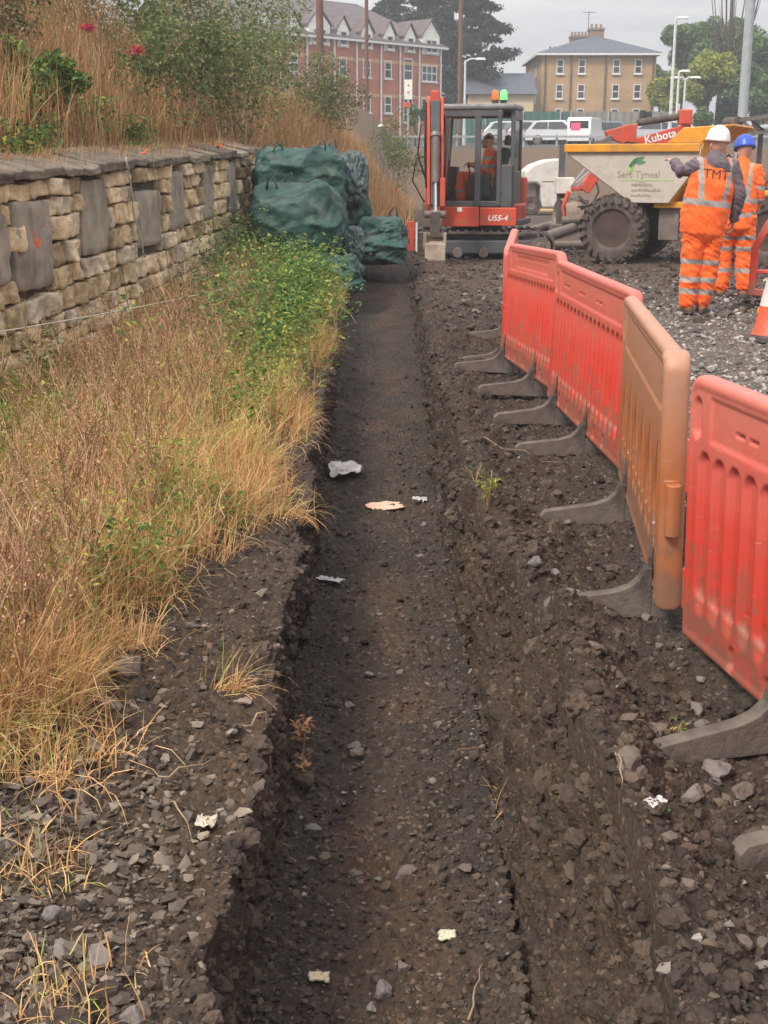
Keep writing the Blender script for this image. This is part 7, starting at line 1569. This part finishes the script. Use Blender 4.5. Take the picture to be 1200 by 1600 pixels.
# ================================================================ ROCKS AND LITTER
m_rock = pm('brown_rock', (.13, .10, .085), .9, var=.3, scale=9, bump=.8, bscale=30, dirt=.4, dirtc=(.08, .06, .05), dscale=6, c2=(.20, .155, .125)); m_rockg = pm('grey_rock', (.16, .14, .13), .9, var=.25, scale=9, bump=.7, bscale=30, dirt=.4, dirtc=(.09, .07, .06), dscale=6, c2=(.25, .215, .19))
rv, rf = stone_variants(3, 14, ang=.1, seed=77)
def rock(label, px, py, wpx, hpx, m, z0=.03, i=0, group=None, sink=.3, rz=0):
    g = G(px, py + hpx * .35, z0); x, y = g.x, g.y; z = gz(x, y); s = wpx / 2000 * (y + .3) / 2; v = rv[i % 14].copy()
    v = v * (1 + .10 * fbm(v[:, 0] * 2 + i, v[:, 1] * 2, v[:, 2] * 2, 3)[:, None]) * np.array([s, s * .85, s * max(.35, min(1.0, hpx / wpx * 1.15))])
    o = np_mesh('rock', v, rf, m); o.location = (x, y, z + s * hpx / wpx * (1 - 2 * sink) * .9); o.rotation_euler = (0, 0, rz); tag(o, label, 'rock', group=group)
R_ = [('big rounded brown rock on the bank left of the nearest barrier foot', 1028, 1122, 56, 46, m_rock, .03), ('grey stone touching the upright of the nearest barrier foot', 1090, 1088, 34, 30, m_rockg, .03), ('grey stone just left of the nearest barrier foot below the big brown rock', 1098, 1122, 30, 18, m_rockg, .03),
      ('broad brown rock in the rubble below the nearest barrier foot', 985, 1228, 60, 44, m_rock, .03), ('flat slab like stone at the right edge under the nearest barrier', 1118, 1185, 64, 18, m_rockg, .03), ('angular stone right of the broad brown rock', 1085, 1225, 46, 34, m_rockg, .03),
      ('reddish angular stone at the right edge of the rubble', 1160, 1215, 50, 34, m_rock, .03), ('dull stone half buried on the right bank crest', 925, 1120, 34, 26, m_rock, .05), ('grey brown stone standing beside two smaller ones on the right bank', 935, 1100, 26, 24, m_rockg, .05), ('dark rock behind the straw tuft near the orange barrier foot', 930, 1020, 36, 18, m_rock, .05),
      ('pale round stone near the base of the orange barrier foot', 836, 918, 26, 18, m_rockg, .02), ('second pale stone beside the round one by the orange barrier', 868, 912, 28, 14, m_rockg, .02), ('brown stone on the lip of the collapsed edge', 800, 1025, 34, 40, m_rock, .0), ('stone overhanging the right trench face under the rubble', 1000, 1240, 26, 24, m_rock, .03),
      ('square brown block standing on the trench floor near the bottom of the picture', 631, 1490, 36, 32, m_rock, -.48), ('flat round grey stone on the trench floor, nearest the camera', 600, 1525, 38, 34, m_rockg, -.48), ('elongated grey stone on the trench floor left of the middle', 489, 1292, 34, 18, m_rockg, -.48), ('long dark stone lying slanted on the trench floor', 635, 1348, 48, 20, m_rock, -.48),
      ('round pale stone in the trench middle distance', 546, 1090, 20, 12, m_rockg, -.48), ('brown cobble on the trench floor below the rusty patch', 560, 1170, 30, 20, m_rock, -.48), ('ochre stone against the right side of the trench floor', 685, 1118, 18, 12, m_rock, -.48),
      ('large block of slate on the chippings near the left trench edge', 150, 1462, 56, 40, m_rockg, .03), ('angular slate piece in the middle of the chippings', 85, 1395, 44, 34, m_rockg, .03), ('pale slate flag at the left of the chippings', 100, 1465, 46, 34, m_rockg, .03), ('brown sandstone lump in the dead straw mound at the verge edge', 205, 1020, 60, 50, m_rock, .05), ('brown stone at the top of the chippings', 88, 1500, 40, 30, m_rock, .03), ('slate lump at the bottom of the chippings by the trench', 205, 1560, 46, 36, m_rockg, .03), ('dark clod above the chippings', 140, 1283, 40, 30, m_rock, .03), ('sandy lump on the left trench lip', 352, 1250, 30, 26, m_rock, .03)]
for i, (lab, px, py, w, h, m, z0) in enumerate(R_): rock(lab, px, py, w, h, m, z0, i, rz=i * 1.3)
for i in range(70):   # plain stones on the right bank which nothing sets apart
    y = 2.2 + 5.5 * rr.random() ** 1.4; x = rr.uniform(.62, 1.25 + .1 * y) if i % 3 else rr.uniform(-.3, .3)
    if i % 3 == 0: z0 = -.48
    s = rr.uniform(.012, .032); v = rv[i % 14] * np.array([s, s * rr.uniform(.6, .9), s * rr.uniform(.4, .8)])
    o = np_mesh('stone', v, rf, m_rock if i % 2 else m_rockg); o.location = (x, y, gz(x, y) + s * .3); o.rotation_euler = (rr.uniform(-.3, .3), rr.uniform(-.3, .3), rr.uniform(0, 6)); tag(o, 'small plain stone on the dug earth in or right of the trench', 'stone', 'small stones on the dug earth')
def sheet(name, label, cat, px, py, w, h, m, z0, seed=0, crumple=.3, rz=0, n=14, outline=None, thick=.002, lift=.01):
    """thin crumpled sheet w by h lying on the ground"""
    g = G(px, py, z0); x0, y0 = g.x, g.y; z = gz(x0, y0); vs = []; fs = []
    for i in range(n):
        for j in range(n):
            u, v_ = i / (n - 1) * 2 - 1, j / (n - 1) * 2 - 1
            k = 1 / max(1, math.hypot(u, v_) ** .9) if outline == 'blob' else 1; vs.append((u * k * w / 2, v_ * k * h / 2, 0))
    A_ = np.array(vs); sc_n = 2.2 / max(w, h); dz = (1 - 2 * np.abs(fbm(A_[:, 0] * sc_n * 2 + seed, A_[:, 1] * sc_n * 2, seed, 3))) * crumple * min(w, h) * .5
    A_[:, 0] += .12 * w * pn(A_[:, 0] * sc_n * 3 + seed, A_[:, 1] * sc_n * 3, 7); A_[:, 1] += .12 * h * pn(A_[:, 0] * sc_n * 3, A_[:, 1] * sc_n * 3 + seed, 3); A_[:, 2] = dz - dz.min() + lift
    for i in range(n - 1):
        for j in range(n - 1): fs.append((i * n + j, (i + 1) * n + j, (i + 1) * n + j + 1, i * n + j + 1))
    q = MB(); q.add([tuple(p) for p in A_], fs); o = q.build(name, m, smooth=45); so_ = o.modifiers.new('thick', 'SOLIDIFY'); so_.thickness = thick; o.location = (x0, y0, z); o.rotation_euler = (0, 0, rz); tag(o, label, cat); return o
m_film = pm('clear_film', (.72, .68, .63), .3, var=.2, scale=14, trans=.35, bump=.5, bscale=50); m_wp = pm('white_paper', (.52, .50, .47), .5, var=.05); m_card = pm('pinkish_board', (.66, .43, .31), .8, var=.08, scale=10)
sheet('plastic_bag', 'crumpled translucent plastic bag on the trench floor', 'plastic bag', 531, 740, .30, .38, m_film, -.45, 9, .16, outline='blob', n=22)
o = sheet('board_piece', 'flat pinkish five sided piece of board on the trench floor', 'board', 602, 788, .25, .19, m_card, -.47, 5, .04, outline='blob', n=12, thick=.006, rz=.15)
sheet('paper_scrap', 'small white torn paper on the right side of the trench floor', 'paper', 656, 782, .09, .07, m_wp, -.46, 8, .6)
sheet('white_wrapper', 'bright white twisted wrapper on the trench floor near the left wall', 'wrapper', 515, 908, .14, .055, m_wp, -.47, 11, .35, rz=-.4)
sheet('glass_shard', 'flat pale glassy shard on the left bank below the straw', 'shard', 405, 860, .085, .065, m_film, .03, 13, .1, thick=.004, rz=.3)
o = sheet('snack_wrapper', 'green and white snack wrapper on the earth right of the trench', 'wrapper', 1020, 1322, .045, .035, m_wp, .04, 15, .5, rz=.5); sheet('green_foil', 'green foil lying against the white snack wrapper right of the trench', 'foil', 1032, 1308, .035, .025, pm('green_foil', (.15, .50, .14), .35, var=.3, scale=60), .04, 17, .6, rz=.5)
sheet('pale_rag', 'pale torn rag on the left bank near the trench lip', 'rag', 322, 1275, .05, .055, pm('buff_rag', (.50, .42, .33), .8, var=.3, scale=60), .03, 19, .35)
sheet('yellow_tag', 'small pale yellow tag on the earth below the nearest barrier foot', 'tag', 1053, 1192, .014, .03, pm('pale_yellow_tag', (.70, .52, .28), .6), .04, 20, .2)
sheet('blue_scrap', 'tiny pale blue plastic scrap on the right bank crest', 'scrap', 913, 1150, .022, .014, pm('pale_blue_scrap', (.30, .48, .62), .5), .06, 21, .5)
sheet('sandstone_chip', 'bright buff chip on the trench floor left of the flat round stone', 'chip', 498, 1518, .05, .035, pm('buff_chip', (.62, .50, .34), .8), -.47, 23, .3, thick=.008); sheet('pale_chip', 'cream chip on the trench floor right of the square brown block', 'chip', 699, 1452, .045, .04, pm('cream_chip', (.60, .55, .40), .8), -.47, 25, .3, thick=.008)
g = G(868, 1112, .05); q = MB(); q.box((0, 0, 0), (.035, .16, .006), (R(12), R(20), R(48))); o = q.build('plastic_strip', m_blk, bevel=.002); o.location = (g.x, g.y, gz(g.x, g.y) + .03); tag(o, 'bent strip of black plastic sticking out of the right bank crest', 'plastic strip')
g = G(421, 622, .05); q = MB(); q.tube([(-.05, 0, .03), (.03, 0, .03)], .028, 14); q.tube([(.03, 0, .03), (.055, 0, .03)], [.026, .012], 14); o = q.build('drink_can', m_coner, smooth=40); o.location = (g.x, g.y, gz(g.x, g.y)); o.rotation_euler = (0, 0, .4); t_ = o; tag(o, 'small crushed red and white can on the left trench lip', 'can')
q = MB(); q.tube([(.0, 0, .03), (.02, 0, .03)], .0288, 14); q.build('white_label', m_wp, o, smooth=40)
# ================================================================ AIR
m = bpy.data.materials.new('haze'); m.use_nodes = True; nt = m.node_tree; nt.nodes.clear()
ou = N(nt, 'ShaderNodeOutputMaterial'); pv_ = N(nt, 'ShaderNodeVolumePrincipled'); pv_.inputs['Color'].default_value = (.95, .96, .98, 1); pv_.inputs['Density'].default_value = .0016; pv_.inputs['Anisotropy'].default_value = .2
nt.links.new(pv_.outputs[0], ou.inputs['Volume'])
q = MB(); q.bb((-420, -20, -3), (420, 420, 30)); hz = q.build('haze', m); tag(hz, 'thin pale haze over the whole site', kind='stuff')
